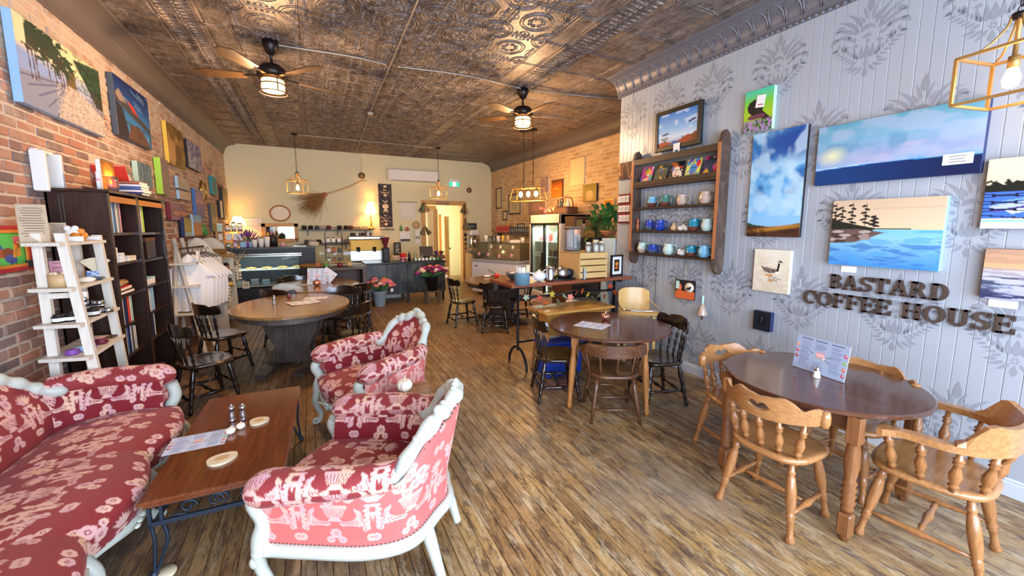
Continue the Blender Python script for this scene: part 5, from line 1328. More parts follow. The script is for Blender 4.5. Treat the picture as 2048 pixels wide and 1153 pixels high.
# small shelf with two paintings above the clothing
sh = thing('picture_ledge', 'dark picture ledge on the brick wall above the t-shirts', 'shelf', (XL, 8.0, 1.53), R(90)); MB().m('brown').box((0, -.07, 0), (1.1, .14, .03)).obj('ledge_board', sh); MB().m('brown').box((0, -.135, .02), (1.1, .01, .03)).obj('ledge_lip', sh)
p = Pic(30, 36); p.grad([(0, '#8a8a4a'), (.6, '#a89a54'), (1, '#6a7a5a')]); p.rect(0, .75, 1, 1, '#9ab8b0'); cv('canvas', 'olive landscape canvas with dark teal side, left on the picture ledge', (7.50, 7.95, 1.55, 1.84), p, depth=.05, edge='navy', off=.03)
p = Pic(40, 44); p.grad([(0, '#6f9ac4'), (.35, '#8ab0d0'), (.36, '#b07a44'), (1, '#c08a54')]); p.line([(.72, .4), (.78, .55), (.74, .75)], .012, '#5a3a20'); cv('canvas', 'orange field under blue sky canvas, leaning on the picture ledge', (7.92, 8.46, 1.55, 1.90), p, depth=.03, edge='sky', off=.07)
simple(MB().m('green').ball((0, 0, .1), (.05, .1, .1), 8, 6).ball((.02, .05, .05), (.04, .08, .06), 8, 6), 'moss_ball', 'green mossy ornament right of the orange field painting', 'ornament', (XL + .1, 8.62, 1.55))
# the rooster picture
p = Pic(70, 60, '#5fc45a'); p.ell(.12, .5, .22, .16, '#3a6a9a', .5); p.ell(.25, .62, .13, .12, '#b05a34'); p.ell(.45, .66, .24, .18, '#8a4a34', .3); p.ell(.48, .78, .22, .12, '#4a5a9a', .2); p.poly([(.55, .75), (.62, .35), (.72, .32), (.80, .50), (.80, .70)], '#e8a03a'); p.ell(.70, .33, .09, .09, '#d84a4a'); p.poly([(.60, .28), (.62, .14), (.68, .22), (.72, .12), (.77, .2), (.82, .18), (.80, .32)], '#d86a7a'); p.ell(.73, .34, .03, .03, '#f4e0d0'); p.poly([(.79, .33), (.88, .37), (.79, .39)], '#e0b040'); p.ell(.76, .45, .035, .07, '#c83a40'); p.line([(.5, .85), (.48, .98)], .015, '#3a3a3a'); p.line([(.62, .85), (.64, .98)], .015, '#3a3a3a')
t = canvas('rooster_picture', 'painted rooster on bright green in a red and orange frame, by the left edge', 'L', 3.56, 3.935, 1.41, 1.71, p, .03, 'red', frame='red', fw=.03, cat='painting')
MB().m('orange').box((0, -.038, .037), (.32, .008, .02)).box((0, -.038, .263), (.32, .008, .02)).box((.148, -.038, .15), (.02, .008, .24)).box((-.148, -.038, .15), (.02, .008, .24)).obj('inner_frame', t)
for z in (.04, .26): MB().m('black').box((.155, -.04, z), (.05, .018, .05)).obj('corner_block', t)
# ------------------------------------------------------------------ clothing and the white shelf unit beyond the bookcase
wood('white_paint', '#c9c4b4', '#d8d3c4', .6, axis=2, scale=3)
cl = thing('clothing_rack', 'whitewashed folding clothes rack holding the t-shirts, beyond the bookcase', 'rack', (0, 0, 0))
for y, x0_, x1_ in ((6.55, -1.72, -1.40), (6.9, -1.72, -1.36)):
    MB().m('white_paint').tube([(x0_ + .1, y, 1.55), (x1_, y - .0, 0.)], .028, 4).obj('post', cl); MB().m('white_paint').tube([(x0_ + .12, y, 1.5), (x0_, y, 0)], .028, 4).obj('post', cl)
for z in (1.22, .92, .55): MB().m('white_paint').box((-1.56, 6.72, z), (.34, .5, .022)).obj('shelf_board', cl)
MB().m('black').tube([(-1.55, 6.5, 1.42), (-1.55, 7.75, 1.40)], .012, 8).obj('hanging_rail', cl)
plain('tee', '#e4e4e0', .9, sheen=.2); 
def tshirt(loc, rz, label, s=1.):
    t = thing('t_shirt', label, 't-shirt', loc, rz)
    out = [(0, 0), (.09, .02), (.20, -.02), (.36, -.26), (.27, -.33), (.20, -.22), (.21, -.74), (-.21, -.74), (-.20, -.22), (-.27, -.33), (-.36, -.26), (-.20, -.02), (-.09, .02)]
    u = np.linspace(0, 1, 22); v = np.linspace(0, 1, 20); G = []
    for a in u:
        row = []
        for b_ in v:
            hw = .21 + .03 * math.sin(b_ * 3); 
            if b_ < .38: hw = .09 + (.30 - .09) * min(1, b_ / .30) ** .8
            x = (a * 2 - 1) * hw; z = .02 - b_ * .76 - .10 * abs(a * 2 - 1) ** 1.5 * (b_ < .38) * (1 - b_)
            row.append((x, -.035 * math.cos((a - .5) * pi) - .02 * math.sin(a * 17 + b_ * 2) * (.3 + b_), z))
        G.append(row)
    MB().m('tee').grid(np.array(G) * s).obj('front', t); G2 = np.array(G) * s; G2[..., 1] = -G2[..., 1] * .8 + .01; MB().m('tee').grid(G2, flip=True).obj('back', t)
    MB().m('black').tube([(-.18 * s, 0, -.03 * s), (0, 0, .05 * s), (.18 * s, 0, -.03 * s)], .007, 6).tube(smooth_path([(0, 0, .05 * s), (0, 0, .09 * s), (.02, 0, .115 * s), (.035, 0, .09 * s)], 8), .004, 5).obj('hanger', t)
for k in range(5): tshirt((-1.50 + .01 * k, 6.62 + .2 * k, 1.32 - .01 * k), R(12), f'white t-shirt on a black hanger, {ORD[k]} from the bookcase on the rail', 1.0)
ws = thing('scalloped_shelf', 'off-white shelf unit with scalloped side panels, left of the pastry case', 'shelf', (0, 0, 0))
def sidep(y, zt, name='side_panel'):
    pts = smooth_path([(-1.72, zt), (-1.60, zt + .01), (-1.50, zt - .07), (-1.42, zt - .22), (-1.36, zt - .26), (-1.33, zt - .30)], 20)
    poly = [(-1.74, 0), (-1.74, zt)] + [tuple(q) for q in pts] + [(-1.30, 0)]
    MB().m('white_paint').prism(poly, y - .012, y + .012).obj(name, ws)
sidep(7.75, 1.52); sidep(8.75, 1.50)
for z in (.22, .62, .92, 1.18): MB().m('white_paint').box((-1.53, 8.25, z), (.40, 1.0, .022)).obj('shelf_board', ws)
MB().m('white_paint').box((-1.735, 8.25, .7), (.012, 1.0, 1.4)).obj('back_panel', ws)
jar((-1.40, 8.6, .631), .06, .15, 'glass_amber', 'black', 'amber bottle with a yellow label on the scalloped shelf', 'amber_bottle', 'bottle', fill='orange', band='yellow')
jar((-1.42, 8.62, .931), .045, .13, 'black', 'black', 'dark jar above the amber bottle on the scalloped shelf', 'dark_jar', 'jar', band='copper')
gl = thing('garlic_braid', 'hanging braid of white garlic bulbs on the scalloped shelf edge', 'garlic', (-1.30, 7.72, 0)); 
for k in range(16): MB().m('cream').ball((.03 * math.cos(k * 2.1), .03 * math.sin(k * 2.1), .78 - .018 * k), (.026, .026, .022), 8, 6).obj('bulb', gl)
MB().m('tan').tube([(0, 0, .8), (.01, 0, .95), (-.02, 0, 1.1)], .012, 6).obj('braided_stem', gl)
gl = thing('garlic_braid', 'second garlic braid with dried stalks, hanging before the pastry case', 'garlic', (-1.27, 8.72, 0))
for k in range(14): MB().m('cream').ball((.03 * math.cos(k * 2.1), .03 * math.sin(k * 2.1), 1.0 - .02 * k), (.028, .028, .024), 8, 6).obj('bulb', gl)
for k in range(7): MB().m('tan').tube(smooth_path([(0, 0, 1.0), (.02 * (k - 3), .02, 1.12), (.07 * (k - 3), -.03, 1.22 + .03 * (k % 3))], 7), .005, 5).obj('stalk', gl)
dr = MB().m('tan')
for k in range(12):
    a = RNG.normal() * .5; dr.tube(smooth_path([(0, 0, 0), (.08, .1 + .02 * k, .03), (.12 + .2 * math.cos(a), .2 + .3 * math.sin(a), .06 * RNG.random())], 6), .006, 4)
simple(dr, 'dried_branch', 'bundle of dried branches lying on the scalloped shelf', 'branches', (-1.5, 7.78, 1.2))
bas = MB().m('wicker')
for k in range(4): bas.ring((0, 0, .02 + .03 * k), .11 + .008 * k, .012, 22, 5)
bas.slab([(.1 * math.cos(a), .1 * math.sin(a)) for a in np.linspace(0, 6.2, 18)], .0, .012)
simple(bas, 'wicker_basket', 'small open wicker basket on the scalloped shelf top', 'basket', (-1.50, 8.45, 1.195))
boxthing((.02, .12, .13), 'white', 'white', 'price_card', 'white price card on the clothes rack post', 'card', (-1.37, 6.52, 1.26))
# ------------------------------------------------------------------ the back of the shop
wood('old_counter', '#3c332a', '#5f5244', .5, axis=0, scale=4, wear='#7a6c58', wearamt=.5)
plain('espresso_steel', '#c8c8bc', .22, metal=.9); plain('chalk_black', '#1a211f', .30, noise=.9, nscale=2.4, bump=.05)
# black chalk-smeared counter on legs
m = bpy.data.materials.new('chalk_front'); nt, N, L, b = nodes(m)
f1 = pos_noise(N, L, (3, 3, 1.2), 5, .7, .8); L.new(rgbmix(N, L, mapr(N, L, f1, .45, .75), '#0f1413', '#5d6a62'), b.inputs['Base Color']); b.inputs['Roughness'].default_value = .35; MATS['chalk_front'] = m
ctr = thing('serving_counter', 'black counter with a chalk-smeared front on short legs, before the doorway', 'counter', (0, 0, 0))
MB().m('chalk_black').box((1.80, 8.82, .935), (1.78, .74, .035), bev=.006).obj('countertop', ctr)
for k in range(4): MB().m('chalk_front').box((1.14 + .435 * k, 8.50, .575), (.43, .03, .67), bev=.003).obj('front_panel', ctr)
MB().m('chalk_black').box((.94, 8.82, .575), (.03, .64, .67)).obj('end_panel', ctr); MB().m('chalk_black').box((2.66, 8.82, .575), (.03, .64, .67)).obj('end_panel', ctr); MB().m('chalk_black').box((1.8, 8.82, .25), (1.7, .62, .02)).obj('base_shelf', ctr)
for x in (.98, 1.8, 2.62):
    for y in (8.54, 9.1): MB().m('chalk_black').box((x, y, .12), (.05, .05, .24)).obj('leg', ctr)
wc = thing('wood_counter', 'low weathered wood counter with open shelves, right of the pastry case', 'counter', (0, 0, 0))
MB().m('old_counter').box((.42, 8.55, .895), (1.06, .62, .05), bev=.008).obj('countertop', wc)
for x in (-.06, .88): MB().m('old_counter').box((x, 8.55, .435), (.07, .55, .87)).obj('side_panel', wc)
MB().m('brown').box((.42, 8.8, .435), (.9, .03, .86)).obj('back_panel', wc)
for z in (.16, .50): MB().m('old_counter').box((.42, 8.55, z), (.9, .5, .03)).obj('shelf', wc)
# pastry display case
pc = thing('pastry_case', 'long black pastry case with a glass front against the left corner', 'display case', (0, 0, 0))
cx0, cx1, cy0, cy1, cz1 = -1.72, .03, 9.6, 10.35, 1.26
MB().m('black').box(((cx0 + cx1) / 2, 9.98, .22), (cx1 - cx0, .74, .44)).obj('base', pc)
MB().m('black').box(((cx0 + cx1) / 2, 9.97, cz1 - .06), (cx1 - cx0, .76, .09)).obj('canopy', pc); MB().m('slate').box(((cx0 + cx1) / 2, 9.97, cz1), (cx1 - cx0 + .03, .80, .03), bev=.005).obj('top', pc)
for x in (cx0 + .02, cx1 - .02): MB().m('black').box((x, 9.98, .8), (.04, .74, .78)).obj('end_panel', pc)
MB().m('black').box((cx1 - .17, 9.66, .8), (.3, .04, .78)).obj('front_post', pc); MB().m('slate').box(((cx0 + cx1) / 2, 10.33, .8), (cx1 - cx0, .03, .78)).obj('back_panel', pc)
for z, d_ in ((.80, .5), (.47, .62)): MB().m('white').box(((cx0 + cx1) / 2 - .12, 9.98 - .02, z), (cx1 - cx0 - .3, d_, .012)).obj('shelf', pc)
for xa, xb in ((cx0 + .05, -.86), (-.84, cx1 - .33)): MB().m('glass_case').box(((xa + xb) / 2, 9.62, .83), (xb - xa, .008, .68)).obj('glass_pane', pc)
for z in (1.14, 1.10): MB().m('espresso_steel').box(((cx0 + cx1) / 2 - .12, 9.61, z), (cx1 - cx0 - .3, .025, .018)).obj('rail', pc)
plain('case_tube', '#eef8f0', .4, emit=3.); MB().m('case_tube').cyl((cx0 + .1, 9.72, 1.17), (cx1 - .4, 9.72, 1.17), .012).obj('light_tube', pc)
area('pastry_case_light', (-.95, 9.8, 1.12), (0, 0, 0), 1.3, .15, 4, '#f4fbf2')
plain('pastry', '#d8b06a', .6, noise=.3, nscale=60)
for k in range(5):
    x = -1.50 + .29 * k; pt = thing('pastry_tray', f'white tray of pastries on the glass case shelf, {ORD[k]} from the left', 'tray', (x, 9.93, .807)); MB().m('white').lathe([(.001, 0), (.11, 0), (.13, .012), (.125, .012), (.10, .006), (.001, .006)], n=18).obj('plate', pt)
    for j in range(7): MB().m('pastry').ball((.065 * math.cos(j * 1.05) * (j < 6), .065 * math.sin(j * 1.05) * (j < 6), .022 + .012 * (j == 6)), (.036, .032, .02), 8, 6).obj('pastry', pt)
for k, (x, c_) in enumerate([(-1.4, 'white'), (-1.15, 'silver'), (-.95, 'sky'), (-.55, 'mint')]):
    boxthing((.14, .12, .11 + .02 * (k % 2)), c_, 'white', 'pastry_box', f'{CN[c_]} box on the lower shelf of the pastry case', 'box', (x, 9.9, .478))
stand_sheet((-1.28, 9.58, .445), 0, .12, .14, 15, 'cream framed card standing on the pastry case ledge', Pic(20, 24, '#e8e2cc').rect(.2, .2, .8, .8, '#b8b49c'))
# on top of the pastry case
zt2 = cz1 + .016
for k, (x, h) in enumerate([((-1.104, 1.361)[0], .16), ((-0.986, 1.38)[0], .19), ((-0.877, 1.399)[0], .22)]): simple(MB().m('white').lathe([(.001, 0), (.042, 0), (.058, h), (.052, h), (.04, .01)], n=14).m('white').lathe([(.05, h * .6), (.059, h * .6), (.059, h * .64), (.05, h * .64)], n=14), 'cup_stack', f'stack of white paper cups on the pastry case, {ORD[k]} from the left', 'cups', (x, 9.85, zt2))
t = thing('air_pot', 'black dome-lidded pot behind the white cup stacks', 'pot', ((-0.792, 1.366)[0], 10.15, zt2)); MB().m('black').lathe([(.001, 0), (.09, 0), (.09, .18), (.07, .24), (.001, .26)], n=16).obj('body', t); MB().m('black').ball((0, 0, .27), .02, 8, 6).obj('knob', t)
t = thing('oval_basket', 'wide oval wicker basket on the pastry case, beside the green pumpkin', 'basket', ((-1.069, 1.323)[0] + -.02, 10.15, zt2))
a = np.linspace(0, 2 * pi, 40, endpoint=False)
for k in range(4): MB().m('wicker').tube(np.stack([.20 * np.cos(a) * (1 + .05 * k), .1 * np.sin(a) * (1 + .05 * k), np.full(len(a), .02 + .03 * k)], 1), .014, 5, closed=True).obj('woven_ring', t)
pumpkin(((-1.011, 1.446)[0], 10.2, zt2 + .13), .055, 'green', 'green', 'dark green gourd with a tall stem above the wicker basket')
t = thing('plate_rack', 'white dish rack with plates near the right end of the pastry case', 'rack', ((-0.268, 1.284)[0], 10.0, zt2)); 
for k in range(5): MB().m('white').lathe([(.001, 0), (.07, 0), (.08, .006), (.001, .006)], n=16, Rm=roty(R(80)), c=(-.08 + .035 * k, 0, .085)).obj('plate', t)
MB().m('steel').box((0, 0, .005), (.26, .14, .01)).obj('rack_base', t)
for k in range(3): simple(MB().m('cream').lathe([(.001, 0), (.09, 0), (.12, .03), (.115, .03), (.08, .006), (.001, .006)], n=18), 'bowl', f'cream bowl in the stack by the end of the pastry case, {ORD[k]} from the bottom', 'bowl', ((0.011, 1.279)[0], 10.0, zt2 + .028 * k))
t = thing('candy_jar', 'small pink figurine jar beside the white cup stacks', 'jar', ((-0.59, 1.317)[0], 9.9, zt2)); MB().m('pink').lathe([(.001, 0), (.035, 0), (.045, .05), (.025, .08), (.001, .11)], n=12).obj('body', t)
# herb rack, lavender and lamp at the left end
hr = thing('herb_rack', 'two-tier wooden rack of tea tins and jars at the left end of the pastry case', 'rack', (-1.50, 9.95, zt2))
for z in (.15, .33): MB().m('tan').box((0, 0, z), (.50, .16, .016)).obj('shelf', hr)
for sx in (-1, 1): MB().m('tan').box((sx * .25, 0, .18), (.016, .16, .36)).obj('side', hr)
for k, c_ in enumerate(['sky', 'green', 'pink', 'lime']): jar((-1.68 + .115 * k, 9.93, zt2), .042, .11, c_, 'white', f'small {CN[c_]} tea tin on the bottom of the herb rack, {ORD[k]} from the left', 'tea_tin', 'tin', band='white')
for k, w_ in enumerate([.07, .10, .17]): boxthing((w_, .08, .13), 'white', 'cream', 'tea_box', f'white tea box on the middle tier of the herb rack, {ORD[k]} from the left', 'box', (-1.69 + .14 * k + .02 * (k == 2), 9.94, zt2 + .159))
boxthing((.09, .08, .16), 'mint', 'white', 'tea_box', 'white and green tea box on the upper tier of the herb rack', 'box', (-1.69, 9.94, zt2 + .339))
for k, h in enumerate([.15, .19, .17]): jar((-1.56 + .105 * k, 9.94, zt2 + .339), .046, h, 'glass_jar', 'brown', f'glass spice jar on the upper tier of the herb rack, {ORD[k]} from the left', fill='kraft', band='white')
lv = thing('lavender_bunch', 'bunch of purple lavender in a wire-handled basket, below the left lamp', 'lavender', ((-1.39, 1.331)[0] + .13, 9.92, zt2))
for k in range(34):
    a = RNG.normal() * .55; b_ = RNG.normal() * .25; tip = np.array([.30 * math.sin(a) + .04, .2 * b_, .40 * math.cos(a) * (.8 + .2 * RNG.random())]); 
    MB().m('green').tube([(0, 0, .1), tip * .6], .003, 4).obj('stem', lv); MB().m('purple').turn(tip * .58, tip, [(0, .006), (.5, .012), (1, .003)], 5).obj('flower_head', lv)
MB().m('brass').ring((0, 0, .17), .10, .006, 20, 5, Rm=rotx(R(90)), arc=(0, pi)).obj('handle', lv); MB().m('sky').box((0, 0, .06), (.2, .12, .12), bev=.01).obj('basket_body', lv)
simple(MB().m('purple').lathe([(.001, 0), (.03, 0), (.03, .08), (.012, .11), (.012, .15), (.001, .15)], n=10), 'purple_bottle', 'small purple bottle right of the lavender basket', 'bottle', ((-1.221, 1.277)[0], 9.86, zt2))
def table_lamp(loc, h, r, label, watts):
    t = thing('table_lamp', label, 'lamp', loc)
    MB().m('brass').lathe([(.001, 0), (r * .62, 0), (r * .5, .03), (.02, .06), (.014, h * .3), (.022, h * .42), (.012, h * .5), (.012, h * .62)], n=14).obj('base', t)
    MB().m('shade_lit').lathe([(r, h * .58), (r * .92, h * .66), (r * .62, h * .86), (r * .5, h)], n=24).obj('shade', t)
    MB().m('bulb').ball((0, 0, h * .76), .03, 8, 6).obj('bulb', t)
    point('lamp_light', (loc[0], loc[1], loc[2] + h * .78), watts, '#ffb860', .05); return t
table_lamp(((-1.581, 1.871)[0], 11.4, 1.45), .50, .17, 'lit table lamp with a cream shade in the left far corner', 15)
simple(MB().m('pine').box((0, 0, 0), (.5, .3, .03), bev=.004), 'corner_ledge', 'wooden ledge under the lit corner lamp', 'shelf', ((-1.581, 1.871)[0] + .1, 11.54, 1.434))
# shiplap panel and mirror
plain('shiplap', '#e4e0da', .6)
sp_ = thing('shiplap_panel', 'white boarded wall panel between the corner lamp and the mirror', 'panel', (-1.42, 11.69, 1.2))
for k in range(8): MB().m('shiplap').box((0, -.008, .045 + .09 * k), (.62, .016, .086), bev=.003).obj('board', sp_)
for k in range(8): MB().m('brown').ball((.22, -.017, .045 + .09 * k), .007, 5, 4).obj('nail', sp_)
plain('mirror', '#e8ece8', .03, metal=1.)
mr = thing('wall_mirror', 'pine-framed mirror with a small ledge on the far wall above the cups', 'mirror', (-.735, 11.69, 1.33))
for sx in (-1, 1): MB().m('pine').box((sx * .36, -.02, .23), (.09, .04, .46), bev=.004).obj('frame_side', mr)
for z in (.03, .42): MB().m('pine_h').box((0, -.02, z), (.82, .04, .09), bev=.004).obj('frame_rail', mr)
MB().m('mirror').box((0, -.006, .23), (.66, .008, .34)).obj('glass_pane', mr); MB().m('pine_h').box((-.2, -.08, .16), (.36, .1, .015)).obj('ledge', mr)
for k, (c_, h) in enumerate([('yellow', .07), ('pink', .09), ('brown', .1)]): simple(MB().m(c_).lathe([(.001, 0), (.025, 0), (.03, h * .5), (.015, h * .8), (.02, h), (.001, h)], n=10), 'soap_bottle', f'{CN[c_]} bottle on the mirror ledge', 'bottle', (-1.0 + .09 * k, 11.6, 1.498))
# shelves with mugs
for nm, (x0, x1, z), lb in [('a', (-.29, 1.50, 1.64), 'long upper wall shelf of dark mugs on the far wall'), ('b', (-.31, .92, 1.27), 'lower wall shelf of glass mugs on the far wall')]:
    t = thing('wall_shelf', lb, 'shelf', ((x0 + x1) / 2, 11.60, z)); MB().m('brown').box((0, 0, -.012), (x1 - x0, .2, .024)).obj('shelf_board', t)
    for q in (-.4, 0., .4): MB().m('iron').box((q * (x1 - x0), .06, -.09), (.015, .06, .15)).obj('bracket', t)
    cs_ = [('black', .0), ('black', .15), ('slate', .3), ('silver', .45), ('maroon', .58), ('black', .84), ('black', 1.0), ('brown', 1.12)] if nm == 'a' else [('slate', .06), ('silver', .2), ('black', .34), ('white', .47), ('mint', .60), ('brown', .75), ('silver', .9), ('grey2', 1.02)]
    for k, (c_, dx) in enumerate(cs_):
        mug((x0 + .1 + dx, 11.58, z), .055, .10, (c_, c_), f'{CN[c_]} mug on the {"upper" if nm == "a" else "lower"} far wall shelf, {ORD[k]} from the left', R(-60))
for k in range(7): simple(MB().m('glass_jar').lathe([(.001, 0), (.022, 0), (.028, .07), (.024, .07), (.02, .005)], n=10), 'shot_glass', f'small clear glass on the right end of the upper wall shelf, {ORD[k]} from the left', 'glass', (.95 + .065 * k, 11.58, 1.64))
table_lamp((1.46, 11.55, 1.64), .74, .16, 'lit brass table lamp on the upper wall shelf beside the moon banner', 22)
# things hung on the far wall
br = thing('twig_broom', 'long twig besom broom hung slanting on the far wall', 'broom', (0, 11.62, 0))
H0, H1 = np.array([.36, 0, 2.56]), np.array([1.38, 0, 2.95])
MB().m('tan').tube(smooth_path([H0 + (H0 - H1) * .1, H0, H0 * .5 + H1 * .5 + np.array([0, 0, -.01]), H1 + np.array([-.1, 0, .0]), H1], 14), .018, 8).obj('handle', br)
MB().m('copper').ball(H0 + np.array([-.02, 0, -.01]), (.07, .05, .06), 10, 8).obj('binding', br)
plain('straw', '#a87c44', .8); tw = MB().m('straw')
for k in range(150):
    a = R(217) + RNG.normal() * .32; l = .55 + .3 * RNG.random(); d = np.array([math.cos(a), -.12 * abs(RNG.normal()), math.sin(a)]); p0 = H0 + np.array([RNG.normal() * .012, RNG.normal() * .012, RNG.normal() * .012])
    tw.tube([p0, p0 + d * l * .6 + np.array([0, -.02, 0]), p0 + d * l + np.array([RNG.normal() * .03, -.03, RNG.normal() * .04])], [.004, .0035, .001], 4)
o = tw.obj('twigs', br); o['kind'] = 'stuff'
simple(MB().m('honey').ring((0, 0, 0), .19, .022, 30, 6, Rm=rotx(R(90)) @ np.diag([1.15, 1, 1])).m('cream').lathe([(.001, 0), (.2, 0)], n=24, Rm=rotx(R(90)) @ np.diag([1.1, 1, 1])), 'oval_picture', 'round wood-framed cream picture above the mirror', 'picture frame', (-.71, 11.68, 2.045))
t = thing('air_conditioner', 'long white wall air conditioner near the ceiling of the far wall', 'air conditioner', (2.68, 11.69, 2.99)); MB().m('white').box((0, -.10, .16), (1.45, .20, .32), bev=.03).obj('casing', t); MB().m('grey2').box((0, -.17, .012), (1.3, .06, .015)).obj('louvre', t); MB().m('white').box((0, -.203, .2), (1.4, .004, .2)).obj('front_panel', t)
p = Pic(40, 160, '#211a20'); cc = '#e8cfa8'
for y in (.06, .13, .19, .26, .385, .50, .60, .72, .84, .93): p.ell(.5, y, .035 if y in (.26, .6) else .03, .028, cc)
for y in (.13, .19, .72, .84): p.ell(.53, y - .012, .026, .024, '#211a20')
p.ell(.5, .515, .058, .058, cc); p.ell(.5, .385, .042, .042, cc); p.ell(.5, .37, .036, .03, '#211a20'); p.ell(.5, .645, .042, .042, cc); p.ell(.5, .66, .034, .03, '#211a20')
for y, s_ in ((.17, 1), (.235, -1), (.76, 1), (.88, -1)):
    th_ = np.linspace(-1, 1, 12); p.line([(.5 + .36 * q, y + s_ * .03 * (1 - q * q) * 1.2) for q in th_], .005, '#c8b090')
p.mix(((p.noise(30, 90, 2, 1) > .80)).astype(float) * .7, '#a89888')
canvas('moon_banner', 'tall black cloth banner of moon phases beside the lit lamp', 'F', 1.70, 2.06, 1.70, 2.90, p, .01, 'black', cat='banner')
simple(MB().m('greywood').box((0, 0, 0), (.40, .02, .055), bev=.004).box((-.0, -.003, .035), (.12, .012, .02)), 'small_sign', 'narrow grey wooden sign below the moon banner', 'sign', (1.90, 11.68, 1.635))
p = Pic(60, 60, '#d8d8cc'); p.mix(((np.hypot((p.U - .5), (p.V - .5)) % .1 < .04) & (np.hypot(p.U - .5, p.V - .5) < .4)) * .6, '#f4f4ee')
t = canvas('lace_hanging', 'pale lace panel hanging from a thin rod on the far wall', 'F', 2.26, 2.72, 1.93, 2.41, p, .006, 'cream', cat='lace'); MB().m('brown').cyl((-.29, -.01, .49), (.29, -.01, .49), .008).obj('rod', t)
plain('exit_green', '#2fae88', .5, emit=.8); plain('exit_white', '#eefaf6', .5, emit=1.2)
t = thing('exit_sign', 'green and white running-man exit sign above the doorway', 'sign', (3.90, 11.68, 2.90)); MB().m('white').box((0, -.02, .12), (.34, .05, .24), bev=.006).obj('casing', t)
for x, c_ in ((-.11, 'exit_green'), (.11, 'exit_green'), (0, 'exit_white')): MB().m(c_).box((x, -.048, .085), (.105, .006, .12)).obj('panel', t)
rm = MB().m('exit_green').ball((.012, -.052, .132), (.011, .003, .011), 8, 6)
for a_, b_ in [((.004, .115), (-.006, .08)), ((-.006, .08), (.016, .06)), ((.016, .06), (.01, .035)), ((-.006, .08), (-.022, .06)), ((-.022, .06), (-.038, .058)), ((.004, .112), (.026, .098)), ((.004, .112), (-.02, .10))]: rm.cyl((a_[0], -.052, a_[1]), (b_[0], -.052, b_[1]), .006, n=5)
rm.obj('running_man', t)
for x, z, r_ in ((1.28, 3.09, .085), (4.39, 2.83, .08)):
    t = thing('carved_disc', 'dark carved wooden disc hung ' + ('above the broom tip' if x < 2 else 'right of the exit sign'), 'disc', (x, 11.68, z)); MB().m('brown').lathe([(.001, 0), (r_, 0), (r_, .02), (.001, .02)], n=24, Rm=rotx(R(90))).obj('disc', t)
    for k in range(6): MB().m('tan').ring((.4 * r_ * math.cos(k * 1.05), -.022, .4 * r_ * math.sin(k * 1.05)), r_ * .28, .004, 10, 4, Rm=rotx(R(90))).obj('carving', t)
    MB().m('tan').tube([(0, 0, r_), (0, 0, r_ + .4)], .002, 4).obj('string', t)
def wallbox(name, label, cat, x0, x1, z0, z1, d, mat, extra=None):
    t = thing(name, label, cat, ((x0 + x1) / 2, 11.69, z0)); MB().m(mat).box((0, -d / 2, (z1 - z0) / 2), (x1 - x0, d, z1 - z0), bev=.012).obj('casing', t)
    if extra: MB().m(extra).box((0, -d / 2 - .02, .03), (x1 - x0 - .04, d - .03, .05)).obj('slot', t)
    return t
wallbox('towel_dispenser', 'white paper towel dispenser with a dark slot, left of the doorway', 'dispenser', 2.22, 2.53, 1.30, 1.58, .12, 'white', 'black')
wallbox('soap_dispenser', 'narrow white soap dispenser beside the doorway frame', 'dispenser', 2.66, 2.81, 1.38, 1.63, .1, 'white', 'grey2'); wallbox('notice_card', 'small white card below the soap dispenser', 'card', 2.68, 2.82, 1.20, 1.34, .01, 'white')
simple(MB().m('tan').lathe([(.001, 0), (.10, 0), (.11, .03), (.001, .02)], n=22, Rm=rotx(R(90))), 'woven_disc', 'round woven tray hung left of the doorway', 'tray', (2.72, 11.68, 1.76))
simple(MB().m('green').lathe([(.001, 0), (.04, 0), (.035, .1), (.012, .14), (.012, .18), (.001, .18)], n=10), 'green_bottle', 'dark bottle on top of the towel dispenser', 'bottle', (2.28, 11.63, 1.583))
simple(MB().m('copper').ball((0, 0, .05), (.06, .05, .05), 10, 8).ball((0, 0, .10), (.03, .03, .02), 8, 6), 'mushroom_ornament', 'rust-coloured ornament on top of the towel dispenser', 'ornament', (2.45, 11.63, 1.583))
p = Pic(30, 46, '#23262a'); 
for k in range(7): p.rect(.2 + .06 * (k % 2), .15 + .1 * k, .8 - .06 * (k % 3), .2 + .1 * k, '#b8bcb8')
simple(MB().m('white').box((0, 0, .45), (.4, .3, .9), bev=.01), 'white_cabinet', 'low white cabinet behind the black counter, under the chalk sign', 'cabinet', (2.15, 11.3, 0))
t = canvas('chalk_sign', 'small black lettered sign standing on the white cabinet', 'F', 2.02, 2.22, .905, 1.27, p, .015, 'black', cat='sign', off=.25)
# doorway decorations
wood('door_sign', '#a88a66', '#b99a74', .6, axis=0)
t = thing('door_sign', 'small weathered lettered sign on the pine door lintel', 'sign', (3.53, 11.64, 2.345)); MB().m('door_sign').box((0, 0, .06), (.42, .02, .11), bev=.003).obj('board', t)
ls_ = MB().m('brown')
for k in range(11):
    if k != 5: ls_.box((-.17 + .034 * k, -.011, .06), (.012, .003, .06)).box((-.17 + .034 * k, -.011, .06 + .02 * (k % 3 - 1)), (.022, .003, .010))
o = ls_.obj('lettering', t); o['kind'] = 'stuff'
def dried(x, z, s, label):
    t = thing('dried_bouquet', label, 'bouquet', (x, 11.63, z))
    for k in range(14):
        a = R(-90) + RNG.normal() * .28; MB().m(['brown', 'tan', 'green', 'maroon'][k % 4]).turn((0, 0, 0), (s * math.cos(a), -.03 + .03 * RNG.normal(), s * math.sin(a)), [(0, .004), (.5, .008), (.85, .022), (1, .006)], 5).obj('sprig', t)
    MB().m('copper').ball((0, 0, -.03), (.02, .02, .03), 8, 6).obj('tie', t)
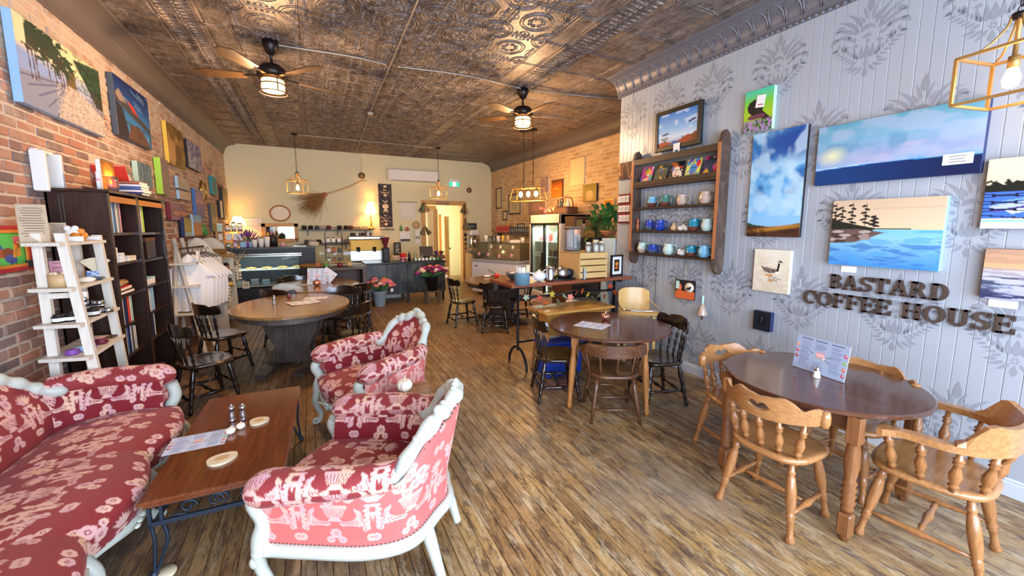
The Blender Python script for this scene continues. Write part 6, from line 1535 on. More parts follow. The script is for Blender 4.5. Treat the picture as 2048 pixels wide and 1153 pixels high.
dried(2.96, 2.45, .34, 'dried herb bundle hung on the left of the door lintel'); dried(4.22, 2.45, .36, 'dried herb bundle hung on the right of the door lintel'); dried(4.24, 2.0, .40, 'dried flower bunch hung lower on the right door jamb'); dried(2.97, 1.75, .3, 'pale wreath-like dried bunch on the left door jamb')
for k in range(4): simple(MB().m('black').lathe([(.001, 0), (.05 - .008 * k, 0), (.05 - .008 * k, .012), (.001, .012)], n=16, Rm=rotx(R(90))), 'moon_disc', f'black moon disc on the right door jamb, {ORD[k]} from the top', 'disc', (4.24, 11.655, 1.46 - .14 * k))
wallbox('light_switch', 'white switch plate right inside the doorway', 'switch', 4.27, 4.33, 1.2, 1.34, .01, 'white')
t = thing('towel_machine', 'tall steel paper towel machine right of the doorway', 'dispenser', (4.50, 11.69, .98)); MB().m('chrome').lathe([(.001, .06), (.15, .06), (.15, .46), (.001, .46)], n=18, c=(0, -.16, 0)).obj('drum', t); MB().m('white').box((0, -.12, .55), (.30, .2, .18), bev=.03).obj('cover', t); MB().m('tan').box((0, -.15, .03), (.34, .28, .05)).obj('tray', t)
canvas('photo_print', 'small dark framed picture above the steel towel machine', 'F', 4.31, 4.62, 1.62, 1.82, Pic(16, 12, '#3a4248').ell(.5, .5, .3, .2, '#7a8a88'), .03, 'black', frame='black', fw=.03)
t = thing('black_bin_cabinet', 'black waste cabinet with a tan side, left of the freezer', 'cabinet', (4.42, 11.3, 0)); MB().m('black').box((.03, 0, .45), (.40, .5, .9), bev=.008).obj('body', t); MB().m('tan').box((-.2, 0, .45), (.04, .52, .92)).obj('side', t)
# espresso machine, grinder, till and clutter on the counters
em = thing('espresso_machine', 'wide cream and steel espresso machine behind the counters', 'espresso machine', ((1.118, 1.165)[0], 9.95, .9))
MB().m('espresso_steel').box((0, 0, .14), (.78, .5, .26), bev=.02).obj('body', em); MB().m('yellow').box((0, -.24, .38), (.72, .03, .24), bev=.01).obj('back_panel', em); MB().m('espresso_steel').box((0, 0, .55), (.80, .5, .08), bev=.02).obj('top', em)
for x in (-.2, .15): MB().m('black').cyl((x, -.28, .24), (x, -.28, .34), .04).cyl((x, -.28, .25), (x, -.42, .24), .014).obj('group_head', em)
simple(MB().m('white').box((0, 0, .44), (1.85, .55, .88), bev=.01), 'back_bench', 'white back bench carrying the espresso machine', 'counter', (1.02, 9.98, 0))
for k in range(8): mug(((0.83, 1.52)[0] + .05 * k * 1.2 - .02, 9.95, 1.495), .032, .07, (['black', 'brown', 'white', 'slate'][k % 4],) * 2, f'small {["black", "brown", "white", "slate grey"][k % 4]} cup on top of the espresso machine, {ORD[k]} from the left', hand=None, name='cup')
t = thing('coffee_grinder', 'dark brown coffee grinder with a funnel hopper, right of the espresso machine', 'grinder', ((1.505, 1.17)[0], 9.6, .885)); MB().m('black').box((0, 0, .17), (.15, .22, .34), bev=.02).obj('body', t); MB().m('maroon').lathe([(.03, .34), (.10, .56), (.11, .58), (.001, .58)], n=14).obj('hopper', t)
t = thing('till_monitor', 'black till monitor on the counter before the doorway', 'monitor', ((2.28, 1.075)[0], 8.85, .953), R(8)); MB().m('black').box((0, 0, .20), (.32, .03, .24), rotx(R(-12)), bev=.006).obj('screen', t); MB().m('black').box((0, .02, .05), (.16, .12, .1), bev=.02).obj('stand', t)
t = thing('red_bucket', 'bright red bucket on the counter left of the till', 'bucket', ((1.765, 1.066)[0], 8.9, .953)); MB().m('scarlet').lathe([(.001, 0), (.06, 0), (.085, .16), (.09, .165), (.08, .16), (.055, .01)], n=18).obj('body', t)
simple(MB().m('pink').lathe([(.001, 0), (.06, .0), (.02, .02), (.02, .06), (.13, .075), (.13, .082), (.001, .082)], n=20), 'cake_stand', 'small pale pink stand in front of the red bucket', 'stand', ((1.722, 0.99)[0], 8.72, .953))
for k, (c_, x) in enumerate([('black', 826), ('glass_jar', 818), ('glass_jar', 831)]): simple(MB().m(c_).lathe([(.001, 0), (.035, 0), (.035, .13), (.012, .16), (.012, .2), (.001, .2)], n=12), 'syrup_bottle', ['black pump bottle beside the red bucket', 'clear jar beside the red bucket', 'clear jar between the pump bottle and the till'][k], 'bottle', (1.90 + .12 * k, 8.9 - .1 * k, .953))
t = thing('card_row', 'row of round pale stickers and green cards along the counter edge', 'cards', (2.25, 8.62, .953)); 
for k in range(7): MB().m(['mint', 'white', 'white', 'white', 'mint', 'mint', 'green'][k]).lathe([(.001, 0), (.035, 0), (.035, .006), (.001, .006)], n=14, Rm=rotx(R(80)), c=(-.28 + .085 * k, 0, .036)).obj('sticker', t)
MB().m('black').box((0, .05, .03), (.66, .06, .06)).obj('card_base', t)
t = thing('snack_basket', 'dark basket of bright snack bags at the counter end beside the doorway', 'basket', (2.60, 8.95, .953)); MB().m('brown').box((0, 0, .05), (.24, .2, .1), bev=.01).obj('body', t)
for k in range(6): MB().m(['navy', 'purple', 'orange', 'maroon', 'navy', 'yellow'][k]).box((-.08 + .033 * k, 0, .13), (.028, .12, .14), roty(R(10 * (k - 2.5))), bev=.01).obj('snack_bag', t)
for k, (x, c_) in enumerate([(.2, 'green'), (.05, 'copper'), (.45, 'maroon'), (.62, 'tan')]): mug((x, 8.45, .922), .05, .08, (c_, c_), f'{CN[c_]} bowl on the weathered wood counter', hand=None, name='bowl')
t = thing('woven_tray', 'shallow round woven tray at the left end of the wood counter', 'tray', (-.02, 8.62, .921)); MB().m('wicker').lathe([(.001, 0), (.22, 0), (.26, .05), (.24, .05), (.2, .01), (.001, .01)], n=28).obj('body', t)
t = thing('pastry_stand', 'glass-sided tray of croissants behind the wood counter', 'tray', (.45, 9.2, .9)); MB().m('white').box((0, 0, .01), (.7, .4, .02)).obj('base', t); MB().m('glass_case').box((0, -.2, .15), (.7, .006, .26)).obj('glass_pane', t)
for k in range(7): MB().m('pastry').ball((-.24 + .08 * k, .0, .05), (.05, .08, .03), 8, 6).obj('croissant', t)
simple(MB().m('white').box((0, 0, .44), (.8, .45, .88), bev=.01), 'prep_bench', 'white bench behind the wood counter carrying the croissants', 'counter', (.45, 9.2, 0))
ws2 = thing('wire_stand', 'tall arched wire stand of jars behind the croissants', 'stand', (.40, 9.55, .9))
for sx in (-1, 1): MB().m('iron').cyl((sx * .17, 0, 0), (sx * .17, 0, .62), .008, n=6).obj('upright', ws2)
MB().m('iron').ring((0, 0, .62), .17, .008, 20, 6, Rm=rotx(R(90)), arc=(0, pi)).obj('arch', ws2)
for z in (.02, .24, .46): MB().m('iron').box((0, 0, z), (.36, .2, .012)).obj('tier', ws2)
simple(MB().m('white').box((0, 0, .44), (.5, .22, .88), bev=.01), 'stand_plinth', 'narrow white plinth under the arched wire stand', 'plinth', (.40, 9.56, 0))
for k in range(9): jar((.40 - .11 + .11 * (k % 3), 9.55, .926 + .22 * (k // 3)), .04, .11, ['white', 'copper', 'slate'][k % 3] if k < 6 else 'white', ['black', 'brown', 'copper'][k % 3], f'jar on the wire stand, {["lower", "middle", "upper"][k // 3]} tier, {ORD[k % 3]} from left', group='jars on the wire stand')
ctr.location = (.06, .42, -.025)
for o in list(COL.objects):
    if o.name.split('.')[0] in ('till_monitor', 'red_bucket', 'cake_stand', 'syrup_bottle', 'card_row', 'snack_basket'): o.location = (o.location.x * 1.045, o.location.y + .40, o.location.z - .025)
# flower buckets
def flowers(loc, body, colors, label, rb, hb, n, spread, seed):
    t = thing('flower_bucket', label, 'flowers', loc); r = np.random.default_rng(seed)
    MB().m(body).lathe([(.001, 0), (rb * .72, 0), (rb, hb), (rb * 1.04, hb), (rb * .95, hb - .01), (rb * .7, .01)], n=20).obj('bucket_body', t)
    for k in range(n):
        a = r.random() * 6.283; q = math.sqrt(r.random()); p = np.array([spread * q * math.cos(a), spread * .62 * q * math.sin(a) - .05, hb + .10 + .14 * (1 - q * q) + .05 * r.random()])
        b = MB().m(colors[k % len(colors)]); s_ = .042 + .015 * r.random()
        b.ball(p, (s_, s_, s_ * .8), 8, 6)
        for j in range(5): b.ball(p + s_ * .7 * np.array([math.cos(j * 1.26), math.sin(j * 1.26), .1]), s_ * .55, 6, 5)
        b.obj('bloom', t)
    for k in range(16):
        a = r.random() * 6.283; MB().m('green').turn((0, 0, hb), (spread * math.cos(a), spread * .62 * math.sin(a) - .05, hb + .06 + .12 * r.random()), [(0, .004), (.5, .02), (1, .003)], 5).obj('leaf', t)
    MB().m('white').box((spread * .8, -spread * .5, hb + .02), (.06, .004, .07), R(20)).obj('price_tag', t)
    return t
plain('bloom_pink', '#d8788c', .7); plain('bloom_peach', '#e2876a', .7); plain('bloom_cream', '#ead0b8', .7); plain('bloom_magenta', '#a8357c', .7); plain('bloom_wine', '#6a2048', .7); plain('pail_blue', '#bfe0ee', .5)
flowers((*(1.222, 8.82), 0), 'pail_blue', ['bloom_pink', 'bloom_peach', 'bloom_pink', 'bloom_cream'], 'pale blue pail of pink and peach flowers on the floor before the counter', .15, .33, 34, .30, 4)
st_ = thing('wooden_stool', 'small wooden stool holding the dark flower pail by the counter end', 'stool', (*(2.345, 8.638), 0))
sx_, sy_ = st_.location.x, st_.location.y
MB().m('old_counter').box((0, 0, .27), (.36, .3, .03), bev=.005).obj('seat', st_)
for a_ in (-1, 1):
    for b_ in (-1, 1): MB().m('old_counter').box((a_ * .14, b_ * .11, .128), (.04, .04, .256)).obj('leg', st_)
MB().m('old_counter').box((0, -.11, .12), (.26, .02, .03)).obj('stretcher', st_)
flowers((sx_, sy_, .287), 'black', ['bloom_magenta', 'bloom_wine', 'bloom_peach', 'bloom_cream', 'bloom_magenta'], 'black pail of magenta and peach flowers on the stool by the counter', .14, .3, 36, .34, 9)
# ------------------------------------------------------------------ freezer, fridge and the right brick wall
fz = thing('ice_cream_freezer', 'white ice cream freezer with a glass sneeze guard along the right brick wall', 'freezer', (3.86, 8.72, 0), R(-65))
plain('freezer_white', '#e6eaf2', .3); plain('freezer_lip', '#a8a8b4', .4)
MB().m('freezer_white').box((0, .36, .46), (1.45, .70, .78), bev=.02).obj('body', fz); MB().m('freezer_lip').box((0, .36, .87), (1.48, .73, .06), bev=.01).obj('lip', fz)
MB().m('glass_case').box((0, .10, 1.10), (1.42, .006, .42), rotx(R(-14))).obj('glass_front', fz); MB().m('glass_case').box((0, .40, 1.315), (1.42, .52, .008)).obj('glass_top', fz)
for sx in (-1, 1): MB().m('glass_case').box((sx * .71, .40, 1.10), (.006, .5, .42)).obj('glass_end', fz)
MB().m('chrome').box((0, .145, 1.315), (1.43, .015, .015)).obj('rail', fz); MB().m('navy').box((-.55, -.0, .78 - .04), (.09, .012, .018)).obj('badge', fz)
for sx in (-.6, .6): MB().m('black').ball((sx, .2, .035), .035, 8, 6).obj('caster', fz)
for k, (x, z) in enumerate([(-.52, 1.03), (-.16, 1.22), (-.22, 1.03), (.14, 1.22), (.14, 1.0), (.52, 1.22), (.52, 1.03)]): MB().m(['pink', 'white'][k % 2]).lathe([(.001, 0), (.045, 0), (.045, .004), (.001, .004)], n=14, Rm=rotx(R(90 - 14)), c=(x, .09 + (z - 1.1) * .24, z)).obj('flavour_sticker', fz)
def onfz(x, y, z): a = R(-65); return (3.86 + x * math.cos(a) - y * math.sin(a), 8.72 + x * math.sin(a) + y * math.cos(a), z)
for k, (x, h, c_) in enumerate([(-.55, .17, 'white'), (-.40, .15, 'glass_jar'), (-.28, .17, 'glass_jar'), (-.14, .16, 'white'), (.62, .13, 'white')]): simple(MB().m(c_).lathe([(.001, 0), (.035, 0), (.048, h), (.042, h), (.03, .01)], n=14), 'cup_stack', f'stack of {"paper" if c_ == "white" else "clear plastic"} cups on the freezer, {ORD[k]} from the left', 'cups', onfz(x, .38, 1.321))
for k, (x, c_) in enumerate([(.02, 'yellow'), (.18, 'tan')]): simple(MB().m(c_).lathe([(.004, .0), (.045, .17), (.03, .175), (.001, .17)], n=12), 'cone_stack', f'{["yellow", "tan"][k]} stack of wafer cones on the freezer', 'cones', onfz(x, .36, 1.321))
boxthing((.3, .14, .07), 'white', 'cream', 'lid_box', 'white box on the right end of the freezer top', 'box', onfz(.38, .38, 1.321))
js = thing('jar_shelf', 'small dark wall shelf holding red-labelled jars and glasses above the freezer', 'shelf', (5.05, 9.9, 1.52)); MB().m('brown').box((0, 0, 0), (.2, 2.3, .03)).obj('shelf_board', js)
for y in (-1, 1): MB().m('brown').box((.02, y, -.08), (.14, .03, .13)).obj('bracket', js)
for k in range(6): jar((5.03, 10.95 - .14 * k, 1.536), .055, .27, 'copper', 'tan', f'red-labelled jar on the shelf above the freezer, {ORD[k]} from the far end', fill=None, band='red', group='jars above the freezer')
for k in range(9): simple(MB().m('glass_jar').lathe([(.001, 0), (.035, 0), (.04, .17), (.035, .17), (.03, .01)], n=12), 'drinking_glass', f'tall clear glass on the shelf above the freezer, {ORD[k]} from the far end', 'glass', (5.03, 10.1 - .13 * k, 1.536))
fg = thing('drinks_fridge', 'tall white two-door drinks fridge with lit shelves against the right brick wall', 'fridge', (4.40, 7.24, 0), R(-90))
plain('fridge_white', '#d9d6cc', .4); plain('fridge_inside', '#eef0e6', .5)
FW, FH, FD = 1.26, 1.96, .74
for sx in (-1, 1): MB().m('fridge_white').box((sx * (FW / 2 - .03), FD / 2, FH / 2), (.06, FD, FH), bev=.01).obj('side_panel', fg)
MB().m('fridge_white').box((0, FD / 2, FH - .10), (FW, FD, .20), bev=.01).obj('top', fg); MB().m('fridge_white').box((0, FD / 2, .14), (FW, FD, .28), bev=.01).obj('base', fg); MB().m('fridge_inside').box((0, FD - .03, 1.0), (FW - .1, .04, 1.5)).obj('back_panel', fg)
for sx in (-1, 1):
    d_ = MB().m('glass_case').box((sx * .28, .02, 1.02), (.54, .008, 1.46)).obj('door_glass', fg); MB().m('black').box((sx * .05, -.01, 1.0), (.02, .03, .3)).obj('handle', d_)
    for q in (-1, 1): MB().m('black').box((sx * .28 + q * .27, .015, 1.02), (.035, .03, 1.5)).obj('door_stile', fg)
MB().m('black').box((0, .015, 1.76), (1.14, .03, .05)).obj('door_head', fg); MB().m('case_tube').cyl((0, .08, .3), (0, .08, 1.74), .012).obj('light_tube', fg)
for z in (.42, .74, 1.06, 1.38): MB().m('white').box((0, .36, z), (1.12, .5, .012)).obj('shelf', fg)
area('fridge_light', (4.55, 7.24, 1.70), (0, 0, 0), .25, 1.0, 22, '#f4fff2')
n_ = 0
for ri, (z, h, cs_) in enumerate([(1.387, .20, ['pink', 'pink', 'pink', 'scarlet', 'silver', 'teal', 'teal', 'mint']), (1.067, .17, ['silver', 'green', 'white', 'maroon', 'black', 'red', 'red', 'maroon']), (.747, .17, ['black', 'maroon', 'white', 'lime', 'brown', 'tan', 'silver', 'grey2']), (.427, .2, ['blue', 'sky', 'slate', 'brown', 'tan', 'brown', 'maroon', 'black'])]):
    for k, c_ in enumerate(cs_):
        u = -.48 + .135 * k + (.04 if k > 3 else 0); t = thing('drink_bottle', f'{CN[c_]} drink on the {["top", "second", "third", "bottom"][ri]} fridge shelf, {ORD[k]} from the far side', 'drink', (4.40 + .22, 7.24 - u, z))
        MB().m(c_).lathe([(.001, 0), (.036, 0), (.036, h * .68), (.016, h * .85), (.016, h * .92)], n=10).obj('body', t); MB().m('white').lathe([(.018, h * .9), (.018, h), (.001, h)], n=8).obj('cap', t)
t = thing('dried_flowers', 'coral dried flowers on top of the drinks fridge', 'flowers', (4.85, 7.75, 1.96))
for k in range(22): MB().m(['bloom_peach', 'bloom_pink', 'bloom_cream'][k % 3]).ball((RNG.normal() * .09, RNG.normal() * .14, .08 + .1 * RNG.random()), .035, 6, 5).obj('bloom', t)
t = thing('dark_basket', 'dark handled basket of bottles and pots on top of the fridge', 'basket', (4.78, 6.98, 1.96)); MB().m('brown').box((0, 0, .08), (.3, .5, .16), bev=.03).obj('body', t); MB().m('maroon').tube(smooth_path([(0, -.25, .15), (0, -.2, .32), (0, 0, .36), (0, .2, .32), (0, .25, .15)], 12), .012, 6).obj('handle', t)
for k in range(5): MB().m(['cream', 'tan', 'black', 'slate', 'brown'][k]).lathe([(.001, 0), (.04, 0), (.045, .1), (.015, .16), (.015, .2), (.001, .2)], n=10, c=(-.08, -.18 + .09 * k, .12)).obj('bottle', t)
B_ = lambda n, lb, y, z, pic, **k: canvas(n, lb, 'B', y[0], y[1], z[0], z[1], pic, **k)
B_('framed_print', 'narrow tall dark-framed print nearest the far corner on the right brick wall', (10.87, 11.26), (2.26, 2.88), Pic(16, 26, '#cdbb92'), frame='frame_black', fw=.03, depth=.02)
B_('framed_print', 'large dark-framed pale print left of the hanging island lamp', (9.65, 10.39), (2.06, 2.62), Pic(24, 24, '#cbb78c').rect(.25, .2, .75, .8, '#b8a680'), frame='frame_black', fw=.035, depth=.02)
B_('framed_print', 'smallest dark-framed print below the narrow tall one', (10.46, 10.80), (1.90, 2.18), Pic(12, 14, '#c8b48c'), frame='frame_black', fw=.04, depth=.02)
B_('framed_print', 'dark-framed certificate left of the fridge', (9.40, 9.85), (1.55, 1.80), Pic(16, 16, '#d8d4c4').rect(.2, .2, .8, .5, '#a8a498'), frame='frame_black', fw=.035, depth=.02)
p = Pic(30, 30); p.grad([(0, '#5a3418'), (.4, '#c86a14'), (1, '#e88a1a')]); p.line([(.2, .55), (.45, .45), (.7, .55)], .02, '#f0c060')
B_('canvas', 'glowing orange canvas above the fridge on the brick wall', (7.62, 8.07), (2.39, 2.78), p, depth=.04, edge='brown')
p = Pic(30, 40, '#e8cb9a'); p.mix(((np.abs(p.U * 6 % 1 - .5) + np.abs(p.V * 8 % 1 - .5)) % .5 < .06).astype(float) * .35, '#c8a870')
B_('canvas', 'pale cream diamond-patterned panel, highest on the right brick wall', (6.83, 7.31), (2.60, 3.15), p, depth=.03, edge='cream')
p = Pic(30, 30); p.grad([(0, '#8a7a34'), (1, '#a8904a')]); p.ell(.5, .65, .25, .3, '#d0b070')
B_('canvas', 'olive green canvas with a pale shape, below the cream diamond panel', (6.39, 6.84), (2.22, 2.57), p, depth=.04, edge='black')
B_('canvas', 'small gilt framed amber picture nearest the grey wall', (5.87, 6.16), (1.98, 2.23), Pic(16, 16, '#c87c2c').ell(.5, .7, .12, .12, '#ffd890'), frame='yellow', fw=.025, depth=.03)
p = Pic(20, 30, '#b89a84'); p.mix((p.noise(6, 8, 3) > .5) * .7, '#7a6a84'); B_('canvas', 'mauve patterned panel partly behind the island lamp', (8.22, 8.58), (2.54, 2.92), p, depth=.02)
B_('canvas', 'faded pink floral canvas behind the coral dried flowers', (8.35, 9.2), (2.02, 2.36), Pic(20, 16, '#a88068').ell(.5, .5, .3, .3, '#c09078'), depth=.03)
# ------------------------------------------------------------------ bar table and the things round it
wood('bar_top', '#7a3f26', '#9a5636', .28, axis=0, scale=4, coat=.4)
bt = thing('bar_table', 'high bar table with a reddish wood top on black iron posts and arched feet', 'table', (0, 0, 0))
bx_, by_ = (2.0, 3.83), (3.98, 4.62)
MB().m('bar_top').box((sum(bx_) / 2, sum(by_) / 2, 1.02), (bx_[1] - bx_[0], by_[1] - by_[0], .04), bev=.006).obj('tabletop', bt)
for x in (2.17, 3.66):
    b = MB().m('iron')
    b.cyl((x, 4.16, .2), (x, 4.16, .97), .017, n=8).box((x, 4.30, .985), (.05, .55, .025)); b.obj('post', bt)
    MB().m('iron').tube(smooth_path([(x, 3.93, 0), (x, 3.95, .10), (x, 4.05, .21), (x, 4.16, .235), (x, 4.27, .21), (x, 4.37, .10), (x, 4.39, 0)], 18), .016, 8).obj('arched_foot', bt)
MB().m('iron').box((2.92, 4.16, .845), (1.5, .03, .028)).obj('rail', bt); MB().m('iron').box((2.92, 4.16, .30), (1.5, .022, .022)).obj('stretcher', bt)
ZB = 1.041
def zb(px, py): return None
lg = thing('leaf_garland', 'garland of autumn leaves strung along the bar table rail', 'garland', (0, 0, 0))
gx = np.linspace(2.2, 3.65, 30); MB().m('brown').tube(np.stack([gx, np.full(30, 4.125), .86 + .03 * np.sin(gx * 9)], 1), .005, 5).obj('vine', lg)
plain('leaf_red', '#b8452c', .6); plain('leaf_orange', '#d0622c', .6); plain('leaf_sage', '#9aa888', .6); plain('leaf_yellow', '#b8a030', .6)
def maple(s_):
    pts = []
    for k in range(20):
        a = 2 * pi * k / 20 + pi / 2; r_ = s_ * (1 if k % 4 == 0 else .55 if k % 2 == 0 else .72); pts.append((r_ * math.cos(a), r_ * math.sin(a)))
    return pts
for k in range(16):
    x = 2.25 + .092 * k; z = .83 + .03 * math.sin(x * 9) - .04 * (k % 2) + .07 * (k % 5 == 4); c_ = ['leaf_sage', 'bloom_peach', 'leaf_red', 'leaf_orange', 'leaf_yellow', 'leaf_sage'][k % 6]
    o = MB().m(c_).prism(maple(.048), -.0015, .0015).obj('leaf', lg, (x, 4.095, z)); o.rotation_euler = (RNG.normal() * .8, RNG.normal() * .8, RNG.normal() * .8)
def on(x, y): return (x, y, ZB)
mp = thing('cutlery_tin', 'blue-grey tin pot of wooden cutlery and stirrers on the bar table corner', 'pot', on(*(2.121, 3.961))); tp_ = MB().m('pail_teal' if 0 else 'slate')
plain('pot_blue', '#5f8797', .5); MB().m('pot_blue').lathe([(.001, 0), (.088, 0), (.09, .13), (.092, .14), (.084, .13), (.08, .01)], n=24).obj('body', mp)
for k in range(12):
    a = RNG.random() * 6.28; r_ = .05 * RNG.random(); c_ = 'white' if k < 7 else 'slice'; MB().m(c_).box((r_ * math.cos(a) - (.02 if k < 7 else -.04), r_ * math.sin(a), .13), (.018, .004, .14 + .05 * (k >= 7)), roty(R(RNG.normal() * 9)), bev=.002).obj('stirrer', mp)
t = thing('grey_bowl', 'dark grey bowl of napkins behind the blue-grey tin pot', 'bowl', on(2.25, 4.40)); MB().m('slate').lathe([(.001, 0), (.05, 0), (.10, .06), (.12, .09), (.11, .09), (.05, .01)], n=22).obj('body', t); MB().m('white').ball((0, 0, .07), (.09, .08, .03), 10, 6).obj('napkins', t)
tp = thing('teapot', 'white teapot beside the blue-grey tin pot on the bar table', 'teapot', on(*(2.446, 4.127))); MB().m('ceramic').ball((0, 0, .062), (.085, .085, .062), 18, 12).obj('body', tp); MB().m('ceramic').lathe([(.05, .112), (.03, .125), (.001, .128)], n=14).ball((0, 0, .135), .012, 8, 6).obj('lid', tp)
MB().m('ceramic').tube(smooth_path([(.07, 0, .05), (.12, 0, .07), (.14, 0, .12)], 8), [.022, .02, .018, .016, .014, .013, .012, .012], 8).obj('spout', tp); MB().m('ceramic').tube(smooth_path([(-.07, 0, .095), (-.13, 0, .11), (-.14, 0, .06), (-.075, 0, .03)], 10), .009, 6).obj('handle', tp)
t = thing('silver_urn', 'tall silver handled pot right of the white teapot', 'pot', on(*(2.566, 4.067))); MB().m('chrome').lathe([(.001, 0), (.055, 0), (.045, .03), (.06, .09), (.045, .14), (.05, .165), (.06, .18), (.001, .185)], n=18).obj('body', t)
for sx in (-1, 1): MB().m('chrome').ring((sx * .065, 0, .12), .028, .006, 12, 5, Rm=rotx(R(90))).obj('handle', t)
tr = thing('serving_tray', 'dark oval metal tray under the silver pots on the bar table', 'tray', on(2.80, 4.19)); a = np.linspace(0, 2 * pi, 32, endpoint=False); MB().m('iron').slab(np.stack([.23 * np.cos(a), .12 * np.sin(a)], 1), 0, .008).tube(np.stack([.23 * np.cos(a), .12 * np.sin(a), np.full(32, .012)], 1), .006, 5, closed=True).obj('body', tr)
def pot(loc, r, h, m_, label, lid=True):
    t = thing('metal_pot', label, 'pot', loc); MB().m(m_).lathe([(.001, 0), (r * .6, 0), (r * .95, h * .25), (r, h * .5), (r * .85, h * .8), (r * .9, h * .86)], n=20).obj('body', t)
    if lid: MB().m(m_).lathe([(r * .88, h * .82), (r * .6, h), (r * .15, h * 1.1), (r * .12, h * 1.18), (.001, h * 1.22)], n=16).obj('lid', t)
    return t
pot((2.69, 4.19, ZB + .009), .05, .10, 'brass', 'small brass lidded pot on the dark tray'); pot((2.79, 4.15, ZB + .009), .083, .14, 'steel', 'large silver lidded pot on the dark tray'); pot((2.92, 4.20, ZB + .009), .075, .13, 'iron', 'black iron pot at the right of the dark tray', False)
t = thing('card_holder', 'small upright dark card holder left of the wooden crate', 'holder', on(3.02, 4.06)); MB().m('slate').box((-.0, 0, .075), (.02, .09, .15), R(25)).obj('back', t); 
for k in range(3): MB().m(['white', 'teal', 'cream'][k]).box((.018 + .012 * k, 0, .07), (.006, .09, .14 - .01 * k), R(25)).obj('card', t)
wood('crate_wood', '#c8a060', '#dcb878', .6, axis=0, scale=4)
cr = thing('wooden_crate', 'slatted pale wooden crate carrying jars and the drink dispenser on the bar table', 'crate', on(3.20, 4.26))
for k in range(4): MB().m('crate_wood').box((0, -.23, .045 + .083 * k), (.44, .014, .07), bev=.003).obj('slat', cr); MB().m('crate_wood').box((0, .23, .045 + .083 * k), (.44, .014, .07), bev=.003).obj('slat', cr)
for sx in (-1, 1): MB().m('crate_wood').box((sx * .212, 0, .165), (.016, .45, .33), bev=.003).obj('end_panel', cr)
MB().m('crate_wood').box((0, 0, .328), (.44, .47, .012)).obj('lid_board', cr)
zc = ZB + .335
dd = thing('drink_dispenser', 'tall square glass drink dispenser with a metal lid behind the crate front', 'dispenser', (3.09, 4.36, zc)); MB().m('glass_jar').box((0, 0, .15), (.17, .17, .30), bev=.01).obj('tank', dd); MB().m('steel').box((0, 0, .315), (.18, .18, .03), bev=.008).obj('lid', dd); MB().m('steel').cyl((0, -.085, .03), (0, -.13, .03), .012).obj('tap', dd)
for k, (x, y, r_, h) in enumerate([(3.17, 4.12, .035, .13), (3.23, 4.18, .04, .12), (3.28, 4.10, .045, .16), (3.34, 4.20, .04, .13), (3.38, 4.11, .04, .14)]): jar((x, y, zc), r_, h, 'glass_jar', 'slice', f'clear storage jar on the wooden crate, {ORD[k]} from the left', 'glass_jar', fill='cream')
p = Pic(30, 40, '#f2f2f0'); p.rect(.24, .2, .76, .80, '#2a140c'); p.ell(.5, .42, .12, .1, '#d88a3a'); p.ell(.48, .62, .13, .07, '#c86a2a')
t = thing('matted_print', 'black framed matted print standing at the right end of the bar table', 'picture frame', on(3.66, 4.13), R(8)); pic_grid(MB().m('painted'), p, .19, .26, -.012, .012).obj('picture', t)
for sx in (-1, 1): MB().m('black').box((sx * .105, -.01, .142), (.022, .024, .285)).obj('frame_side', t)
for z in (.011, .273): MB().m('black').box((0, -.01, z), (.23, .024, .022)).obj('frame_rail', t)
MB().m('black').box((0, .008, .14), (.2, .012, .26)).obj('backing', t)
# cupboards behind the bar
t = thing('dark_sideboard', 'dark wood sideboard behind the bar table', 'cabinet', (4.1, 5.0, 0)); MB().m('brown').box((0, 0, .45), (1.5, .5, .90), bev=.008).obj('body', t)
for k in range(3): d_ = MB().m('bookcase_wood').box((-.5 + .5 * k, -.256, .45), (.46, .014, .8), bev=.005).obj('door', t); MB().m('brass').ball((-.32 + .5 * k, -.275, .5), .016, 8, 6).obj('knob', d_)
t = thing('black_cabinet', 'black cabinet with a small white label beside the potted plant', 'cabinet', (4.10, 5.10, .905)); MB().m('black').box((0, 0, .32), (.46, .4, .63), bev=.005).obj('body', t); MB().m('white').box((-.06, -.203, .48), (.10, .004, .05)).obj('label_plate', t)
plain('blue_board', '#b8d4e4', .5, noise=.15, nscale=6)
t = thing('blue_cabinet', 'pale blue painted cupboard end beside the grey wall', 'cabinet', (4.035, 4.555, 0)); MB().m('blue_board').box((.0, 0, .77), (.32, .3, 1.53), bev=.006).obj('body', t); MB().m('blue_board').box((.0, -.155, 1.15), (.28, .012, .6), bev=.005).obj('door', t)
# tall rough shelf by the fridge
t = thing('rough_shelf', 'rustic wood shelf with live-edge pieces, in front of the fridge side', 'shelf', (4.72, 6.25, 0))
for sx in (-1, 1): MB().m('old_counter' if sx > 0 else 'brown').box((sx * .33, 0, .95), (.05, .3, 1.9)).obj('upright', t)
for z in (.1, .9, 1.88): MB().m('brown').box((0, 0, z), (.72, .32, .03)).obj('shelf_board', t)
plain('live_edge', '#b08a4a', .5, noise=.3, nscale=12)
for x, s_ in ((-.14, 1), (.12, 1.1)): MB().m('live_edge').prism([(x + dx_ * .12 * s_, 1.30 + dz_ * .55) for dx_, dz_ in [(-.9, 0), (-.6, .2), (-.9, .45), (-.55, .7), (-.9, 1), (.8, 1), (.5, .8), (.9, .5), (.6, .25), (.9, 0)]], -.02, .02).obj('live_edge_board', t)
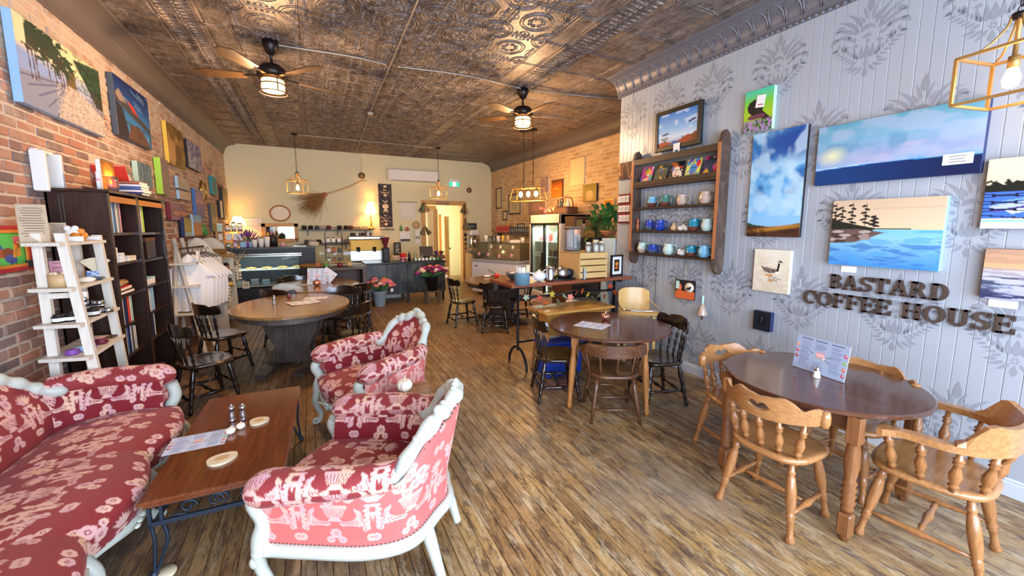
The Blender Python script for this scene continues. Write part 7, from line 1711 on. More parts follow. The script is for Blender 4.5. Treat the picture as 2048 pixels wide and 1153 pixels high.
# potted plant
pp = thing('potted_plant', 'leafy green plant in a terracotta bowl on the black cabinet', 'plant', (4.19, 4.93, 1.536)); plain('terracotta', '#b8744c', .7); MB().m('terracotta').lathe([(.001, 0), (.08, 0), (.13, .09), (.135, .11), (.12, .10), (.001, .09)], n=20).obj('bowl', pp)
plain('leaf_green', '#3f7a3a', .4); plain('leaf_deep', '#2c5f34', .4)
for k in range(78):
    a = RNG.random() * 6.283; e = RNG.random(); s0 = np.array([.1 * math.cos(a), .1 * math.sin(a), .1]); d = np.array([math.cos(a) * (.12 + .16 * RNG.random()), math.sin(a) * (.10 + .12 * RNG.random()), .04 + .34 * e - .16 * (k % 5 == 0)])
    q = s0 * .5 + d; ax = d / np.linalg.norm(d); sd = np.cross(ax, [0, 0, 1.]); sd /= np.linalg.norm(sd); up = np.cross(sd, ax); l = .10 + .05 * RNG.random(); w_ = l * .33
    rows = [(0, .05, 0), (.25, .8, .012), (.5, 1, .016), (.75, .75, .006), (1, .04, -.02)]
    G = np.array([[q + ax * l * t_ - sd * w_ * f_ + up * (h_ + .012), q + ax * l * t_ + up * h_, q + ax * l * t_ + sd * w_ * f_ + up * (h_ + .012)] for t_, f_, h_ in rows])
    MB().m('leaf_green' if k % 3 else 'leaf_deep').grid(G).tube([s0 * .5 + np.array([0, 0, .02]), q], .003, 4).obj('leaf', pp)
# pine dough-box table, blue tub, high chair
db = thing('dough_box_table', 'pine dough-box table with sloping sides, in front of the bar table', 'table', (2.72, 3.86, 0), R(-24) * 0)
wood('honey_pine', '#b07c36', '#cf9c50', .4, axis=0, scale=4, coat=.2)
MB().m('honey_pine').box((0, -.02, .745), (.98, .46, .028), bev=.006).obj('lid', db)
V = [(-.36, -.12, .46), (.36, -.12, .46), (.36, .10, .46), (-.36, .10, .46), (-.45, -.21, .73), (.45, -.21, .73), (.45, .17, .73), (-.45, .17, .73)]
MB().m('honey_pine').add(V, [(0, 1, 5, 4), (1, 2, 6, 5), (2, 3, 7, 6), (3, 0, 4, 7), (3, 2, 1, 0), (4, 5, 6, 7)]).obj('trough', db)
for sx in (-1, 1):
    for sy in (-1, 1): MB().m('table_leg').turn((sx * .38, -.01 + sy * .12, .50), (sx * .44, -.01 + sy * .15, 0), LEG_OAK, 10).obj('leg', db)
t = thing('blue_tub', 'bright blue plastic tub under the pine dough-box table', 'tub', (2.50, 3.74, 0)); plain('tub_blue', '#2348b8', .35); MB().m('tub_blue').box((0, 0, .19), (.50, .26, .38), bev=.03).obj('body', t); MB().m('tub_blue').box((0, 0, .39), (.54, .30, .03), bev=.01).obj('lid', t); MB().m('sky').box((.1, -.133, .25), (.16, .004, .12)).obj('label_patch', t)
t = thing('blue_canister', 'blue and white canister on the floor under the bar table', 'canister', (3.25, 4.55, 0)); MB().m('blue').lathe([(.001, 0), (.09, 0), (.09, .62), (.001, .62)], n=18).obj('body', t); MB().m('white').lathe([(.093, .58), (.093, .66), (.001, .67)], n=18).obj('lid', t)
boxthing((.3, .3, .66), 'black', 'slate', 'black_bin', 'black bin beside the blue canister under the bar table', 'bin', (3.47, 4.55, 0))
hc = thing('high_chair', 'pale wooden high chair with a chrome tray rail beside the grey wall', 'high chair', (3.50, 3.56, 0), R(-30))
wood('birch', '#d0a458', '#e2bc74', .35, axis=2, scale=4, coat=.3)
sx_ = np.linspace(-1, 1, 15); cs_ = [(s_, [(.0, .42 - .04 * abs(s_) ** 4 * 1.0)]) for s_ in sx_]
MB().m('birch').cols(cs_, lambda s_, t_, d: (s_ * .19, .16 - .05 * s_ * s_ + (.014 if d else 0) + .10 * t_, .52 + t_)).obj('backrest', hc)
MB().m('birch').box((0, 0, .52), (.36, .32, .02), bev=.006).obj('seat', hc)
for sx in (-1, 1):
    for sy in (-1, 1): MB().m('birch').box((sx * .17, sy * .17, .26), (.035, .03, .52), bev=.004).obj('leg', hc)
    MB().m('birch').box((sx * .17, -.14, .62), (.03, .03, .2)).obj('arm_post', hc)
MB().m('birch').box((0, -.20, .70), (.46, .26, .02), bev=.008).obj('tray', hc)
MB().m('chrome').tube(smooth_path([(-.19, .17, .80), (-.22, -.05, .755), (-.21, -.28, .745), (0, -.33, .745), (.21, -.28, .745), (.22, -.05, .755), (.19, .17, .80)], 26), .010, 8).obj('tray_rail', hc)
# things on the tables
pumpkin((*(2.651, 3.124), .751), .045, 'copper_metal', 'cream', 'copper pumpkin on the round table with pale legs')
flat_sheet((2.375, 2.99, .751), R(-60), .30, .23, 'white printed menu lying flat beside the copper pumpkin', menu_pic(140, 105, 3, '#dce6f6'))
stand_sheet((2.906, 1.328, .741), R(-100), .33, .225, 8, 'white printed menu standing upright on the round table by the lettered wall', menu_pic(230, 165, 1, '#a9b8d0'))
shaker((*(2.837, 1.294), .741), 'ceramic', 'steel', .075, .022, 'small silver and white shaker in front of the standing menu')
shaker((*(-0.463, 5.518), .761), 'glass_jar', 'steel', .12, .026, 'glass salt shaker with a metal cap on the front pedestal table')
flat_sheet((*(-0.15, 5.504), .761), R(18), .34, .27, 'curled white menu on the front pedestal table', menu_pic(120, 90, 4, '#e4ecf8'), curl=.006)
flat_sheet((*(-0.008, 5.783), .761), R(-10), .28, .2, 'second menu lying behind the curled one on the front pedestal table', menu_pic(100, 76, 6, '#e4ecf8'))
pumpkin((*(-0.328, 5.944), .761), .03, 'maroon', 'cream', 'tiny maroon pumpkin behind the menu on the front pedestal table')
stand_sheet((*(0.018, 7.215), .761), R(-26), .32, .26, 8, 'white printed menu standing on the rear pedestal table', menu_pic(110, 82, 7, '#dbe5f4'))
t = thing('blank_card', 'tilted blank white cards behind the standing menu on the rear table', 'card', (*(0.194, 7.324), .761), R(-20)); MB().m('paper').box((0, 0, .13), (.22, .004, .2), roty(R(38)) @ rotx(R(-14))).obj('card', t); MB().m('brown').box((.03, .03, .06), (.12, .05, .12)).obj('card_stand', t)
pumpkin((*(0.016, 7.028), .761), .062, 'copper_metal', 'black', 'copper pumpkin in front of the standing menu on the rear pedestal table')
flat_sheet((*(-0.159, 7.24), .761), R(-5), .26, .18, 'menu lying flat left of the pumpkin on the rear pedestal table', menu_pic(90, 60, 8, '#e4ecf8'))
pumpkin((*(3.027, 6.643), .761), .055, 'scarlet', 'cream', 'red pumpkin on the table by the freezer'); simple(MB().m('white').ball((0, 0, .02), (.07, .05, .02)), 'white_stone', 'white oval dish left of the red pumpkin', 'dish', (*(2.889, 6.795), .761))
o = simple(MB().m('slate').box((0, 0, 0), (.16, .004, .24), rotx(R(-60))), 'dark_menu', 'dark tilted menu card beside the red pumpkin', 'menu', (*(3.069, 6.874), .822), R(50))
sb = thing('side_stool', 'small worn wooden stool between the two armchairs', 'stool', (.64, 2.86, 0)); MB().m('worn_top').box((0, 0, .47), (.27, .27, .03), bev=.005).obj('seat', sb)
for a_ in (-1, 1):
    for b_ in (-1, 1): MB().m('brown').box((a_ * .11, b_ * .11, .228), (.035, .035, .456)).obj('leg', sb)
pumpkin((.55, 2.88, .486), .058, 'wax', 'cream', 'white pumpkin on the small stool between the armchairs')
# ------------------------------------------------------------------ mug shelf on the grey wall
wood('barn_wood', '#3a2a22', '#5f4c40', .55, axis=2, scale=4, wear='#7a6a5c', wearamt=.5); wood('shelf_dark', '#241713', '#3a261e', .5, axis=1, scale=4); wood('barn_edge', '#a0623a', '#b87848', .5, axis=2, scale=4)
ms = thing('mug_shelf', 'rustic wall shelf with boat-shaped side boards holding pottery mugs', 'shelf', (0, 0, 0)); Y0, Y1 = 2.72, 3.93
def sideb(y, zt, zb_): 
    P_ = [(0, zt - .12), (-.02, zt - .04), (-.07, zt), (-.12, zt - .03), (-.145, zt - .12), (-.15, zb_ + .16), (-.14, zb_ + .06), (-.10, zb_ + .01), (-.05, zb_), (-.01, zb_ + .04), (0, zb_ + .1)]
    MB().m('barn_wood').prism([(XR - .002 + x, z) for x, z in P_], y - .018, y + .018).obj('side_board', ms); MB().m('barn_edge').box((XR - .152, y, (zt + zb_) / 2 + .02), (.006, .036, zt - zb_ - .3)).obj('cut_edge', ms)
sideb(Y1, 2.66, 1.22); sideb(Y1 - .0, 2.66, 1.22) if 0 else None; sideb(Y0, 2.68, 1.20)
SZ = [2.545, 2.215, 1.945, 1.655, 1.372]
for z in SZ: MB().m('shelf_dark').box((XR - .08, (Y0 + Y1) / 2, z - .013), (.14, Y1 - Y0 - .036, .026), bev=.003).obj('shelf_board', ms)
for z in (2.50, 2.24): MB().m('shelf_dark').box((XR - .148, (Y0 + Y1) / 2, z), (.012, Y1 - Y0 - .036, .05)).obj('lip', ms)
MB().m('greywood').box((XR - .01, (Y0 + Y1) / 2, 2.40), (.012, Y1 - Y0 - .04, .3)).obj('back_board', ms)
def pm(px, si, r, h, c1, c2, lb, rz=-40, belly=1.14):
    y = (3.288, 1.985)[0] if 0 else px; mug((XR - .085, y, SZ[si] + .001), r, h, (c1, c2), lb, R(rz), belly)
plain('gl_sky', '#79b4cf', .2, coat=.4); plain('gl_green', '#4a7a70', .2, coat=.4); plain('gl_cobalt', '#1f3f9c', .15, coat=.5); plain('gl_teal', '#1f7f98', .18, coat=.5); plain('gl_mint', '#bcd4c8', .25, coat=.4); plain('gl_speck', '#c0a894', .3, coat=.3, noise=.5, nscale=50); plain('gl_brown', '#6a3f34', .3, coat=.3)
for (px, py, si, r, h, c1, c2, lb, rz) in [(1300,400,2,.055,.125,'gl_brown','gl_sky','pale blue mug with a brown patch, first on the second pottery shelf',-50),(1325,400,2,.056,.13,'gl_brown','gl_green','green mug with a brown foot, second on the second pottery shelf',-40),(1358,395,2,.05,.12,'gl_speck','gl_speck','speckled cream and brown mug, third on the second pottery shelf',-40),(1405,388,2,.062,.13,'gl_speck','gl_speck','large speckled pot mug, rightmost on the second pottery shelf',-40),
    (1297,448,3,.055,.13,'slate','gl_cobalt','cobalt mug with a grey drip, first on the third pottery shelf',-100),(1317,448,3,.055,.13,'gl_cobalt','gl_cobalt','plain cobalt mug, second on the third pottery shelf',-60),(1384,445,3,.06,.135,'gl_brown','gl_teal','teal jug-like mug with a brown base on the third pottery shelf',-50),(1411,445,3,.056,.13,'gl_mint','gl_mint','pale mint mug, rightmost on the third pottery shelf',-75),
    (1284,493,4,.055,.13,'gl_speck','gl_mint','mint and speckle mug, leftmost on the bottom pottery shelf',-40),(1305,493,4,.065,.11,'slate','gl_cobalt','squat cobalt mug with a grey drip on the bottom pottery shelf',-40),(1336,494,4,.056,.13,'gl_mint','gl_mint','pale mint mug in the middle of the bottom pottery shelf',-35),(1381,496,4,.058,.12,'gl_brown','gl_teal','teal mug with a brown patch on the bottom pottery shelf',-30),(1408,496,4,.058,.13,'gl_sky','gl_sky','pale blue mug, rightmost on the bottom pottery shelf',-80)]:
    import math as _m
    d_ = (px - 1024) / 788.4; yy = (XR - .085) * (0.8934 - 0.4492 * d_ * 1.0) / (0.4492 + 0.8934 * d_)
    mug((XR - .085, max(Y0 + .09, min(Y1 - .09, yy)), SZ[si] + .001), r, h, (c1, c2), lb, R(rz))
simple(MB().m('copper').lathe([(.001, 0), (.022, 0), (.022, .07), (.012, .09), (.018, .12), (.012, .15), (.001, .155)], n=12), 'folk_figure', 'slim coppery figurine at the left end of the third pottery shelf', 'figurine', (XR - .09, 3.87, SZ[3] + .001))
simple(MB().m('tan').lathe([(.001, 0), (.03, .005), (.038, .04), (.012, .075), (.016, .09), (.001, .09)], n=14), 'bud_vase', 'small tan bud vase in the middle of the third pottery shelf', 'vase', (XR - .085, 3.30, SZ[3] + .001))
simple(MB().m('white').ball((0, -.04, .03), (.035, .045, .03)).ball((0, .04, .03), (.03, .04, .03)).ball((0, 0, .05), .025), 'white_ornament', 'white shell-like ornament beside the bud vase', 'ornament', (XR - .085, 3.16, SZ[3] + .001))
simple(MB().m('ceramic').ball((0, 0, .03), (.04, .06, .03)).ball((0, .03, .055), .025).ball((0, -.03, .05), .025), 'white_ornament', 'white lumpy ornament on the bottom pottery shelf', 'ornament', (XR - .085, 3.17, SZ[4] + .001))
# pop-art cards on the shelf
r_ = np.random.default_rng(12)
ART = [['#e05a9a', '#f0c040', '#3a8ac0', '#b02838', '#40a060', '#f0f0ea'], ['#3f4a38', '#8a6a3a', '#2a64b0', '#e0b848', '#6a5a4a', '#2a3a34'], ['#16161c', '#c03030', '#e8e0d0', '#5a70b0', '#d07030', '#16161c'], ['#e0dc70', '#6a58b0', '#3fa0d8', '#e83848', '#8adcae', '#e0dc70'], ['#2c3a5a', '#d04a90', '#d8b030', '#3a7a40', '#7a4a9a', '#b02030']]
for k, cl_ in enumerate(ART):
    p = Pic(36, 44, cl_[0])
    for j in range(26):
        c_ = cl_[1 + j % 5]; x, y = r_.random(), r_.random()
        if j % 2: p.ell(x, y, .05 + .12 * r_.random(), .05 + .1 * r_.random(), c_, r_.random() * 3)
        else: p.poly([(x + .25 * (r_.random() - .5), y + .25 * (r_.random() - .5)) for _ in range(4)], c_)
    if k in (2, 3): p.ell(.5, .5, .2, .26, '#e8dcc8' if k == 2 else '#4a90d0'); p.ell(.42, .42, .04, .03, '#1a1a2a'); p.ell(.58, .42, .04, .03, '#1a1a2a'); p.line([(.5, .45), (.47, .58), (.53, .6)], .012, '#4a2a4a'); p.ell(.5, .67, .07, .03, '#c02840')
    t = thing('art_card', ['pink and yellow abstract art card, leftmost on the mug shelf top rack', 'dark green and blue abstract art card, second on the top rack', 'black art card with a pale face, middle of the top rack', 'yellow and red art card with a blue face, fourth on the top rack', 'multicoloured abstract art card, rightmost on the top rack'][k], 'art card', (XR - .10, 3.78 - .228 * k, 2.216), R(-90))
    b = MB().m('painted'); x_ = np.linspace(-.095, .095, 36); s2 = np.linspace(.25, 0, 44); X_, S_ = np.meshgrid(x_, s2); b.grid(np.stack([X_, S_ * .3, S_ * .95], -1), C=p.a, smooth=False).obj('picture', t); MB().m('black').box((0, .125 * .3 + .004, .125 * .95), (.19, .005, .25), rotx(-math.atan2(.3, .95))).obj('card_back', t)
p = Pic(70, 60); p.grad([(0, '#3a78c8'), (.5, '#8ab8e4'), (.75, '#c8dcec'), (1, '#4a5a8a')]); p.mix(((p.noise(5, 5, 8) > .52) & (p.V < .7)) * .5, '#d4e4f2'); p.ell(.2, .62, .12, .03, '#3a5080', -.1); p.ell(.85, .38, .12, .03, '#2a3a60', -.3); p.poly([(0, .88), (.1, .84), (.25, .86), (.4, .91), (.4, 1), (0, 1)], '#a0482c'); p.poly([(.5, .9), (.62, .84), (.75, .76), (.85, .78), (1, .7), (1, 1), (.4, 1)], '#98442a'); p.mix(((p.noise(14, 10, 2) > .55) & (p.V > .72) & (np.abs(p.U - .42) > .12)) * .7, '#4a4a2c'); p.poly([(.3, 1), (.4, .86), (.5, .87), (.62, 1)], '#3a5a9a')
t = canvas('framed_landscape', 'black-framed blue sky and autumn trees painting leaning on top of the mug shelf', 'R', 3.02, 3.66, 2.60, 3.06, p, .03, 'black', frame='frame_black', fw=.045, off=.03)
MB().m('label_white').box((.02, -.05, -.01), (.09, .003, .13), bev=.001).m('gl_teal').ball((.02, -.052, -.04), (.03, .002, .025), 10, 6).obj('artist_card', t)
# hanging rack of white stickers and bark panel, left of the mug shelf
p = Pic(20, 24, '#3a2018'); 
for k in range(9): x = r_.random(); p.line([(x, 1), (x + .2 * (r_.random() - .5), .5), (x + .5 * (r_.random() - .5), 0)], .02, ['#a0704a', '#6a4028', '#c09468'][k % 3])
canvas('bark_canvas', 'dark twig-covered canvas between the brick and the mug shelf', 'R', 4.02, 4.34, 2.35, 2.57, p, .03, 'brown')
sr = thing('sticker_rack', 'dark red rack of white round-marked cards beside the mug shelf', 'rack', (XR, 4.18, 1.76), R(-90)); MB().m('maroon').box((0, -.01, .19), (.30, .02, .40)).obj('back_board', sr)
for j in range(3):
    for k in range(4 if j == 1 else 3): 
        x = -.11 + .075 * k + .01 * j; MB().m('white').box((x, -.028, .06 + .13 * (2 - j)), (.062, .008, .085)).obj('card', sr); MB().m('grey2').ring((x, -.034, .06 + .13 * (2 - j)), .02, .003, 12, 4, Rm=rotx(R(90))).obj('ring_mark', sr)
# hanging pieces under the shelf
for k, (y, l, c_) in enumerate([(3.74, .45, 'black'), (3.52, .62, 'black')]): simple(MB().m(c_).cyl((0, 0, 0), (0, 0, -l), .0035, n=6).m('brass').ball((0, 0, -l), .012, 6, 5), 'hanging_pendant', ['thin dark cord ending in a bead, hanging under the mug shelf left', 'longer thin dark cord hanging under the mug shelf'][k], 'pendant', (XR - .1, y, 1.345))
hp = thing('hanging_plaque', 'black and orange bird-and-moon plaque hanging under the mug shelf', 'plaque', (XR - .10, 3.08, .99), R(-82)); MB().m('black').box((0, 0, 0), (.24, .012, .22)).obj('board', hp); MB().m('leaf_orange').box((.0, -.007, -.06), (.232, .004, .09)).obj('orange_field', hp); MB().m('cream').lathe([(.001, 0), (.055, 0), (.055, .004), (.001, .004)], n=20, Rm=rotx(R(90)), c=(.05, -.006, .03)).obj('moon', hp)
MB().m('black').ball((.05, -.011, .02), (.022, .003, .016), 8, 6).turn((.035, -.011, .02), (.01, -.011, .0), [(0, .012), (1, .002)], 5).ball((.068, -.011, .036), (.01, .003, .01), 6, 5).obj('bird', hp); MB().m('leaf_orange').ball((-.07, -.008, .02), (.03, .004, .05), 8, 6).obj('cat_shape', hp); MB().m('mint').box((-.09, -.012, .05), (.04, .004, .09)).obj('paper_tag', hp); MB().m('tan').cyl((0, 0, .11), (0, 0, .36), .002, n=4).obj('string', hp)
bl = thing('pottery_bell', 'small speckled pottery bell hanging below the bird plaque', 'bell', (XR - .08, 2.86, .74)); MB().m('gl_speck').lathe([(.05, 0), (.044, .03), (.025, .09), (.008, .12), (.001, .125)], n=16).obj('bell_body', bl); MB().m('brown').turn((0, 0, .01), (0, 0, -.06), [(0, .003), (.7, .014), (1, .003)], 6).obj('clapper', bl); MB().m('mint').box((0, 0, .17), (.03, .005, .09)).obj('paper_tag', bl); MB().m('tan').cyl((0, 0, .12), (0, 0, .6), .002, n=4).obj('string', bl)
# ------------------------------------------------------------------ art and lettering on the grey wall
def rv(n, lb, y, z, pic, **k): return canvas(n, lb, 'R', y[0], y[1], z[0], z[1], pic, **k)
p = Pic(40, 56); p.grad([(0, '#3fc8a8'), (.3, '#7ac83a'), (.6, '#a8c828'), (1, '#3a7a34')]); p.ell(.4, .42, .2, .18, '#1c1818', .6); p.poly([(.35, .3), (.95, .75), (.9, .8), (.4, .62)], '#241c1c'); p.ell(.45, .64, .22, .06, '#6a3a4a'); nz = p.noise(20, 20, 4); p.mix(((nz > .52) & (p.V > .72)).astype(float), '#b080c0'); p.mix(((nz < .45) & (p.V > .72)).astype(float), '#2c5a2c')
t = rv('small_canvas', 'small bright green canvas of a black bird with a white tag', (2.285, 2.557), (2.60, 2.985), p, depth=.045, edge='mint'); MB().m('label_white').box((.02, -.05, .27), (.08, .003, .11), roty(R(8))).m('red').box((.02, -.052, .24), (.05, .001, .008), roty(R(8))).obj('price_tag', t)
p = Pic(90, 170); p.grad([(0, '#3f88b8'), (.2, '#2f74b4'), (.45, '#5aa4d8'), (.7, '#7cc0ec'), (.85, '#8cc4ea'), (1, '#8ab8d8')])
n1 = p.noise(3, 6, 5, 4); p.mix(np.clip((n1 - .46) * 5, 0, .85) * (p.V < .85), '#a8d4ea'); p.mix(np.clip((.44 - n1) * 6, 0, .8) * (p.V < .6), '#1c5aa0'); p.ell(.85, .12, .3, .14, '#1c4a94', 0, .5); p.mix(np.clip((p.noise(3, 5, 15, 3) - .55) * 5, 0, .6) * (p.V < .8), '#c4e2f0')
hz = .86 + .03 * np.sin(p.U * pi) * 1.2; p.mix((p.V > hz + .012 * p.noise(30, 2, 3)).astype(float), '#2a4a3a'); p.mix((p.V > .905 - .02 * np.abs(p.U - .5)).astype(float), '#4a2c1c'); p.ell(.6, .915, .3, .018, '#b07a2c', -.12, .6); p.mix(np.clip((p.noise(10, 14, 7) - .5) * 4, 0, .6) * (p.V > .93), '#24140e')
rv('canvas', 'tall canvas of blue cloudy sky over a dark brown field', (1.98, 2.455), (1.61, 2.575), p, depth=.035, edge='black')
p = Pic(190, 100); p.grad([(0, '#5c9cae'), (.3, '#7cacc4'), (.6, '#94a0c4'), (.72, '#6aa4d0')]); n1 = p.noise(5, 4, 31, 4); p.mix(np.clip((n1 - .48) * 5, 0, .6), '#a4b4cc'); p.mix(np.clip((.46 - n1) * 5, 0, .6) * (p.U < .6), '#5a90b0'); p.ell(.12, .52, .14, .1, '#d8dcb0', -.15, .7); p.mix(np.clip((p.noise(4, 5, 44) - .5) * 4, 0, .5) * (p.V > .45), '#b4b0c8')
hz = .74 - .03 * np.sin(p.U * 3.1) ; p.mix((p.V > hz).astype(float), '#3f8ac8'); p.mix((p.V > hz + .012).astype(float), '#0e3a74'); p.mix(np.clip((p.U - .15) * 1.2, 0, .85) * (p.V > hz + .012), '#0a1038'); p.mix(((p.V > hz - .015) & (p.V < hz) & (p.U < .45)).astype(float) * .8, '#bcd8e8')
t = rv('large_canvas', 'wide canvas of pale sky over a dark blue sea, below the pendant lamp', (.955, 1.89), (2.045, 2.515), p, depth=.05, edge='navy')
tg_ = MB().m('label_white').box((.36, -.053, .10), (.14, .003, .07))
for k in range(3): tg_.m('grey2').box((.36, -.0555, .118 - .018 * k), (.08 - .015 * (k == 1), .001, .006))
tg_.obj('artist_label', t)
p = Pic(170, 140); p.grad([(0, '#d0b494'), (.35, '#dcc4a0'), (.44, '#e0c89c'), (.45, '#7ac0d8'), (.6, '#8cc4d8'), (1, '#3a84cc')]); nz = p.noise(5, 26, 9, 3); p.mix(np.clip((nz - .5) * 5, 0, .6) * (p.V > .46), '#4a9ad8'); p.mix(np.clip((.45 - nz) * 6, 0, .7) * (p.V > .60), '#2468b0'); p.mix((np.abs(p.V - .14) < .012) * .3 * (p.U > .4), '#a88a84')
p.poly([(0, .28), (.12, .33), (.3, .39), (.45, .43), (.4, .47), (0, .48)], '#1f241c'); p.mix(((np.abs(p.V - .435) < .006) & (p.U < .75)).astype(float), '#2a3028'); p.poly([(0, .45), (.3, .44), (.52, .49), (.4, .56), (.25, .64), (0, .66)], '#6a5048')
for k in range(15): x, y = .36 * r_.random(), .48 + .15 * r_.random(); p.ell(x, y, .07, .022, ['#9a8a80', '#4a3830', '#b0a49a'][k % 3], -.05)
for x, h in ((.03, .4), (.10, .36), (.20, .40), (.33, .38), (.42, .2)): 
    p.line([(x, .44), (x + .01, .44 - h)], .005, '#241c18')
    for k in range(6): yy = .44 - h * (.25 + .13 * k); p.ell(x + .015 * (-1) ** k, yy, .05 - .004 * k, .016, '#2a2420', .25 * (-1) ** k)
t = rv('canvas', 'canvas of pines on a rocky shore by blue water, above the wooden lettering', (1.084, 1.735), (1.397, 1.91), p, depth=.05, edge='sky'); MB().m('label_white').box((-.2, -.004, -.035), (.1, .004, .05)).obj('artist_label', t)
p = Pic(90, 110); p.grad([(0, '#e8e2cc'), (.3, '#e4dcc0'), (1, '#d4c8b0')]); nz = p.noise(4, 14, 3); p.mix(np.clip((nz - .5) * 3, 0, .3), '#f2eee0'); p.poly([(.2, .38), (.3, .42), (.5, .44), (.66, .46), (.68, .52), (.45, .55), (.3, .50)], '#5a4a44'); p.mix(((p.noise(20, 20, 6) > .5) & (np.hypot((p.U - .45) / .25, (p.V - .48) / .08) < 1)) * .7, '#8a7a70'); p.line([(.68, .50), (.70, .38), (.72, .28)], .022, '#141414'); p.ell(.735, .27, .035, .026, '#141414'); p.poly([(.76, .26), (.82, .29), (.76, .29)], '#141414'); p.ell(.725, .29, .014, .018, '#f0ece0'); p.ell(.69, .53, .06, .03, '#f0ece4'); p.ell(.45, .60, .1, .025, '#d89a5a'); p.ell(.5, .72, .07, .02, '#c88a50')
for k in range(10): p.line([(.35 + .4 * r_.random(), .58 + .2 * r_.random()), (.42 + .4 * r_.random(), .60 + .2 * r_.random())], .004, '#3a342c')
for k in range(5): p.line([(.16 + .05 * k, .38), (.12 + .07 * k, .14 + .03 * k)], .003, '#a89c84')
rv('canvas', 'cream canvas of a goose on still water, left of the lettering', (2.03, 2.355), (1.09, 1.49), p, depth=.04, edge='cream')
p = Pic(80, 80); p.grad([(0, '#d6cdae'), (.4, '#cfc4a6')]); nz = p.noise(24, 12, 5); p.mix(((p.V > .22 + .2 * (1 - nz)) & (p.V < .5)).astype(float), '#16180f'); p.rect(0, .48, 1, .85, '#3f6cc0')
for k in range(16): y = .48 + .35 * r_.random(); x = r_.random() * .8; p.poly([(x, y), (x + .35, y - .09), (x + .4, y - .04), (x + .06, y + .05)], ['#6a9ae8', '#1f3a8a', '#a8b8f0', '#5a4a9a', '#cfe0e8'][k % 5])
for k in range(7): y = .5 + .05 * k; p.line([(.0, y), (.5, y + .08 * (-1) ** k)], .008, '#141434')
p.rect(0, .87, 1, 1, '#7cc8e0'); p.rect(0, .9, .35, 1, '#dce8ec'); rv('canvas', 'bold blue rocks and dark trees canvas at the right edge', (.36, .925), (1.69, 2.12), p, depth=.05, edge='brown')
p = Pic(70, 60); p.grad([(0, '#b08c74'), (.35, '#d8a878'), (.42, '#a89c9c'), (.7, '#8a94a8'), (1, '#3a4470')]); nz = p.noise(4, 22, 7, 3); p.mix(((nz > .52) & (p.V > .42)) * .6, '#c8c8d4'); p.mix(((nz < .44) & (p.V > .55)) * .8, '#20264a'); p.mix(((nz < .45) & (p.V < .4)) * .4, '#9a7a68')
t = rv('canvas', 'dusk water canvas with orange sky at the right edge below the blue rocks', (.36, .885), (1.25, 1.565), p, depth=.05, edge='brown'); MB().m('label_white').box((-.17, -.004, -.03), (.12, .004, .05)).obj('artist_label', t)
p = Pic(24, 30, '#141c28'); p.ell(.5, .45, .2, .28, '#0c1018'); p.line([(.5, .3), (.48, .55)], .02, '#4a5a6a'); rv('small_canvas', 'small almost black canvas under the goose picture', (2.15, 2.315), (.71, .895), p, depth=.05, edge='navy')
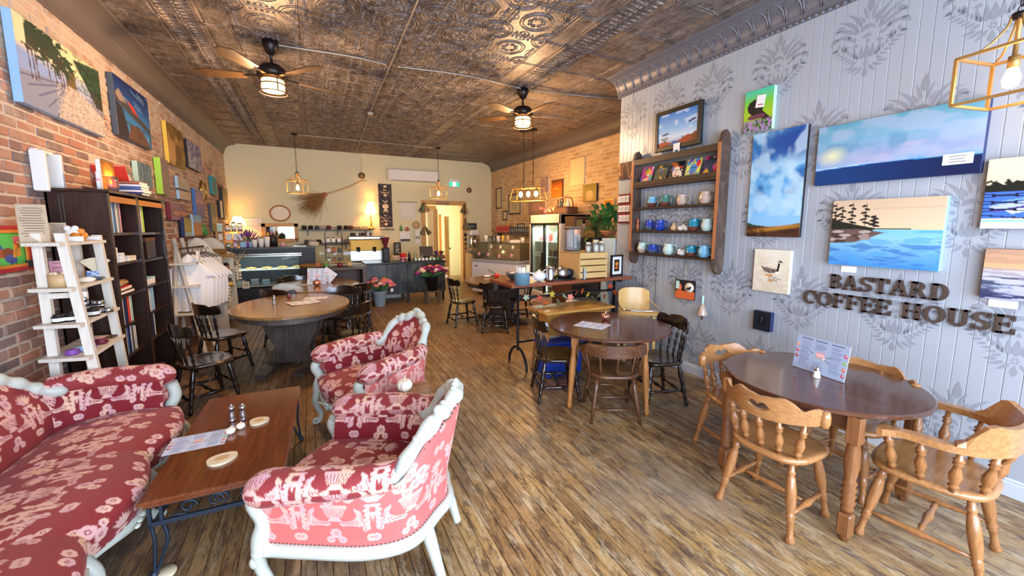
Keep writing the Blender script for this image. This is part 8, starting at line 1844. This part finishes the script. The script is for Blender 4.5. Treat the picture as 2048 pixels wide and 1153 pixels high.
# wooden letters
wood('letter_wood', '#3a2c24', '#54433a', .6, axis=0, scale=5)
def bars(b, L): 
    for x0, z0, x1, z1 in L: b.box(((x0 + x1) / 2, 0, (z0 + z1) / 2), (x1 - x0, .02, z1 - z0))
def bow(b, cx, cz, rx, rz_, t_, a0, a1, tz=None):
    a = np.linspace(R(a0), R(a1), 22); tz = tz or t_ * .6; o_ = [(cx + rx * math.cos(q), cz + rz_ * math.sin(q)) for q in a]; i_ = [(cx + (rx - t_) * math.cos(q), cz + (rz_ - tz) * math.sin(q)) for q in a]
    for k in range(21): b.prism([o_[k], o_[k + 1], i_[k + 1], i_[k]], -.01, .01)
def quad(b, p_): b.prism(p_, -.01, .01)
def letter(ch):
    b = MB().m('letter_wood'); S = .24; s_ = .08     # stem, serif reach; unit height 1
    stem = lambda x: bars(b, [(x, 0, x + .2, 1), (x - s_, 0, x + .2 + s_, .11), (x - s_, .89, x + .2 + s_, 1)])
    w = .8
    if ch == 'B': stem(.1); bow(b, .38, .75, .34, .25, .19, -90, 90, .11); bow(b, .38, .27, .40, .27, .2, -90, 90, .11); bars(b, [(.2, .44, .42, .55), (.2, .89, .4, 1), (.2, 0, .4, .11)])
    elif ch in 'A': quad(b, [(.40, 1), (.56, 1), (.22, .06), (.08, .06)]); quad(b, [(.40, 1), (.62, 1), (.92, .06), (.68, .06)]); bars(b, [(.24, .28, .74, .38), (0, 0, .34, .1), (.58, 0, 1.0, .1)]); w = 1.
    elif ch == 'S': bow(b, .40, .72, .35, .28, .2, 30, 270, .12); bow(b, .40, .28, .37, .28, .2, -150, 90, .12); bars(b, [(.62, .70, .74, 1), (.04, 0, .16, .30)])
    elif ch == 'T': bars(b, [(.34, 0, .56, 1), (.24, 0, .66, .11), (0, .88, .9, 1), (0, .68, .12, .9), (.78, .68, .9, .9)]); w = .9
    elif ch == 'R': stem(.1); bow(b, .38, .73, .36, .27, .2, -90, 90, .11); bars(b, [(.2, .46, .42, .56), (.2, .89, .4, 1), (.66, 0, .98, .11)]); quad(b, [(.38, .5), (.58, .5), (.9, .03), (.68, .03)]); w = .98
    elif ch == 'D': stem(.1); bow(b, .36, .5, .50, .5, .22, -90, 90, .11); bars(b, [(.2, .89, .38, 1), (.2, 0, .38, .11)]); w = .9
    elif ch == 'C': bow(b, .48, .5, .46, .51, .22, 45, 315, .11); bars(b, [(.74, .64, .86, 1)]); w = .9
    elif ch == 'O': bow(b, .5, .5, .5, .51, .22, 0, 360, .10); w = 1.
    elif ch in 'FE':
        stem(.1); bars(b, [(.2, .89, .78, 1), (.68, .72, .78, .9), (.2, .45, .58, .55), (.54, .36, .62, .64)])
        if ch == 'E': bars(b, [(.2, 0, .82, .11), (.72, .1, .82, .30)])
    elif ch == 'H': stem(.1); stem(.68); bars(b, [(.2, .45, .8, .56)]); w = .98
    elif ch == 'U': bars(b, [(.12, .3, .34, 1), (.04, .89, .42, 1), (.70, .3, .86, 1), (.60, .89, .96, 1)]); bow(b, .49, .32, .37, .33, .2, 180, 360, .12); w = .98
    return b, w
def word(txt, y0, y1, z, zh, row):
    ws_ = [(letter(c)[1] if c != ' ' else .45) for c in txt]; tot = sum(ws_) + .06 * (len(txt) - 1); u = 0; n_ = 0
    for c, w in zip(txt, ws_):
        if c != ' ':
            b, _ = letter(c); sx = (y0 - y1) / tot
            for q in b.v: q[:, 0] *= sx; q[:, 2] *= zh
            n_ += 1; simple(b, 'wooden_letter', f'dark wooden letter {c}, {ORD[n_ - 1]} in the {row} row of wall lettering', 'letter', (XR - .014, y0 - u * sx, z), R(-90), 'wooden letters on the grey wall')
        u += w + .06
word('BASTARD', 1.722, 1.026, 1.193, .118, 'upper'); word('COFFEE HOUSE', 1.912, .728, 1.035, .118, 'lower')
# ------------------------------------------------------------------ fans, pendants, conduits
plain('bronze', '#2b2320', .35, metal=.6); plain('frosted', '#ffb868', .5, emit=7.); wood('blade', '#3a2a1c', '#5a4228', .4, axis=0)
def fan(loc, rz, label):
    t = thing('ceiling_fan', label, 'ceiling fan', loc, rz)
    MB().m('bronze').lathe([(.001, 0), (.075, 0), (.08, -.05), (.05, -.12), (.025, -.14)], n=20).obj('canopy', t); MB().m('bronze').cyl((0, 0, -.13), (0, 0, -.25), .015).obj('downrod', t)
    MB().m('bronze').lathe([(.02, -.24), (.10, -.255), (.145, -.30), (.145, -.36), (.09, -.39), (.001, -.395)], n=24).obj('motor', t)
    for k in range(5):
        a = 2 * pi * k / 5; Rm = rotz(a); MB().m('bronze').box(Rm @ np.array([.20, 0, -.365]), (.16, .04, .012), Rm).obj('blade_iron', t)
        q = [(.26, -.055), (.62, -.085), (.72, -.03), (.72, .03), (.62, .075), (.26, .05)]; MB().m('blade').slab(q, -.005, .005, c=(0, 0, -.365), Rm=Rm @ rotx(R(11))).obj('blade', t)
    MB().m('frosted').lathe([(.10, -.40), (.108, -.41), (.108, -.51), (.001, -.515)], n=22).obj('glass_drum', t)
    for z in (-.40, -.45, -.53): MB().m('bronze').ring((0, 0, z), .125 if z > -.5 else .135, .007, 28, 6).obj('cage_ring', t)
    for k in range(4): a = k * pi / 2; MB().m('bronze').cyl((.125 * math.cos(a), .125 * math.sin(a), -.39), (.13 * math.cos(a), .13 * math.sin(a), -.53), .006, n=6).obj('cage_bar', t)
    point('fan_light', (loc[0], loc[1], loc[2] - .62), FANW, '#ffcd98', .12)
FANW = 72
fan((-.294, 5.155, ZC), R(22), 'dark ceiling fan with a caged amber light, over the pedestal table'); fan((2.81, 5.24, ZC), R(60), 'dark ceiling fan with a caged amber light, nearer the doorway side')
plain('gold_frame', '#b08a50', .4, metal=.5)
def pendant(loc, zt, zb, a, label, rz, watts, drop=True, fm='gold_frame'):
    t = thing('pendant_lamp', label, 'lamp', (*loc, 0), rz); h = zt - zb
    for sx in (-1, 1):
        for sy in (-1, 1):
            MB().m(fm).box((sx * a, sy * a, (zt + zb) / 2), (.014, .014, h)).obj('cage_post', t)
            MB().m(fm).tube(smooth_path([(sx * a, sy * a, zt), (sx * a * .55, sy * a * .55, zt + .03), (sx * .03, sy * .03, zt + .12), (sx * .022, sy * .022, zt + .17)], 10), .006, 6).obj('crown_arm', t)
        for z in (zt, zb): MB().m(fm).box((sx * a, 0, z), (.014, 2 * a, .014)).obj('cage_rail', t); MB().m(fm).box((0, sx * a, z), (2 * a, .014, .014)).obj('cage_rail', t)
    MB().m('bronze').lathe([(.001, .19), (.03, .185), (.035, .16), (.001, .15)], n=14, c=(0, 0, zt)).obj('cap', t); MB().m(fm).cyl((0, 0, zt + .16), (0, 0, zb + h * .75), .010).lathe([(.001, 0), (.022, 0), (.022, .06), (.001, .06)], (0, 0, zb + h * .65), 10).obj('socket', t)
    MB().m('bulb').lathe([(.001, 0), (.028, .015), (.034, .05), (.02, .10), (.012, .12)], (0, 0, zb + h * .22), 14).obj('bulb', t)
    ch = MB().m('bronze'); n_ = int((ZC - zt - .19) / .034)
    for k in range(n_): ch.ring((0, 0, zt + .2 + .034 * k), .012, .003, 8, 4, Rm=(rotx(R(90)) if k % 2 else roty(R(90))) @ np.diag([1., 1.7, 1.]) if k % 2 else roty(R(90)) @ np.diag([1.7, 1, 1.]))
    o = ch.obj('chain', t); o['kind'] = 'stuff'; MB().m('bronze').lathe([(.001, 0), (.06, 0), (.055, -.03), (.001, -.035)], n=16, c=(0, 0, ZC)).obj('canopy', t)
    point('pendant_light', (loc[0], loc[1], zb + h * .4), watts, '#ffc888', .04)
pendant((-.235, 9.84), 2.69, 2.43, .16, 'caged pendant lamp hanging before the far wall, left of the twig broom', R(20), 42); pendant((2.91, 9.93), 2.69, 2.43, .16, 'caged pendant lamp hanging in front of the doorway lintel', R(8), 42)
pendant((3.28, .76), 2.60, 2.36, .15, 'large caged pendant lamp nearest the viewer, cut by the right edge', R(-12), 12)
il = thing('island_lamp', 'long caged lamp with three bulbs hung on two rods before the right brick wall', 'lamp', (4.05, 7.30, 0), R(-57))
MB().m('bronze').box((0, 0, ZC - .015), (.34, .12, .03)).obj('canopy', il)
for sx in (-1, 1): MB().m('bronze').cyl((sx * .11, 0, ZC - .02), (sx * .11, 0, 2.52), .007, n=6).obj('rod', il)
for sy in (-1, 1):
    MB().m('gold_frame').box((0, sy * .10, 2.50), (.62, .014, .016)).box((0, sy * .15, 2.25), (.74, .014, .016)).obj('long_rail', il)
    for sx in (-1, 1): MB().m('gold_frame').cyl((sx * .31, sy * .10, 2.50), (sx * .37, sy * .15, 2.25), .008, n=6).obj('corner_post', il)
for sx in (-1, 1): MB().m('gold_frame').box((sx * .31, 0, 2.50), (.014, .2, .016)).obj('end_rail', il); MB().m('gold_frame').box((sx * .37, 0, 2.25), (.014, .3, .016)).obj('end_rail', il)
MB().m('gold_frame').box((0, 0, 2.50), (.62, .05, .02)).obj('spine', il)
for k in (-1, 0, 1): MB().m('bulb').ball((k * .18, 0, 2.38), (.042, .042, .06), 12, 8).obj('bulb', il); MB().m('bronze').cyl((k * .18, 0, 2.44), (k * .18, 0, 2.5), .018).obj('socket', il)
point('island_light', (4.05, 7.30, 2.36), 48, '#ffbe78', .15)
plain('conduit', '#a8a49c', .4, metal=.6); zc_ = ZC - .012
cd = thing('ceiling_conduit', 'thin grey wiring conduits crossing the tin ceiling between the fans', 'conduit', (0, 0, 0))
for pts in ([(.91, 2.6), (.95, 4.8), (1.0, 7.5), (1.15, 11.6)], [(-.25, 5.2), (.5, 5.15), (.9, 5.2)], [(1.05, 5.2), (1.9, 5.1), (2.75, 5.2)], [(2.9, 5.2), (3.6, 5.1), (4.4, 4.9)], [(-.2, 9.84), (1.1, 9.86), (2.9, 9.93)]):
    MB().m('conduit').tube(smooth_path([(x, y, zc_) for x, y in pts], 20), .009, 6).obj('pipe', cd)
MB().m('conduit').box((1.0, 7.45, zc_ - .01), (.08, .08, .03)).obj('junction_box', cd)
